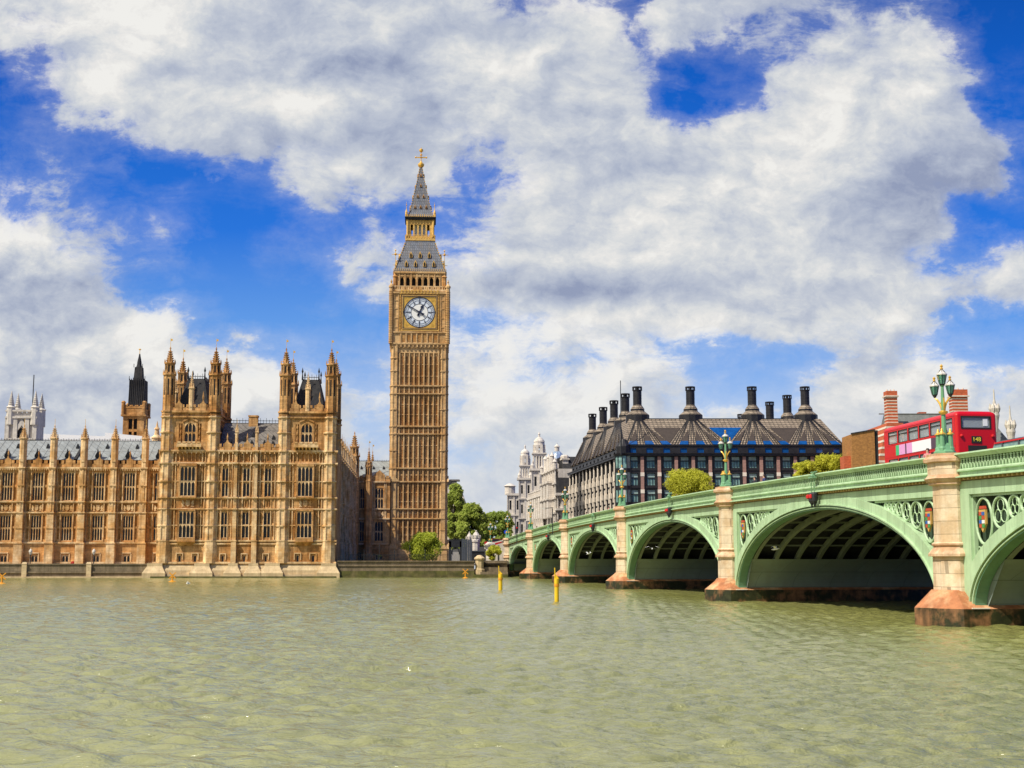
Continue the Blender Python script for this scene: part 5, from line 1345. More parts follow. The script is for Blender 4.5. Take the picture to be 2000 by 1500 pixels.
# ------------------------------------------------------------------ people
def person(loc, rz, h, top, legs, hair, label, group, arm=0, seated=False):
    """one continuous skinned body with clothing materials by height, head with nose, and hair as its child"""
    bm = bmesh.new(); V = []
    def v(x, y, z): V.append(bm.verts.new((x * h, y * h, z * h))); return V[-1]
    J = dict(pel=v(0, 0, .53), ch=v(0, 0, .72), nk=v(0, .005, .83), hd=v(0, -.01, .90), tp=v(0, -.005, .955))
    rad_ = [.085, .098, .035, .052, .040]
    E_ = [('pel', 'ch'), ('ch', 'nk'), ('nk', 'hd'), ('hd', 'tp')]
    for s, n in ((-1, 'l'), (1, 'r')):
        for nm, p, r in (('hip', (s * .052, 0, .50), .055), ('kn', (s * .055, -.25 if seated else -.01 + .03 * s, .50 if seated else .28), .036), ('an', (s * .055, -.25 if seated else .02 * s, .25 if seated else .05), .022), ('to', (s * .06, -.33 if seated else -.07 + .02 * s, .22 if seated else .015), .018),
                         ('sh', (s * .105, 0, .80), .038), ('el', (s * .14, .02 - .04 * arm, .64), .026), ('wr', (s * (.135 - .05 * arm), -.04 - .1 * arm, .52 + .1 * arm), .019), ('ha', (s * (.13 - .07 * arm), -.05 - .13 * arm, .47 + .14 * arm), .018)):
            J[nm + n] = v(*p); rad_.append(r)
        E_ += [('pel', 'hip' + n), ('hip' + n, 'kn' + n), ('kn' + n, 'an' + n), ('an' + n, 'to' + n), ('ch', 'sh' + n), ('sh' + n, 'el' + n), ('el' + n, 'wr' + n), ('wr' + n, 'ha' + n)]
    for a, c in E_: bm.edges.new((J[a], J[c]))
    me = bpy.data.meshes.new('person'); bm.to_mesh(me); bm.free()
    ob = bpy.data.objects.new('tmp_person', me); COL.objects.link(ob)
    md = ob.modifiers.new('s', 'SKIN')
    for i, r in enumerate(rad_): me.skin_vertices[0].data[i].radius = (r * h, r * h * (.72 if i < 2 else 1))
    me.skin_vertices[0].data[0].use_root = True
    ob.modifiers.new('u', 'SUBSURF').levels = 1
    m2 = bpy.data.meshes.new_from_object(ob.evaluated_get(bpy.context.evaluated_depsgraph_get())); bpy.data.objects.remove(ob)
    for m_ in (top, legs, 'skin'): m2.materials.append(M[m_])
    for p in m2.polygons:
        c = p.center; z = c.z / h
        p.material_index = 2 if z > .835 or (abs(c.x) > .10 * h and z < .50 and not seated) else (0 if z > .53 else 1)
        p.use_smooth = True
    o = put('person', m2, None, loc, rz); tag(o, label, 'person', group)
    b = MB(); b.lathe(0, .012 * h, [(.050 * h, .885 * h), (.058 * h, .92 * h), (.052 * h, .955 * h), (.03 * h, .98 * h), (0, .985 * h)], 8); b.build('hair', hair, o, smooth=True)
    return o
GR = 'people on the bridge footway'
for (px, py, h, top, legs, hair, lab) in (
    (1474, 930, 1.72, 'cloth_black', 'cloth_black', 'hair_dark', 'person with long dark hair in black at the parapet, left one of a pair'),
    (1492, 929, 1.76, 'cloth_navy', 'cloth_navy', 'hair_dark', 'person with short hair in dark navy at the parapet, right one of a pair'),
    (1189, 995, 1.7, 'cloth_pink', 'cloth_navy', 'hair_dark', 'person in pink beside the bridge lamp at the black-framed building'), (1170, 1000, 1.65, 'cloth_red', 'cloth_black', 'hair_dark', 'person in a bright red top leaning at the parapet'),
    (1145, 1006, 1.7, 'cloth_black', 'cloth_black', 'hair_dark', 'person in black bending over the parapet in front of the thin stone piers'),
    (1089, 1021, 1.75, 'cloth_black', 'cloth_black', 'hair_dark', 'person in a black coat just left of the pier before the white stone corner'), (1082, 1023, 1.65, 'cloth_pink', 'cloth_navy', 'hair_dark', 'person in pale pink beside the person in a black coat'),
    (1048, 1031, 1.75, 'cloth_black', 'cloth_black', 'hair_dark', 'person in black standing right of the second farthest lamp'), (1022, 1040, 1.7, 'cloth_blue', 'cloth_navy', 'cloth_white', 'person in light blue with a white cap near the bridge end'),
    (1009, 1045, 1.65, 'cloth_pink', 'cloth_black', 'hair_dark', 'person in salmon pink just right of the farthest pier'), (1017, 1043, 1.6, 'cloth_white', 'cloth_navy', 'hair_dark', 'person in white between the pink and light blue walkers'),
    (1812, 893, 1.7, 'cloth_pink', 'cloth_navy', 'hair_dark', 'person in a tan top half hidden left of the biggest lamp')):
    u, z = FB.uz(px, py, 1.0); person(FB.w(u, 1.0, ZT(u) - 1.02), FB.a + random.uniform(-1, 1), h, top, legs, hair, lab, GR, arm=.6)
for i, (x, y, top, lab) in enumerate(((-1.3, .55, 'cloth_blue', 'rear'), (-3.0, .6, 'cloth_navy', 'second'), (-4.6, .55, 'cloth_white', 'middle'), (-6.4, .6, 'cloth_navy', 'fourth'), (-7.6, .5, 'cloth_white', 'front'), (-9.3, .5, 'cloth_red', 'foremost'))):
    w = Vector(FB.w(s_r + x, 5.95 + y, zd_ + 2.35)); o = person((w.x, w.y, w.z), FB.a - PI / 2 + PI, 1.7, top, 'cloth_navy', 'hair_dark', f'passenger seated behind the {lab} upper side window of the bus', 'passengers on the upper deck of the bus', arm=.6, seated=True)
# ------------------------------------------------------------------ minibus behind the bus
MBU = thing('minibus', FB.w(180.0, 6.3, ZT(177) - 1.15), FB.a, 'dark minibus with red roof edge behind the bus, cut by the right edge', 'minibus')
b = MB(); W_ = 2.15; L_ = 6.0
b.loftz([(-L_, 0), (0, 0), (0, W_), (-L_, W_)], .35, [(-L_, 0), (0, 0), (0, W_), (-L_, W_)], 1.45)
b.loftz([(-L_ + .9, .1), (-.2, .1), (-.2, W_ - .1), (-L_ + .9, W_ - .1)], 2.32, [(-L_ + 1.2, .3), (-.45, .3), (-.45, W_ - .3), (-L_ + 1.2, W_ - .3)], 2.50)
for x, y in ((-.08, .06), (-.08, W_ - .06), (-2.2, .06), (-4, .06), (-2.2, W_ - .06)): b.bar((x, y, 1.4), (x - .12, y + (.06 if y < 1 else -.06), 2.35), .12)
b.build('body', 'hoarding', MBU)
b = MB(); b.loftz([(-L_ + .3, .04), (-.04, .04), (-.04, W_ - .04), (-L_ + .3, W_ - .04)], 1.45, [(-L_ + .9, .12), (-.18, .12), (-.18, W_ - .12), (-L_ + .9, W_ - .12)], 2.34); b.build('window', 'glass_green', MBU)
b = MB(); b.box(-L_ + 1.0, -.13, .05, W_ - .05, 2.33, 2.41); b.build('roof_trim', 'red', MBU)
for x in (-1.1, -4.9):
    for y in (.0, W_ - .25): b = MB(); b.tube([(x + .25 * math.cos(2 * PI * k / 16), y + .12, .36 + .25 * math.sin(2 * PI * k / 16)) for k in range(16)], .2, 8, True); b.build('wheel', 'rubber', MBU)
# ================================================================== office building with bronze roof and tall chimneys
_p = at(1222, 1000, 290)
PH = Frame(_p[0], 290, 0.0)
def Zp(py, v=0, px=1400): return PH.z(py, v, px) - 4.0
Up = lambda px, v=0: PH.u(px, v, 900)
OF = thing('office_building', PH.w(0, 0, 4.0), 0, 'dark bronze-roofed office building with tall black chimneys and blue dormer windows', 'building')
WF = Up(1652); ze = Zp(889.5); zb_ = Zp(870); zr = Zp(818, 7.5, 1400)
nbay = 13; bw = WF / nbay
Ls = 70.0; nbs = 14; bws = Ls / nbs
sa = -(PI / 2 - .125)                       # direction of the street side (x runs towards the camera)
floors = [(914.5, 891.5), (948.5, 924), (981, 956), (1014, 989), (1046, 1021)]
def office_side(L, n, colm, glass, ang, off, stonepier):
    """walls, piers, windows of one side; local x from 0 to L, outside is -y"""
    bwid = L / n; root = OF
    b = MB(); hs = []
    for i in range(n):
        for (p0, p1) in floors:
            hs.append(((i + .26) * bwid, (i + .76) * bwid, Zp(p0), Zp(p1)))
    b.wall(0, L, -.5, ze, 0, hs, .35, rim=False)
    b.build('wall', 'bronze', root, off, ang)
    pb = MB(); pb.box(-.36, .36, -.45, .0, -.4, Zp(892)); pmm = pb.mesh('pier', colm)
    sq = MB(); sq.box(-.42, .42, -.52, -.40, -.42, .42); sqm = sq.mesh('pier_block', 'stone_bright')
    ho = MB(); ho.tube([(0, -.54, 0), (0, -.50, 0)], .34, 10); hom = ho.mesh('bolt', 'void')
    pw = bwid * .5; fm = []
    for i in range(n + 1):
        x, y = i * bwid, 0
        p = put('pier', pmm, root, (off[0] + x * math.cos(ang), off[1] + x * math.sin(ang), off[2]), ang)
        if not stonepier:
            for q in (926.7, 960, 993): 
                s_ = put('pier_block', sqm, p, (0, 0, Zp(q))); s_
        else:
            sb_ = MB()
            for q in (926.7, 960, 993, 1026): sb_.box(-.65, .65, -.6, -.1, Zp(q) - .9, Zp(q) + .3); sb_.box(-.25, .25, -.75, -.5, Zp(q) - 2.0, Zp(q) + 1.2)
            sb_.build('pier_block', 'stone_bright', p)
    for (a, c, z0, z1) in hs:
        k = ('of', round(c - a, 2), round(z1 - z0, 2), glass)
        if k not in _wc:
            w_, h_ = c - a, z1 - z0; f = MB()
            for q in ((-w_ / 2, -w_ / 2 + .08, 0, h_), (w_ / 2 - .08, w_ / 2, 0, h_), (-w_ / 2, w_ / 2, 0, .1), (-w_ / 2, w_ / 2, h_ - .08, h_), (-w_ / 2, w_ / 2, h_ * .58, h_ * .66), (-.17 * w_ - .03, -.17 * w_ + .03, 0, h_ * .6), (.17 * w_ - .03, .17 * w_ + .03, 0, h_ * .6)): f.box(q[0], q[1], .12, .3, q[2], q[3])
            fm_ = f.mesh('window', 'iron_black'); g = MB(); g.quad((-w_ / 2, .3, 0), (w_ / 2, .3, 0), (w_ / 2, .3, h_ * .62), (-w_ / 2, .3, h_ * .62)); g.mi = 1; g.quad((-w_ / 2, .3, h_ * .62), (w_ / 2, .3, h_ * .62), (w_ / 2, .3, h_), (-w_ / 2, .3, h_))
            _wc[k] = (fm_, g.mesh('pane', [glass, 'blind' if glass == 'glass_green' else glass]))
        x = (a + c) / 2
        o = put('window', _wc[k][0], root, (off[0] + x * math.cos(ang), off[1] + x * math.sin(ang), off[2] + z0), ang); put('pane', _wc[k][1], o)
    b = MB()
    for (p0, p1) in floors: b.box(0, L, -.14, 0, Zp(p0 + 4.5), Zp(p0 + 1))
    for i in range(n):
        for f_ in (.1, .9): x = (i + f_) * bwid; b.box(x - .1, x + .1, -.25, 0, -.4, ze)
    b.box(-.3, L + .3, -.9, 0, ze - .1, ze + .35); b.box(-.3, L + .3, -1.1, -.2, ze + .35, ze + .5)
    b.build('gutter', 'bronze', root, off, ang)
    # attic strip with small blue lights, then the sloping roof
    b = MB(); hs2 = [((i + .27) * bwid, (i + .67) * bwid, Zp(886), Zp(875)) for i in range(n)]
    b.wall(0, L, ze, zb_, .3, hs2, .3, rim=False); b.build('attic_wall', 'bronze', root, off, ang)
    for h_ in hs2:
        g = MB(); g.box(h_[0], h_[1], .5, .55, h_[2], h_[3]); g.build('attic_window', 'glass_blue' if not stonepier else 'bronze', root, off, ang)
office_side(WF, nbay, 'brick_pink', 'glass_green', 0, (0, 0, 0), False)
fx = -Ls * math.cos(sa); fy = -Ls * math.sin(sa)
office_side(Ls, nbs, 'stone_bright', 'glass_dark', sa, (fx, fy, 0), True)
# roof: hipped ring with a flat top
IN = 7.5
front = [(0, .3), (WF, .3)]; dxs, dys = math.cos(sa), math.sin(sa)
c0 = (0, .3); c1 = (WF, .3); c3 = (fx, fy); c2 = (WF + fx * .9, fy)
i0 = (1.7, IN + .3); i1 = (Up(1605, IN), IN + .3); i3 = (fx + 3.0, fy - 1.0); i2 = (c2[0] - IN, fy - IN)
b = MB()
for (p, q, r, s_) in ((c0, c1, i1, i0), (c1, c2, i2, i1), (c2, c3, i3, i2), (c3, c0, i0, i3)):
    b.quad((*p, zb_), (*q, zb_), (*r, zr), (*s_, zr))
b.quad((*i0, zr), (*i1, zr), (*i2, zr), (*i3, zr))
roof = b.build('roof', 'roof_tan', OF)
b = MB(); b.extz([(.8, 1), (WF - .8, 1), (c2[0] - .8, fy - 1), (fx + 1, fy - 1)], -.5, zb_ - .3); b.build('core', 'bronze', OF)
# slope helpers: point on the front slope at x and fraction f
chx = [Up(p, IN) for p in (1248, 1353, 1475, 1580)]
def fs(x, f, lift=0): return (x, .3 + IN * f - lift * .75, zb_ + (zr - zb_) * f + lift * .6)
b = MB(); edges = []
for i in range(nbay + 1):
    x = i * bw; cxn = min(chx, key=lambda c: abs(c - x))
    for d in (-.35, .35):
        xt = cxn + (x + d - cxn) * .16
        b.bar(fs(min(max(x + d, .2), WF - .2), .0, .05), fs(xt, 1, .05), .13)
for i in range(nbay):
    for f_ in (.22, .72):
        x = (i + f_) * bw; cxn = min(chx, key=lambda c: abs(c - x)); b.bar(fs(x, 0, .05), fs(cxn + (x - cxn) * .16, 1, .05), .11)
b.bar(fs(0, 0, .1), fs(WF, 0, .1), .25); b.bar(fs(1.8, 1, .05), fs(WF - 6, 1, .05), .2)
b.build('roof_rib', 'bronze', roof)
for i in range(nbay):
    xc = (i + .47) * bw; cxn = min(chx, key=lambda c: abs(c - xc)); tx = xc + (cxn - xc) * .55
    w = bw * .27
    b = MB()      # triangular dormer: stands proud, blue glass at its foot
    A_, B_, T_ = fs(xc - w, 0, .35), fs(xc + w, 0, .35), fs(tx, .60, .08)
    A0, B0_ = fs(xc - w, 0), fs(xc + w, 0)
    b.F(b.P(*A_), b.P(*B_), b.P(*T_)); b.F(b.P(*A_), b.P(*T_), b.P(*A0)); b.F(b.P(*B_), b.P(*B0_), b.P(*T_))
    d_ = b.build('dormer', 'roof_brown', OF)
    b = MB(); k = .22
    L1 = [A_[j] + (T_[j] - A_[j]) * k for j in range(3)]; R1 = [B_[j] + (T_[j] - B_[j]) * k for j in range(3)]
    b.quad(*[(p[0], p[1] - .05, p[2] + .04) for p in (A_, B_, R1, L1)]); b.build('pane', 'glass_blue', d_)
for a, c in zip(chx, chx[1:]):
    m_ = (a + c) / 2; hw = (c - a) * .5 * .52
    b = MB(); p = [fs(m_ - hw, .66, .10), fs(m_ + hw, .66, .10), fs(m_ + hw * .06, .10, .10), fs(m_ - hw * .06, .10, .10)]
    b.F(*[b.P(*q) for q in p]); q2 = [fs(m_ - hw, .66), fs(m_ + hw, .66)]; b.quad(p[0], p[1], q2[1], q2[0])
    b.build('dormer', 'glass_blue' if a == chx[1] else 'roof_brown', roof)
# street-side roof ribs and dormers
def ss(x, f, lift=0):
    p = Vector((*c3, zb_)).lerp(Vector((*c0, zb_)), x / Ls); q = Vector((*i3, zr)).lerp(Vector((*i0, zr)), x / Ls)
    v = p.lerp(q, f); return (v.x - lift * .8, v.y - lift * .1, v.z + lift * .5)
b = MB(); chs = [Ls * f for f in (.08, .30, .53, .77)]
for i in range(2 * nbs + 1):
    x = i * bws / 2; cn = min(chs, key=lambda c: abs(c - x)); b.bar(ss(x, 0, .05), ss(cn + (x - cn) * .3, 1, .05), .22)
b.build('roof_rib', 'bronze', roof)
for i in range(nbs):
    xc = (i + .5) * bws; cn = min(chs, key=lambda c: abs(c - xc)); tx = xc + (cn - xc) * .3; b = MB()
    A_, B_, T_ = ss(xc - 1.2, 0, .4), ss(xc + 1.2, 0, .4), ss(tx, .6, .1); b.F(b.P(*A_), b.P(*B_), b.P(*T_)); b.F(b.P(*A_), b.P(*T_), b.P(*ss(xc - 1.2, 0))); b.F(b.P(*B_), b.P(*ss(xc + 1.2, 0)), b.P(*T_)); b.build('dormer', 'roof_brown', roof)
# glazed corner turret
b = MB(); b.lathe(-.2, 1.2, [(1.9, -.4), (1.9, ze)], 12); b.build('corner_bay', 'glass_green', OF)
b = MB()
for k in range(12): a = PI / 12 + k * PI / 6; b.cbox(-.2 + 1.93 * math.cos(a), 1.2 + 1.93 * math.sin(a), -.4, .16, .16, ze + .4)
for (p0, p1) in floors: b.lathe(-.2, 1.2, [(2.0, Zp(p0 + 8)), (2.0, Zp(p0))], 12)
b.lathe(-.2, 1.2, [(2.2, ze - .1), (2.4, ze + .4), (1.7, ze + .4), (1.7, ze + 2.0), (.6, ze + 3.6)], 12); b.build('corner_frame', 'bronze', OF)
# chimneys
def chim_mesh(h, s=1.):
    b = MB(); r = .98 * s
    b.lathe(0, 0, [(2.7 * s, -1.0), (2.7 * s, 1.0), (2.6 * s, 1.05)], 12)
    b.mi = 1; b.lathe(0, 0, [(2.7 * s, 1.02), (1.55 * s, 1.95)], 12)
    b.mi = 0; b.lathe(0, 0, [(1.6 * s, 1.9), (1.6 * s, 2.4)], 12)
    b.mi = 1; b.lathe(0, 0, [(1.6 * s, 2.41), (1.0 * s, 3.3)], 12)
    b.mi = 0; b.lathe(0, 0, [(r, 3.3), (r, h - .85), (r * .7, h - .85)], 16)
    for k in range(1, int((h - 4.2) / .75) + 1): b.lathe(0, 0, [(r * 1.02, 3.3 + k * .75), (r * 1.02, 3.36 + k * .75)], 16)
    b.lathe(0, 0, [(r * 1.15, h - .92), (r * 1.15, h - .78)], 16); b.lathe(0, 0, [(r * 1.15, h - .18), (r * 1.15, h)], 16)
    for k in range(10): a = k * PI / 5; b.cbox(r * 1.05 * math.cos(a), r * 1.05 * math.sin(a), h - .8, .16, .16, .65)
    b.lathe(0, 0, [(.3, h - .8), (.3, h - .1)], 8)
    return b.mesh('chimney', ['bronze', 'roof_tan'])
hc = PH.z(753, IN, 1300) - 4 - zr
CHM = chim_mesh(hc)
for x in chx: put('chimney', CHM, OF, (x, IN + 2.2, zr))
for px, py in ((1221, 769), (1199, 782.5), (1178, 795.5), (1157, 808.5), (1537, 772), (1503, 785), (1448, 809)):
    d = ray(px, py); t_ = (4 + zr + hc - CAMH) / d.z; put('chimney', CHM, OF, (d.x * t_ - PH.X, d.y * t_ - 290, zr))
b = MB(); x = Up(1213.5, -1.5); b.bar((x, -1.5, ze), (x, -1.5, Zp(745)), .16); b.lathe(x, -1.5, [(.2, ze), (.15, ze + 6)], 6); b.build('flagpole', 'iron_black', OF)

# ================================================================== classical stone blocks of the government quarter
def classic(b, x0, x1, y0, z0, z1, nx, nz, d=.35, cor=True, by=.45):
    """front skin with window openings plus pilasters and cornices; returns the holes"""
    hs = []; wx = (x1 - x0) / nx; wz = (z1 - z0) / nz
    for i in range(nx):
        for j in range(nz): hs.append((x0 + (i + .36) * wx, x0 + (i + .64) * wx, z0 + (j + .26) * wz, z0 + (j + .7) * wz))
    b.mi = 0; b.wall(x0, x1, z0, z1, y0, hs, d, rim=False)
    for i in range(nx + 1): x = x0 + i * wx; b.box(max(x - .3, x0), min(x + .3, x1), y0 - .3, y0 + .01, z0, z1)
    for j in range(nz + 1): z = z0 + j * wz; b.box(x0 - .3, x1 + .3, y0 - .5, y0, z - .25, z + .25)
    b.mi = 1
    for h in hs: b.quad((h[0], y0 + d, h[2]), (h[1], y0 + d, h[2]), (h[1], y0 + d, h[3]), (h[0], y0 + d, h[3]))
    b.mi = 0
def block(name, lab, Y, px0, px1, parts, depth=14, matn='white_stone', ang=0.):
    X = at((px0 + px1) / 2, 1091, Y)[0]; o = thing(name, (X, Y, 4.5), ang, lab, 'building')
    Fr = Frame(X, Y, ang)
    return o, Fr, (lambda px, v=0: Fr.u(px, v, 1000)), (lambda py, v=0: Fr.z(py, v, (px0 + px1) / 2) - 4.5)
# far left block with round turret
o, f_, U_, Z_ = block('stone_building', 'farthest white stone block with a small round turret, left end of the government row', 470, 988, 1016, None)
b = MB(); x0, x1 = U_(990), U_(1018); classic(b, x0, x1, 0, -1, Z_(965), 2, 3); b.box(x0, x1, .5, 20, -1, Z_(965)); b.build('wall', ['white_stone', 'glass_dark'], o)
b = MB(); b.lathe(U_(996), 1.5, [(1.9, Z_(966)), (1.9, Z_(950)), (2.3, Z_(949)), (1.6, Z_(947)), (.9, Z_(944.5)), (0, Z_(943.5))], 12); b.box(x0, x1, -.6, 3, Z_(968), Z_(964)); b.build('turret', 'white_stone', o)
def cupola_tower(name, lab, Y, pc, hw, py_ground, py_shoulder, py_l1, py_l2, py_dome, py_tip, s):
    o, f_, U_, Z_ = block(name, lab, Y, pc - hw, pc + hw, None)
    x0, x1 = U_(pc - hw), U_(pc + hw); W2 = (x1 - x0) / 2; cy = W2
    b = MB(); classic(b, x0, x1, 0, -1, Z_(py_shoulder), 2, 4); b.box(x0, x1, .5, 2 * W2, -1, Z_(py_shoulder))
    b.box(x0 - .6, x1 + .6, -.6, 2 * W2 + .6, Z_(py_shoulder) - .2, Z_(py_shoulder) + .5); b.build('wall', ['white_stone', 'glass_dark'], o)
    b = MB(); r = W2 * .80; z0, z1 = Z_(py_shoulder) + .5, Z_(py_l1)     # colonnaded stage
    b.box(-r, r, cy - r, cy + r, z1 - .8, z1); b.box(-r - .3, r + .3, cy - r - .3, cy + r + .3, z1 - .1, z1 + .35)
    for i in range(5):
        for j in range(5):
            if i in (0, 4) or j in (0, 4): b.lathe(-r + .3 + i * (2 * r - .6) / 4, cy - r + .3 + j * (2 * r - .6) / 4, [(.38, z0), (.30, z1 - .8)], 8)
    b.box(-r * .6, r * .6, cy - r * .6, cy + r * .6, z0, z1 - .5)
    for sx in (-1, 1):
        for sy in (-1, 1): b.lathe(sx * W2 * .85, cy + sy * W2 * .85, [(.6, z0), (.7, z0 + 1), (.3, z0 + 1.6), (.05, z0 + 2.6)], 8)
    st_ = b.build('lantern_stage', 'white_stone', o)
    b = MB(); r2 = r * .82; z2 = Z_(py_l2)                                # open lantern with round holes
    for k in range(8):
        a = PI / 8 + k * PI / 4; b.cbox(r2 * math.cos(a), cy + r2 * math.sin(a), z1 + .35, .9, .9, z2 - z1 - .35)
        a += PI / 8; q = MB
    b.lathe(0, cy, [(r2 * 1.08, z2 - .9), (r2 * 1.2, z2 - .2), (r2 * 1.2, z2), (r2 * .9, z2 + .1)], 16); b.lathe(0, cy, [(r2 * 1.05, z1 + .3), (r2 * 1.05, z1 + 1.2)], 16)
    b.build('lantern', 'white_stone', o)
    b = MB(); zd, zt_ = Z_(py_dome), Z_(py_tip)
    H = zd - z2
    b.lathe(0, cy, [(r2 * 1.05, z2), (r2 * 1.0, z2 + H * .35), (r2 * 1.08, z2 + H * .38), (r2 * .92, z2 + H * .6), (r2 * .6, z2 + H * .85), (r2 * .22, z2 + H), (r2 * .16, z2 + H + (zt_ - zd) * .3), (r2 * .24, z2 + H + (zt_ - zd) * .5), (r2 * .1, z2 + H + (zt_ - zd) * .75), (0, zt_)], 16)
    b.build('dome', 'white_stone', o, smooth=False)
    return o
cupola_tower('stone_tower', 'smaller white stone tower with domed lantern, left of the taller domed tower', 455, 1026, 13, 1045, 936, 910, 889, 876, 866, 1)
cupola_tower('stone_tower', 'tallest white stone tower with domed lantern above the government block', 430, 1054, 16, 1045, 918, 886, 868, 852, 841, 1)
# street front running away between the towers and the gable; its long side faces left, along the street
def street_block(name, lab, px_near, Y, length, tdir=.12):
    X = at(px_near, 1000, Y)[0]; ang = -(PI / 2 - tdir)
    o = thing(name, (X, Y, 4.5), ang, lab, 'building')       # local x ends at 0 at the near corner, runs back to -length
    return o, (lambda py, t=0: at(px_near, py, Y)[2] - 4.5)
o, Z_ = street_block('stone_building', 'grey-white stone street front running back between the domed towers and the gable', 1062, 392, 30)
b = MB(); classic(b, -30, 0, 0, -1, Z_(968), 7, 4, d=.6); b.box(-30, 0, .62, 22, -1, Z_(968) - .02)
b.box(-30.5, .6, -1.0, .6, Z_(969), Z_(964))
for i in range(8): b.lathe(-30 + 30 * i / 7, -.75, [(.5, Z_(1012)), (.42, Z_(971))], 8)
for i in range(20): b.cbox(-29.5 + i * 1.55, -.6, Z_(964), .5, .3, 1.1)
b.box(-30, .3, -.8, -.4, Z_(964) + 1.1, Z_(964) + 1.4)
b.build('wall', ['white_stone', 'glass_dark'], o)
b = MB(); b.ext([(-29, Z_(966)), (-.5, Z_(966)), (-3, Z_(950)), (-27, Z_(950))], 3, 14); b.build('roof', 'slate_mid', o)
# ornate gabled block with its chimneys and bay
o, Z_ = street_block('gabled_stone_building', 'ornate white stone corner block with a stepped gable and canted bay', 1086, 372, 26)
b = MB(); classic(b, -26, 0, 0, -1, Z_(915), 6, 6, d=.6); b.box(-26, 0, .62, 15, -1, Z_(915) - .02)
b.ext([(-22, Z_(915)), (-22, Z_(905)), (-19, Z_(903)), (-18, Z_(893)), (-15, Z_(890)), (-12, Z_(884)), (-9, Z_(890)), (-6, Z_(893)), (-5, Z_(903)), (-2, Z_(905)), (-2, Z_(915))], -.3, 1.2)
for x in (-25.4, -18.5, -12, -5.5, -.6): b.lathe(x, -.2, [(.6, Z_(915)), (.6, Z_(903 if x in (-25.4, -.6) else 889)), (.8, Z_(902 if x in (-25.4, -.6) else 888)), (.3, Z_(897 if x in (-25.4, -.6) else 883)), (0, Z_(893 if x in (-25.4, -.6) else 879))], 8)
for x in (-18, -12, -6): b.box(x - 1.6, x + 1.6, -1.6, 0, Z_(1010), Z_(940)); b.box(x - 1.9, x + 1.9, -1.9, 0, Z_(942), Z_(938)); b.box(x - 1.9, x + 1.9, -1.9, 0, Z_(975), Z_(972))
b.set(0, 0, 0, PI / 2); classic(b, .2, 3.2, -.6, -1, Z_(966), 2, 4); b.box(.2, 3.2, -.25, .2, -1, Z_(966)); b.box(-.3, 3.8, -1.6, .4, Z_(968), Z_(963)); b.box(-.3, 3.8, -1.9, .4, Z_(997), Z_(993)); b.set()
b.build('wall', ['white_stone', 'glass_dark'], o)
b = MB(); b.ext([(-25, Z_(915)), (-.4, Z_(915)), (-3, Z_(890)), (-22, Z_(890))], 2, 12); b.ext([(-.3, Z_(963)), (1.2, Z_(963)), (-.3, Z_(925))], 0, 4); b.build('roof', 'slate_dark', o)
b = MB(); b.box(-4.5, -1.5, 2.2, 3.8, Z_(940), Z_(897)); b.box(-4.8, -1.2, 1.9, 4.1, Z_(897), Z_(894)); b.lathe(-3, 3, [(1.2, Z_(894)), (1.3, Z_(890)), (.9, Z_(887))], 8); b.build('chimney', 'white_stone', o)
# blue silvery dome
o, f_, U_, Z_ = block('domed_building', 'building with a shiny blue-grey ribbed dome and small white cupola', 400, 1070, 1108, None)
b = MB(); b.box(U_(1072), U_(1106), 0, 14, -1, Z_(902)); b.box(U_(1071), U_(1107), -.4, 14.4, Z_(904), Z_(901)); b.build('wall', 'white_stone', o)
cx_, cy_ = U_(1089.5), 5; r = (U_(1105) - U_(1074)) / 2 * .98; z0, z1 = Z_(902), Z_(878)
b = MB(); b.lathe(cx_, cy_, [(r * math.cos(t), z0 + (z1 - z0) * math.sin(t)) for t in np.linspace(0, 1.4, 9)], 24, 0)
for k in range(12):
    a = k * PI / 6; b.tube([(cx_ + r * 1.01 * math.cos(t) * math.cos(a), cy_ + r * 1.01 * math.cos(t) * math.sin(a), z0 + (z1 - z0) * math.sin(t)) for t in np.linspace(0, 1.4, 7)], .22, 4)
b.build('dome', 'dome_silver', o)
b = MB(); b.lathe(cx_, cy_, [(.75, z1 - .3), (.75, Z_(871)), (.95, Z_(870)), (.7, Z_(868)), (.15, Z_(865)), (.03, Z_(862))], 10); b.build('cupola', 'white_stone', o)

# ================================================================== banded brick building on the right
NS = thing('banded_brick_building', at(1850, 1091, 262)[:2] + (4.5,), 0, 'red brick and cream striped building with tall striped chimneys and grey roof', 'building')
FN = Frame(NS.location.x, 262, 0); U_ = lambda px, v=0: FN.u(px, v, 850); Z_ = lambda py, v=0: FN.z(py, v, 1800) - 4.5
def banded(b, x0, x1, y0, y1, z0, z1, step=.75, fx=None):
    n = int((z1 - z0) / step)
    for i in range(n + 1):
        a = z0 + i * step; c = min(a + step * .68, z1); e = min(a + step, z1)
        k0 = fx(a) if fx else 0; k1 = fx(c) if fx else 0; k2 = fx(e) if fx else 0
        b.mi = 0
        if c > a: b.frus(x0 + k0, x1, y0, y1, a, x0 + k1, x1, y0, y1, c)
        b.mi = 1
        if e > c: b.frus(x0 + k1 - .05, x1 + .05, y0 - .05, y1 + .05, c, x0 + k2 - .05, x1 + .05, y0 - .05, y1 + .05, e)
b = MB(); xl = U_(1714); b.box(U_(1722), U_(2060), 1, 16, -1, Z_(905)); xa_, xb_ = U_(1766), U_(2060); nw = 9; hz = [(xa_ + (i + .32) * (xb_ - xa_) / nw, xa_ + (i + .68) * (xb_ - xa_) / nw, z_, z_ + 2.3) for i in range(nw) for z_ in (1.2, 5.2, 9.2, 13.0)]
b.wall(xa_, xb_, -1, Z_(905), .6, hz, .35)
for z_ in (.9, 4.3, 8.3, 12.3, 16.0): b.mi = 1; b.box(xa_, xb_, .5, .6, z_, z_ + .35)
b.mi = 2
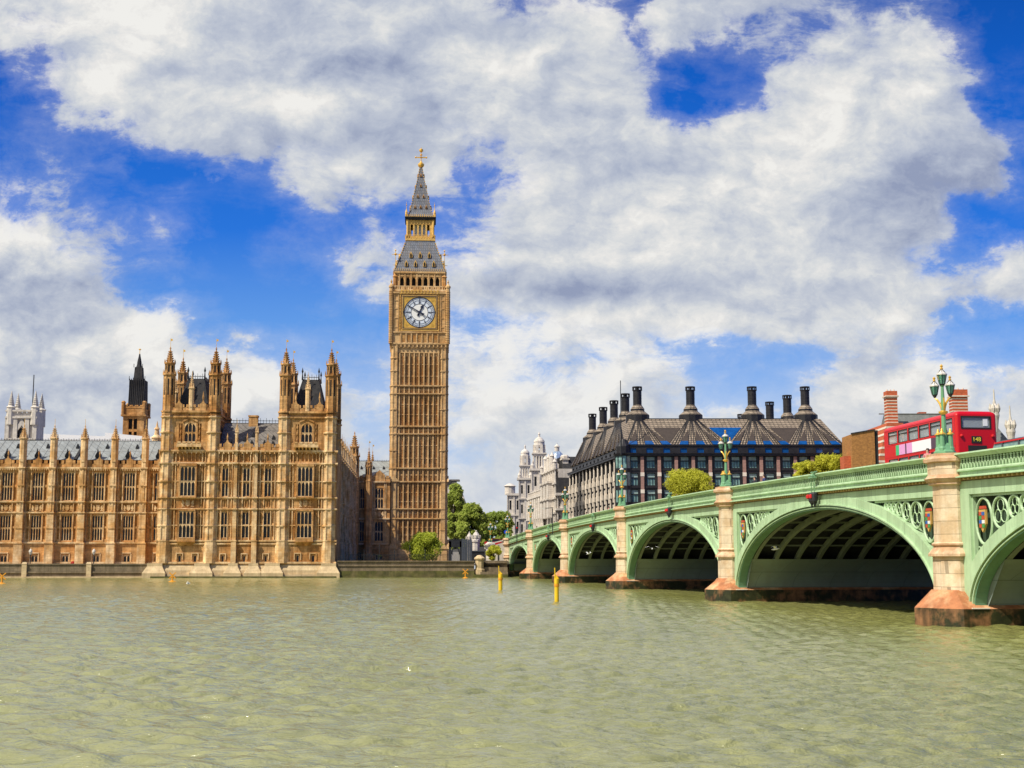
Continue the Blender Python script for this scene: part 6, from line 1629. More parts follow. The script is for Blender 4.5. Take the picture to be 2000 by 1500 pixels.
for h_ in hz: b.quad((h_[0], .93, h_[2]), (h_[1], .93, h_[2]), (h_[1], .93, h_[3]), (h_[0], .93, h_[3]))
b.mi = 0; banded(b, xl, U_(1765), 0, 16, -1, Z_(826), 1.35, fx=lambda z: max(0, (z - Z_(905)) / (Z_(826) - Z_(905))) * (U_(1733) - xl))
b.build('wall', ['brick_red', 'cream_band', 'glass_dark'], NS)
b = MB(); zr_ = Z_(801); z0 = Z_(905); x0, x1 = U_(1740), U_(1968)
b.quad((x0, 1, z0), (U_(2010), 1, z0), (U_(1957), 8, zr_), (x0 + 1, 8, zr_)); b.quad((x0, 16, z0), (U_(2010), 16, z0), (U_(1957), 8, zr_), (x0 + 1, 8, zr_)); b.quad((U_(2010), 1, z0), (U_(2010), 16, z0), (U_(1957), 8, zr_), (U_(1957), 8, zr_ + .01)); b.quad((x0, 1, z0), (x0, 16, z0), (x0 + 1, 8, zr_), (x0 + 1, 8, zr_ + .01))
b.box(x0, U_(1957), 7.9, 8.1, zr_, zr_ + .2)
rf = b.build('roof', 'roof_grey', NS)
for (px0, px1, pt, pb_) in ((1735, 1755, 761, 828), (1863, 1893, 758, 812)):
    b = MB(); x0, x1 = U_(px0, 2), U_(px1, 2); banded(b, x0, x1, 2, 4.2, Z_(pb_), Z_(771), .62); b.mi = 0; b.box(x0 - .05, x1 + .05, 1.95, 4.25, Z_(770), Z_(pt)); b.mi = 1; b.box(x0 - .3, x1 + .3, 1.7, 4.5, Z_(772.5), Z_(770))
    for k in range(3): b.lathe(x0 + (x1 - x0) * (k + .5) / 3, 3.1, [(.18, Z_(pt)), (.14, Z_(pt - 4))], 8)
    b.build('chimney', ['brick_red', 'cream_band'], rf)
b = MB(); b.box(U_(1824), U_(1839), 9, 10.5, Z_(806), Z_(795)); b.build('chimney', 'brick_red', rf)
for px, pt, s in ((1952, 758, .72), (1982, 790, .72)):
    x = U_(px); b = MB(); b.lathe(x, 2, [(.6 * s, Z_(pt + 85)), (1.0 * s, Z_(pt + 60)), (1.25 * s, Z_(pt + 52)), (1.15 * s, Z_(pt + 45)), (1.35 * s, Z_(pt + 38)), (.9 * s, Z_(pt + 32)), (.45 * s, Z_(pt + 28)), (.3 * s, Z_(pt + 22)), (.25 * s, Z_(pt + 20)), (.16 * s, Z_(pt + 2)), (.1, Z_(pt))], 10)
    for k in range(6): a = k * PI / 3; b.lathe(x + .9 * math.cos(a), 2 + .9 * math.sin(a), [(.10, Z_(pt + 45)), (.3, Z_(pt + 38)), (.05, Z_(pt + 28))], 6)
    b.build('turret', 'abbey', NS)
BR2 = thing('brick_block', at(1690, 1091, 238)[:2] + (4.5,), 0, 'plain tan brick block beside the striped gable, left of the bus', 'building')
FN2 = Frame(BR2.location.x, 238, .0); u0, u1 = FN2.u(1664, 0, 880), FN2.u(1709, 0, 880); zt0, zt1 = FN2.z(848, 0, 1690) - 4.5, FN2.z(840, 0, 1690) - 4.5
b = MB(); b.ext([(u0, -1), (u1, -1), (u1, zt1), (u0, zt0)], 0, 7); b.build('wall', 'brick_tan', BR2)
b = MB(); b.bar((u0 - .1, -.05, zt0 + .1), (u1 + .1, -.05, zt1 + .1), .22); b.build('coping', 'slate_dark', BR2)
b = MB(); b.box(u1, u1 + .7, .3, 8, -1, zt1); b.build('side_wall', 'slate_dark', BR2)
b = MB(); b.box(u0 - 1.2, u0, 1, 4, -1, FN2.z(890, 0, 1660) - 4.5); b.build('lean_to', 'brick_red', BR2)

# ================================================================== behind the palace
AB = thing('church_tower', at(48, 1091, 520)[:2] + (4.5,), .065, 'distant grey-white square church tower with four pinnacles and a flagpole', 'church tower')
FBt = Frame(AB.location.x, 520, .065); U_ = lambda px: FBt.u(px, 0, 850); Z_ = lambda py: FBt.z(py, 0, 48) - 4.5
x0, x1 = U_(13), U_(69.5); b = MB(); zc = Z_(815); DD = 8.5
hs = [(U_(33), U_(52), Z_(870), Z_(836))]
b.wall(x0, x1, 0, zc, 0, hs, .8, rim=False); b.box(x0, x1, .8, DD, 0, zc)
for px in (14, 30, 53, 68): b.box(U_(px) - .8, U_(px) + .8, -1, 0, 0, zc)
for py in (858, 816, 803): b.box(x0 - .6, x1 + .6, -1.3, 0, Z_(py) - .3, Z_(py) + .4)
xm = (hs[0][0] + hs[0][1]) / 2; zt = hs[0][3]
b.ext([(hs[0][0] - 1, zt - 3), (hs[0][0] - 1, zt - 1), (xm, zt + 3.5), (hs[0][1] + 1, zt - 1), (hs[0][1] + 1, zt - 3), (xm, zt + 1)], -.8, 0)
for sx in (x0 - .3, x1 + .3): b.box(sx - .3, sx + .3, 0, DD, 0, zc)
merlons(b, x0, x1, -.6, .3, zc, Z_(802), 2); merlons(b, x0, x1, DD - .3, DD + .3, zc, Z_(802), 2)
b.box(x1 - .2, x1 + .5, 0, DD, zc, Z_(803))
b.mi = 1; b.quad((hs[0][0], .7, hs[0][2]), (hs[0][1], .7, hs[0][2]), (hs[0][1], .7, hs[0][3]), (hs[0][0], .7, hs[0][3])); b.build('wall', ['abbey', 'glass_dark'], AB)
b = MB(); b.lathe(0, 0, [(1.7, zc - 3), (1.6, Z_(797)), (1.9, Z_(796)), (1.2, Z_(793)), (.12, Z_(764)), (0, Z_(762))], 8)
for j in range(6): b.lathe(0, 0, [(1.25 - j * .17, Z_(790 - j * 4)), (1.3 - j * .17, Z_(789.4 - j * 4))], 8)
pm_ = b.mesh('pinnacle', 'abbey')
for x, y in ((x0, 0), (x1, 0), (x0, DD), (x1, DD)): put('pinnacle', pm_, AB, (x + (1.2 if x == x0 else -.6), y, 0))
b = MB(); x = U_(52); b.bar((x, 6, zc), (x, 6, Z_(728)), .3); b.build('flagpole', 'slate_dark', AB)
# square ventilation tower wrapped in dark sheeting
VT = thing('square_stone_tower', at(263, 1091, 330)[:2] + (4.5,), .065, 'square golden stone tower whose top is wrapped in black sheeting', 'tower')
FV = Frame(VT.location.x, 330, .065); U_ = lambda px: FV.u(px, 0, 850); Z_ = lambda py: FV.z(py, 0, 263) - 4.5
x0, x1 = U_(239), U_(280); zc = Z_(797); hs = [(U_(250), U_(257.5), Z_(838), Z_(818)), (U_(260), U_(267), Z_(838), Z_(818)), (U_(251), U_(257), Z_(850), Z_(843)), (U_(261), U_(267), Z_(850), Z_(843))]
b = MB(); b.wall(x0, x1, 0, zc, 0, hs, .6, rim=False); b.box(x0, x1, .62, x1 - x0, 0, zc - .02); b.box(x0 - .5, x1 + .5, -.5, x1 - x0 + .5, Z_(813), Z_(810))
merlons(b, x0, x1, -.1, .3, zc, Z_(791), 1.3)
for x in (x0, x1):
    for y in (0, x1 - x0): b.lathe(x, y, [(.5, Z_(812)), (.5, Z_(787)), (.6, Z_(786)), (.3, Z_(783))], 8)
b.mi = 1
for h in hs: b.quad((h[0], .58, h[2]), (h[1], .58, h[2]), (h[1], .58, h[3]), (h[0], .58, h[3]))
b.build('wall', ['gold_stone2', 'void'] if 'gold_stone2' in M else ['stone', 'void'], VT)
b = MB(); a0, a1 = U_(246.5), U_(279); w = (a1 - a0) / 2; xc = (a0 + a1) / 2; yc = (x1 - x0) / 2
b.loftz([(xc - w, yc - w), (xc + w, yc - w), (xc + w, yc + w), (xc - w, yc + w)], zc - .3, [(xc - w * .92, yc - w * .92), (xc + w * .92, yc - w * .92), (xc + w * .92, yc + w * .92), (xc - w * .92, yc + w * .92)], Z_(741))
w2 = (U_(275) - U_(255)) / 2 * .95; b.box(xc - w2, xc + w2, yc - w2, yc + w2, Z_(741), Z_(736)); b.loftz([(xc - w2 * .9, yc - w2 * .9), (xc + w2 * .9, yc - w2 * .9), (xc + w2 * .9, yc + w2 * .9), (xc - w2 * .9, yc + w2 * .9)], Z_(736), [(xc - w2 * .75, yc - w2 * .75), (xc + w2 * .75, yc - w2 * .75), (xc + w2 * .75, yc + w2 * .75), (xc - w2 * .75, yc + w2 * .75)], Z_(715))
b.lathe(xc, yc, [(w2 * .7, Z_(715)), (w2 * .5, Z_(710)), (w2 * .45, Z_(704)), (.25, Z_(693)), (.15, Z_(688))], 8)
for k in range(9): x = xc - w * .9 + k * w * 1.8 / 8; b.box(x - .06, x + .06, yc - w - .06, yc - w + .3, zc, Z_(739))
for x in (xc - w * .95, xc + w * .95): b.bar((x, yc - w, Z_(742)), (x, yc - w, Z_(734)), .12)
for x in (xc - w2 * .9, xc + w2 * .9): b.bar((x, yc - w2, Z_(716)), (x, yc - w2, Z_(709)), .12)
b.build('sheeting', 'slate_dark', VT)
b = MB(); b.bar((xc, yc, Z_(690)), (xc, yc, Z_(679)), .12); b.lathe(xc, yc, [(.05, Z_(681)), (.4, Z_(679.5)), (.05, Z_(677.5))], 6); b.build('finial', 'gold', VT)
# white temporary roof
TR = thing('temporary_roof', at(200, 1091, 300)[:2] + (18,), .065, 'white temporary roof covering behind the long river wing', 'temporary roof')
FT = Frame(TR.location.x, 300, .065); U_ = lambda px: FT.u(px, 0, 850); Z_ = lambda py: FT.z(py, 0, 200) - 18
b = MB(); b.ext([(U_(85), -4), (U_(330), -4), (U_(330), Z_(852)), (U_(285), Z_(852)), (U_(205), Z_(845)), (U_(205), Z_(852)), (U_(85), Z_(848))], 0, 14); b.build('canopy', 'tent_white', TR)
# slim pinnacle and blue-black ventilator seen over the roofs
PN = thing('stone_pinnacle', at(298, 1091, 300)[:2] + (4.5,), 0, 'slim pale stone pinnacle just left of the left pavilion tower', 'pinnacle'); z0 = at(298, 858, 300)[2] - 4.5; zt = at(298, 822, 300)[2] - 4.5
b = MB(); b.lathe(0, 0, [(1.0, -4), (1.0, z0), (1.3, z0 + .3), (.6, z0 + 1.0), (.45, z0 + 2.2), (.7, z0 + 2.3), (.3, z0 + 2.8), (.03, zt)], 8); b.build('shaft', 'stone_lit', PN)
# building past the clock tower
GB = thing('gabled_building', at(895, 1091, 430)[:2] + (4.5,), 0, 'grey-white gabled building with a dark chimney behind the trees', 'building')
FG = Frame(GB.location.x, 430, 0); U_ = lambda px: FG.u(px, 0, 950); Z_ = lambda py: FG.z(py, 0, 895) - 4.5
b = MB(); b.ext([(U_(872), -1), (U_(912), -1), (U_(912), Z_(990)), (U_(903), Z_(965)), (U_(896), Z_(948)), (U_(872), Z_(948))], 0, 12); b.box(U_(880), U_(914), -.5, 0, Z_(993), Z_(989)); b.box(U_(893), U_(907), -.4, 0, Z_(975), Z_(971))
b.build('wall', 'white_stone', GB); b = MB(); b.box(U_(878), U_(891), 1, 5, Z_(955), Z_(937)); b.box(U_(877), U_(897), .8, 5.2, Z_(939), Z_(936)); b.build('chimney', 'slate_mid', GB)
b = MB(); b.ext([(U_(872), Z_(948)), (U_(888), Z_(948)), (U_(880), Z_(938)), (U_(872), Z_(938))], -.3, 10); b.build('roof', 'slate_dark', GB)
# ================================================================== land and river
b = MB(); b.set(*FA.w(0, 0, 0)[:2], 0, AR)
b.quad((-3000, 1.2, GZ - .25), (28, 1.2, GZ - .25), (28, 5000, GZ - .25), (-3000, 5000, GZ - .25)); b.quad((28, 14, GZ - .25), (3000, 14, GZ - .25), (3000, 5000, GZ - .25), (28, 5000, GZ - .25))
o = b.build('ground', 'paving'); tag(o, kind='structure')
b = MB(); b.set(*FB.w(0, 0, 0)[:2], 0, FB.a)       # raised street level at the bridge head
b.box(-400, -.2, -2, 400, 2.0, 5.62); o = b.build('street', 'asphalt'); tag(o, kind='structure')

def wave(x, y):
    rs = np.random.RandomState(4); z = np.zeros_like(x); dist = np.sqrt(x * x + y * y)
    for i in range(64):
        L = 0.42 * (1.075 ** i) if i < 46 else rs.uniform(.8, 3)
        th = rs.normal(-.2, .8) if i % 4 else rs.uniform(-PI, PI); k = 2 * PI / L
        sl = .074 if L < 1.0 else .074 * (1.0 / L) ** 1.5
        a = sl / k * rs.uniform(.6, 1.4)
        ph = k * (x * math.sin(th) + y * math.cos(th)) + rs.uniform(0, 7) + 1.3 * np.sin(x * .31 * rs.uniform(.5, 2) + rs.uniform(0, 7)) + 1.3 * np.sin(y * .23 * rs.uniform(.5, 2) + rs.uniform(0, 7))
        w = .75 + .7 * np.sin(x * .13 * rs.uniform(.5, 2) + y * .09 * rs.uniform(-1.5, 1.5) + rs.uniform(0, 7))
        fade = np.clip((L * 260 / np.maximum(dist, 1) - 1.0) / 2, 0, 1)
        s = np.sin(ph); z += a * w * fade * (s + .45 * (1 - np.abs(s)))
    return z
ys = [5.0]
while ys[-1] < 262: ys.append(ys[-1] + max(.06, ys[-1] ** 1.5 * .00062))
ys = np.array(ys); nx = 1050; us = np.linspace(-.5, .5, nx); FW = 26.0
Yg, Ug = np.meshgrid(ys, us, indexing='ij'); Xg = Ug * (Yg + FW)
Zg = wave(Xg, Yg) * np.clip((.5 - np.abs(Ug)) * 14, 0, 1) * np.clip((Yg - 5) / 4, 0, 1)
vs = np.stack([Xg, Yg, Zg], -1).reshape(-1, 3)
ny = len(ys); idx = np.arange(ny * nx).reshape(ny, nx)
fs_ = np.stack([idx[:-1, :-1], idx[:-1, 1:], idx[1:, 1:], idx[1:, :-1]], -1).reshape(-1, 4)
me = bpy.data.meshes.new('river'); me.vertices.add(len(vs)); me.vertices.foreach_set('co', vs.ravel())
me.loops.add(fs_.size); me.loops.foreach_set('vertex_index', fs_.ravel().astype(np.int32)); me.polygons.add(len(fs_)); me.polygons.foreach_set('loop_start', np.arange(0, fs_.size, 4, dtype=np.int32)); me.polygons.foreach_set('use_smooth', np.ones(len(fs_), bool))
me.update(calc_edges=True); me.validate()
m = bpy.data.materials.new('river_water'); m.use_nodes = True; t = NT(m.node_tree); p = t.n['Principled BSDF']
pos = t.new('ShaderNodeNewGeometry').outputs['Position']
n1 = t.noise(pos, .05, 4, .6)
t.put(p.inputs['Base Color'], t.mix(t.mapr(n1.outputs[0], .35, .65), (.28, .28, .095, 1), (.22, .225, .065, 1)))
p.inputs['Roughness'].default_value = .13; p.inputs['IOR'].default_value = 1.7; p.inputs['Specular IOR Level'].default_value = 1.0
mp = t.new('ShaderNodeMapping'); mp.inputs['Scale'].default_value = (.8, 1.25, 1); mp.inputs['Rotation'].default_value = (0, 0, .25); t.put(mp.inputs[0], pos)
w1 = t.noise(mp.outputs[0], 4.5, 5, .62, .5); w2 = t.noise(mp.outputs[0], 1.5, 4, .6, .5)
h = t.math('ADD', t.math('MULTIPLY', w1.outputs[0], .28), t.math('MULTIPLY', w2.outputs[0], .9))
bp = t.new('ShaderNodeBump'); bp.inputs['Strength'].default_value = 1; bp.inputs['Distance'].default_value = .15; t.put(bp.inputs['Height'], h); t.l.new(bp.outputs[0], p.inputs['Normal'])
me.materials.append(m); o = bpy.data.objects.new('river', me); COL.objects.link(o); tag(o, kind='structure')
b = MB(); Zw = -.004       # calm remainder of the river outside the detailed fan
b.quad((-900, -400, Zw), (900, -400, Zw), (900, 5.0, Zw), (-900, 5.0, Zw)); e0_, e1_ = .5 * (5 + FW), .5 * (262 + FW)
b.quad((-900, 5, Zw), (-e0_, 5, Zw), (-e1_, 262, Zw), (-900, 262, Zw)); b.quad((e0_, 5, Zw), (900, 5, Zw), (900, 262, Zw), (e1_, 262, Zw))
o = b.build('river', m); tag(o, kind='structure')

# ================================================================== embankment walls
EW = thing('embankment_wall', FA.w(0, 0, 0), AR, 'dark weathered stone river wall below the clock tower', 'wall')
x1 = U0(927); zt = Z0(1097, 800)
b = MB(); b.box(.3, x1, .1, 1.3, -1.5, zt); b.box(.3, x1, -.1, 1.4, zt, zt + .15); b.box(.3, x1, -.05, .15, zt - .75, zt - .6); b.build('wall', 'wall_bank', EW)
b = MB(); b.box(.3, x1, -.08, .1, -1.5, 1.15); b.box(.3, x1, -.25, .1, -1.5, .3); b.build('tide_line', 'wall_algae', EW)
EP = thing('stepped_river_wall', FA.w(U0(927), 0, 0), AR, 'lower stepped stone wall with a capped pier left of the first bridge pier', 'wall')
o0 = U0(927); xe = U0(992) - o0
b = MB(); b.box(1.0, xe, 2.2, 15, -1.5, Z0(1096, 950)); b.box(1.0, xe, 1.9, 2.3, Z0(1100, 950), Z0(1095, 950)); b.box(1.0, xe, .9, 2.2, -1.5, Z0(1108, 950)); b.box(1.0, xe, -.2, .9, -1.5, Z0(1117, 950)); b.build('wall', 'wall_bank', EP)
b = MB(); b.box(-.2, xe, -.5, -.2, -1.5, .55); b.build('tide_line', 'wall_algae', EP)
b = MB(); b.lathe(.9, .9, [(1.0, -.5), (.95, 1.4), (.75, 1.5), (.75, 3.0), (.95, 3.1), (.95, 3.3), (.4, 3.75), (.1, 3.8)], 8); b.build('pier', 'plinth', EP)
# railings on the wall below the side range
FC = thing('iron_fence', FA.w(2, 3, GZ - .25), AR, 'black iron railings on the river wall between pavilion and clock tower', 'fence')
b = MB(); L_ = U0(878) - 2; n = int(L_ / .16)
for i in range(n): b.box(i * .16, i * .16 + .03, 0, .03, 0, 1.75)
for z in (.15, 1.55): b.box(0, L_, -.01, .04, z, z + .05)
for i in range(int(L_ / 2.6) + 1): b.box(i * 2.6, i * 2.6 + .1, -.03, .07, 0, 2.3 if i % 2 else 3.0); b.lathe(i * 2.6 + .05, .02, [(.1, 2.3 if i % 2 else 3.0), (.02, 3.3 if i % 2 == 0 else 2.6)], 6)
b.build('railing', 'iron_black', FC)

# ================================================================== planting
def leaves(cs, n, size, mname, seed=1, shell=.55, flat=1.):
    """leaf-sized faces spread through overlapping lobes; cs = [(x,y,z,rx,ry,rz)]"""
    rs = np.random.RandomState(seed); vol = np.array([c[3] * c[4] * c[5] for c in cs]) ** .7; vol /= vol.sum()
    k = rs.choice(len(cs), n, p=vol); C = np.array(cs)[k]
    d = rs.normal(size=(n, 3)); d /= np.linalg.norm(d, axis=1)[:, None]; r = shell + (1 - shell) * rs.rand(n) ** .6
    nz = 1 + .22 * np.sin(d[:, 0] * 7 + C[:, 0] * 3) * np.cos(d[:, 2] * 6 + C[:, 1]) + .10 * rs.normal(size=n)
    p = C[:, :3] + d * C[:, 3:] * (r * nz)[:, None]
    nn = d * .8 + rs.normal(size=(n, 3)) * .5 + [0, 0, .25]; a = np.cross(nn, rs.normal(size=(n, 3))); a /= np.linalg.norm(a, axis=1)[:, None]; q = np.cross(nn, a); q /= np.linalg.norm(q, axis=1)[:, None]
    s = size * rs.uniform(.6, 1.4, n)[:, None]
    V = np.stack([p - a * s, p + q * s * .6, p + a * s, p - q * s * .6], 1).reshape(-1, 3)
    me = bpy.data.meshes.new('crown'); me.vertices.add(len(V)); me.vertices.foreach_set('co', V.ravel())
    li = np.arange(len(V), dtype=np.int32); me.loops.add(len(V)); me.loops.foreach_set('vertex_index', li); me.polygons.add(n); me.polygons.foreach_set('loop_start', np.arange(0, len(V), 4, dtype=np.int32))
    me.update(calc_edges=True); me.materials.append(M[mname]); return me
def tree(name, X, Y, z0, h, rw, crown0, leafm, label, cat='tree', n=9000, size=.22, lobes=16, seed=1, group=None):
    rs = random.Random(seed); t = thing(name, (X, Y, z0), 0, label, cat, group)
    b = MB(); tr = max(.08, h * .022); top = h * .8
    b.tube([(0, 0, -.3), (tr * .3, 0, h * .25), (-tr * .4, tr, h * .5), (0, 0, top)], [tr * 2.4, tr * 1.9, tr * 1.3, tr * .5], 7)
    cs = []
    for i in range(lobes):
        a = rs.uniform(0, 2 * PI); f = rs.uniform(0, 1); zz = crown0 + (h - crown0) * (f ** .8)
        rr = rw * math.sqrt(max(.05, 1 - (2 * (zz - crown0) / (h - crown0) - .85) ** 2 * .75)) * rs.uniform(.25, .85)
        x, y = rr * math.cos(a), rr * math.sin(a) * .9; s = rw * rs.uniform(.20, .38)
        cs.append((x, y, min(zz, h - s * .8), s, s, s * rs.uniform(.7, 1.0)))
        if i % 2 == 0: b.tube([(0, 0, min(crown0 + .2 * h, zz * .6)), (x * .5, y * .5, zz * .75), (x * .95, y * .95, zz)], [tr * 1.1, tr * .7, tr * .25], 5)
    b.build('trunk', 'bark', t); put('crown', leaves(cs, n, size, leafm, seed), t); return t
def tpx(name, px, py0, py1, Y, rwpx, leafm, label, z0=None, **kw):
    X, _, zt = at(px, py0, Y); zb = at(px, py1, Y)[2]; z0 = zb if z0 is None else z0; h = zt - z0
    return tree(name, X, Y, z0, h, rwpx * Y / FPX, max(.1, (zb - z0) * .98), leafm, label, **kw)
tpx('shrub', 827, 1041, 1090, 238, 38, 'leaf_lime', 'large lime green shrub at the foot of the clock tower', cat='shrub', n=30000, size=.13, lobes=60, seed=3, z0=GZ - .2)
tpx('shrub', 741, 1084, 1096, 236, 4, 'leaf_mid', 'small green clipped bush on the river wall left of the clock tower', cat='shrub', n=1500, size=.08, lobes=5, seed=4, z0=GZ - .2)
for (px, y0, Y, rw, m_, n, lab, sd) in ((888, 946, 388, 27, 'leaf_mid', 16000, 'tall thin-leaved green tree right beside the clock tower', 5), (922, 985, 372, 34, 'leaf_mid', 16000, 'broad dark green tree between clock tower and government buildings', 6),
      (975, 1000, 400, 30, 'leaf', 12000, 'dark green tree behind the bridge head lamps', 7), (950, 1004, 440, 26, 'leaf_mid', 9000, 'green tree between the two broad dark trees', 8), (900, 1000, 430, 24, 'leaf_mid', 7000, 'mid green tree partly hidden behind the thin-leaved tree', 9)):
    tpx('broadleaf_tree', px, y0, 1075, Y, rw, m_, lab, n=n * 2, size=.30, lobes=44, seed=sd, z0=5, group=None)
tpx('yellow_tree', 1348, 919, 985, 262, 51, 'leaf_yellow', 'bright yellow-green tree in front of the office building, above the bridge', cat='tree', n=34000, size=.15, lobes=55, seed=11, z0=5.5)
tpx('yellow_tree', 1618, 888, 950, 250, 42, 'leaf_yellow', 'bright yellow-green tree left of the tan brick block, taller one of two', cat='tree', n=26000, size=.15, lobes=44, seed=12, z0=5.5)
tpx('yellow_tree', 1572, 902, 950, 248, 30, 'leaf_yellow', 'lower yellow-green tree at the right end of the office building', cat='tree', n=18000, size=.15, lobes=34, seed=13, z0=5.5)
tpx('shrub', 964, 1064, 1093, 243, 17, 'leaf_yellow', 'yellow-green bush beside the first bridge pier', cat='shrub', n=7000, size=.12, lobes=16, seed=14, z0=2.3)
tpx('shrub', 150, 1096, 1102, 231, 11, 'cloth_red', 'low red-leaved shrub on the terrace below the long wing', cat='shrub', n=1500, size=.1, lobes=8, seed=15, z0=1.2)

# ================================================================== bridge head: piers, gate, hoarding, booth, parapet
def gp(px, Y, top, z0, r, lab):
    X = at(px, 1000, Y)[0]; t = thing('gate_pier', (X, Y, z0), 0, lab, 'gate pier', 'stone gate piers'); h = at(px, top, Y)[2] - z0
    b = MB(); b.lathe(0, 0, [(r * 1.15, -.5), (r * 1.15, .6), (r, .7), (r, h * .62), (r * 1.25, h * .64), (r * 1.25, h * .7), (r * 1.05, h * .72), (r * .95, h * .84), (r * .5, h * .92), (r * .2, h * .94), (r * .25, h * .97), (0, h)], 8); b.build('shaft', 'white_stone', t)
    b = MB()
    for k in range(8): a = k * PI / 4; b.cbox(r * 1.1 * math.cos(a), r * 1.1 * math.sin(a), h * .74, .2, .2, h * .1)
    b.lathe(0, 0, [(r * 1.12, h * .75), (r * 1.12, h * .77)], 8); b.build('cap_ornament', 'abbey', t)
gp(930, 262, 1035, 2.4, .75, 'taller white stone gate pier with ornate cap by the trees'); gp(917, 268, 1038, 2.4, .6, 'smaller white stone gate pier behind the dark hoarding')
X = at(890, 1000, 275)[0]
t = thing('iron_gate', (X, 275, 2.4), 0, 'dark ornate iron gate arch right of the clock tower', 'gate'); w = 13 * 275 / FPX; h = at(890, 1057, 275)[2] - 2.4
b = MB(); b.box(-w, -w + .5, 0, .5, 0, h); b.box(w - .5, w, 0, .5, 0, h); b.box(-w, w, 0, .4, h * .72, h); merlons(b, -w, w, 0, .4, h, h + .5, .5)
for k in range(12): a0, a1 = PI * k / 12, PI * (k + 1) / 12; b.bar(((w - .6) * math.cos(a0), .2, h * .4 + h * .32 * math.sin(a0)), ((w - .6) * math.cos(a1), .2, h * .4 + h * .32 * math.sin(a1)), .25)
b.build('arch', 'iron_black', t); b = MB()
for k in range(9): x = -w + .6 + k * (2 * w - 1.2) / 8; b.bar((x, .2, 0), (x, .2, h * .5), .07)
b.build('gate_bars', 'lamp_silver', t)
X = at(912, 1000, 258)[0]; t = thing('hoarding', (X, 258, 2.3), 0, 'dark blue-grey hoarding panels right of the iron gate', 'fence'); w = 10 * 258 / FPX; h = at(912, 1052, 258)[2] - 2.3
b = MB()
for k in range(5): b.box(-w + k * w * .4, -w + (k + .94) * w * .4, 0, .12 + .03 * (k % 2), 0, h * (1 - .015 * k))
b.build('panel', 'hoarding', t); b = MB()
for k in range(3): b.bar((-w + k * w * .9, .3, 0), (-w + k * w * .9, .3, h), .12)
b.build('post', 'iron_black', t)
X = at(934, 1000, 254)[0]; t = thing('kiosk', (X, 254, 2.3), 0, 'low black kiosk in front of the white gate pier', 'kiosk'); w = 12 * 254 / FPX; h = at(934, 1077, 254)[2] - 2.3
b = MB(); b.box(-w, w, 0, 2.5, 0, h); b.build('wall', 'iron_black', t); b = MB(); b.box(-w - .15, w + .15, -.2, 2.7, h, h + .15); b.build('roof', 'hoarding', t); b = MB(); b.box(-w * .6, w * .3, -.02, 0, h * .5, h * .85); b.build('window', 'glass_dark', t)
# stone parapet of the bridge approach
t = thing('approach_parapet', at(985, 1091, 246)[:2] + (2.4,), 0, 'white stone approach parapet left of the first bridge pier', 'wall')
b = MB(); x0 = at(965, 1091, 247)[0] - t.location.x; x1 = at(990, 1091, 247)[0] - t.location.x
za, zb = at(955, 1066, 247)[2] - 2.4, at(990, 1055, 247)[2] - 2.4
b.ext([(x0, -.5), (x1, -.5), (x1, zb), (x0, za)], 0, .7); x0b = at(947, 1066, 250)[0] - t.location.x; b.ext([(x0b, za - .6), (x0, za - .6), (x0, za), (x0b, za)], .2, 3); b.ext([(x0b - .1, za), (x1, zb), (x1, zb + .2), (x0b - .1, za + .2)], -.15, .9); b.build('wall', 'white_stone', t)
b = MB(); x = at(958, 1066, 251)[0] - t.location.x; b.lathe(x, 4.2, [(.9, 0), (.85, za + .1), (1.05, za + .3), (.6, za + .7)], 8); b.build('lamp_pedestal', 'white_stone', t)
def car(X, Y, z, rz, m_, lab):
    t = thing('parked_car', (X, Y, z), rz, lab, 'car', 'red cars by the bridge head')
    b = MB(); b.loftz([(-2, -.85), (2, -.85), (2, .85), (-2, .85)], .3, [(-2.05, -.82), (2.05, -.82), (2.05, .82), (-2.05, .82)], .85); b.build('body', m_, t)
    b = MB(); b.loftz([(-1.5, -.8), (1.2, -.8), (1.2, .8), (-1.5, .8)], .85, [(-1.1, -.65), (.6, -.65), (.6, .65), (-1.1, .65)], 1.38); b.build('window', 'glass_dark', t)
    b = MB(); b.box(-1.12, .62, -.66, .66, 1.38, 1.43); b.build('roof', m_, t)
    for x in (-1.3, 1.3):
        for y in (-.8, .6): b = MB(); b.tube([(x, y, .32), (x, y + .2, .32)], .62, 12); b.build('wheel', 'rubber', t)
for px, Y, lab in ((967, 262, 'small red car left of the farthest bridge pier'), (980, 268, 'small red car just behind the farthest bridge pier')):
    X, _, z = at(px, 1053, Y); car(X, Y, 5.62, .1, 'red', lab)
def sign(px, py, Y, name, lab, cat, col):
    X, _, z = at(px, py, Y); t = thing(name, (X, Y, 5.7), 0, lab, cat); h = z - 5.7
    b = MB(); b.bar((0, 0, 0), (0, 0, h), .14); b.build('pole', 'iron_black', t)
    b = MB()
    if cat == 'traffic light': b.box(-.2, .2, -.2, .2, h - .6, h + .5); b.build('signal_head', 'iron_black', t); b = MB(); b.lathe(0, -.22, [(.02, h + .1), (.13, h + .2), (.13, h + .3), (.02, h + .4)], 8); b.build('lens', col, t)
    else: b.tube([(0, -.12, h), (0, -.06, h)], .75, 16); b.build('sign_plate', col, t)
sign(1009.5, 1034, 225, 'traffic_light', 'black traffic light showing red above the first arch', 'traffic light', 'signal_red'); sign(988, 1039, 262, 'road_sign', 'round blue road sign beside the farthest bridge lamp', 'sign', 'sign_blue')
X, _, z = at(1079, 993, 190); t = thing('street_light', (X, 190, 6.6), 0, 'thin dark street light with a flat double arm before the white building', 'street light')
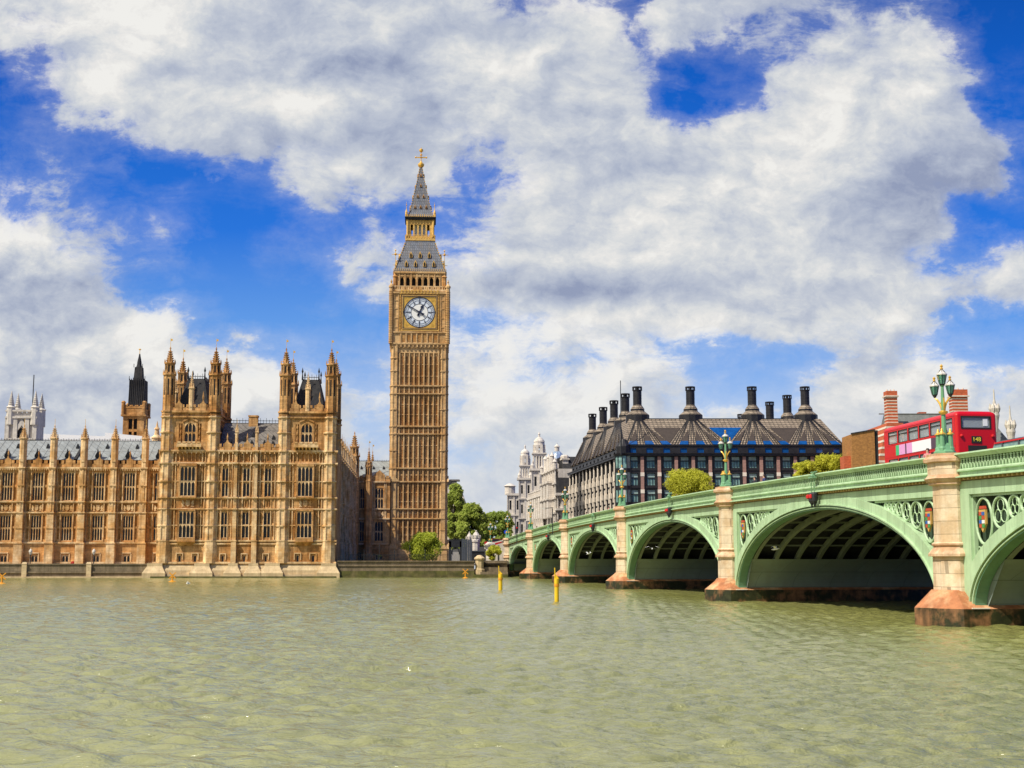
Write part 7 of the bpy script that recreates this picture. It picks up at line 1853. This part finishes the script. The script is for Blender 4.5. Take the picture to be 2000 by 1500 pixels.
b = MB(); b.bar((0, 0, 0), (0, 0, z - 6.6), .13); b.bar((-1.2, 0, z - 6.6), (.1, 0, z - 6.5), .09); b.build('pole', 'iron_black', t); b = MB(); b.box(-1.7, -1.0, -.12, .12, z - 6.66, z - 6.56); b.build('lamp_head', 'lamp_silver', t)

# ================================================================== river marks
def xmark(px, py, ypw, lab):
    Y = CAMH * FPX / (ypw - 1091.3); X = at(px, 1091, Y)[0]; h = at(px, py, Y)[2]
    t = thing('marker_post', (X, Y, 0), 0, lab, 'marker', 'orange cross-topped marker posts'); b = MB(); b.lathe(0, 0, [(.12, -1), (.10, h - .2)], 8); b.lathe(0, 0, [(.5, -.1), (.5, .08), (.2, .2)], 10); b.build('post', 'orange_paint', t)
    b = MB(); b.bar((-.45, 0, h - .75), (.45, 0, h + .05), .13); b.bar((.45, 0, h - .75), (-.45, 0, h + .05), .13); b.build('cross', 'orange_paint', t)
xmark(909, 1112, 1129, 'orange marker post with a cross, in front of the wall below the trees'); xmark(338, 1119, 1136, 'orange marker post with a cross, in front of the left pavilion tower'); xmark(6, 1120, 1140, 'orange marker post with a cross, at the far left edge of the river')
def ypost(px, py, ypw, r, lab):
    Y = CAMH * FPX / (ypw - 1091.3); X = at(px, 1091, Y)[0]; h = at(px, py, Y)[2]
    t = thing('mooring_pile', (X, Y, 0), 0, lab, 'mooring pile', 'yellow mooring piles'); b = MB(); b.lathe(0, 0, [(r, -1.5), (r, h - .55), (r * 1.08, h - .5), (r * 1.08, h - .15)], 16)
    b.ext([(-r, h - .15), (r, h - .15), (r * .1, h + .06), (-r, h + .25)], -r * .4, r * .4); b.bar((-r * .7, -r * .3, h - .2), (-r * .9, -r * .3, h + .65), .07); b.build('pile', 'yellow_paint', t)
    b = MB(); b.lathe(0, 0, [(r * 1.14, h - .75), (r * 1.2, h - .65), (r * 1.14, h - .55)], 16); b.build('collar', 'orange_paint', t)
ypost(977.5, 1118, 1153, .20, 'yellow mooring pile near the first bridge pier, farther one'); ypost(1087, 1126, 1174, .165, 'tall yellow mooring pile in front of the third bridge pier, nearer one')
# gulls
def gull(px, py, Y, lab, a):
    X, _, z = at(px, py, Y); t = thing('gull', (X, Y, z), a, lab, 'bird', 'gulls over the river')
    b = MB(); b.tube([(-.28, 0, -.02), (-.1, 0, 0), (.12, 0, .03), (.24, 0, .06), (.32, 0, .05)], [.02, .12, .13, .08, .02], 8)
    for s in (-1, 1): b.quad((.12, 0, .05), (-.06, 0, .05), (-.1, s * .32, .22), (.06, s * .34, .24)); b.quad((.06, s * .34, .24), (-.1, s * .32, .22), (-.16, s * .68, .12), (-.14, s * .7, .12))
    b.build('body', 'bird_white', t)
gull(1149, 1082, 150, 'white gull flying in front of the third arch', .6); gull(1514, 1073, 95, 'white gull flying inside the largest dark arch', -.4); gull(1274, 1072, 125, 'white gull flying in front of the fourth arch', 1.4); gull(367, 1140, 170, 'tiny white gull low over the water near the pavilion', .2)
for o in list(bpy.data.objects):
    if o.type == 'MESH' and o.parent and 'category' in o: del o['category']
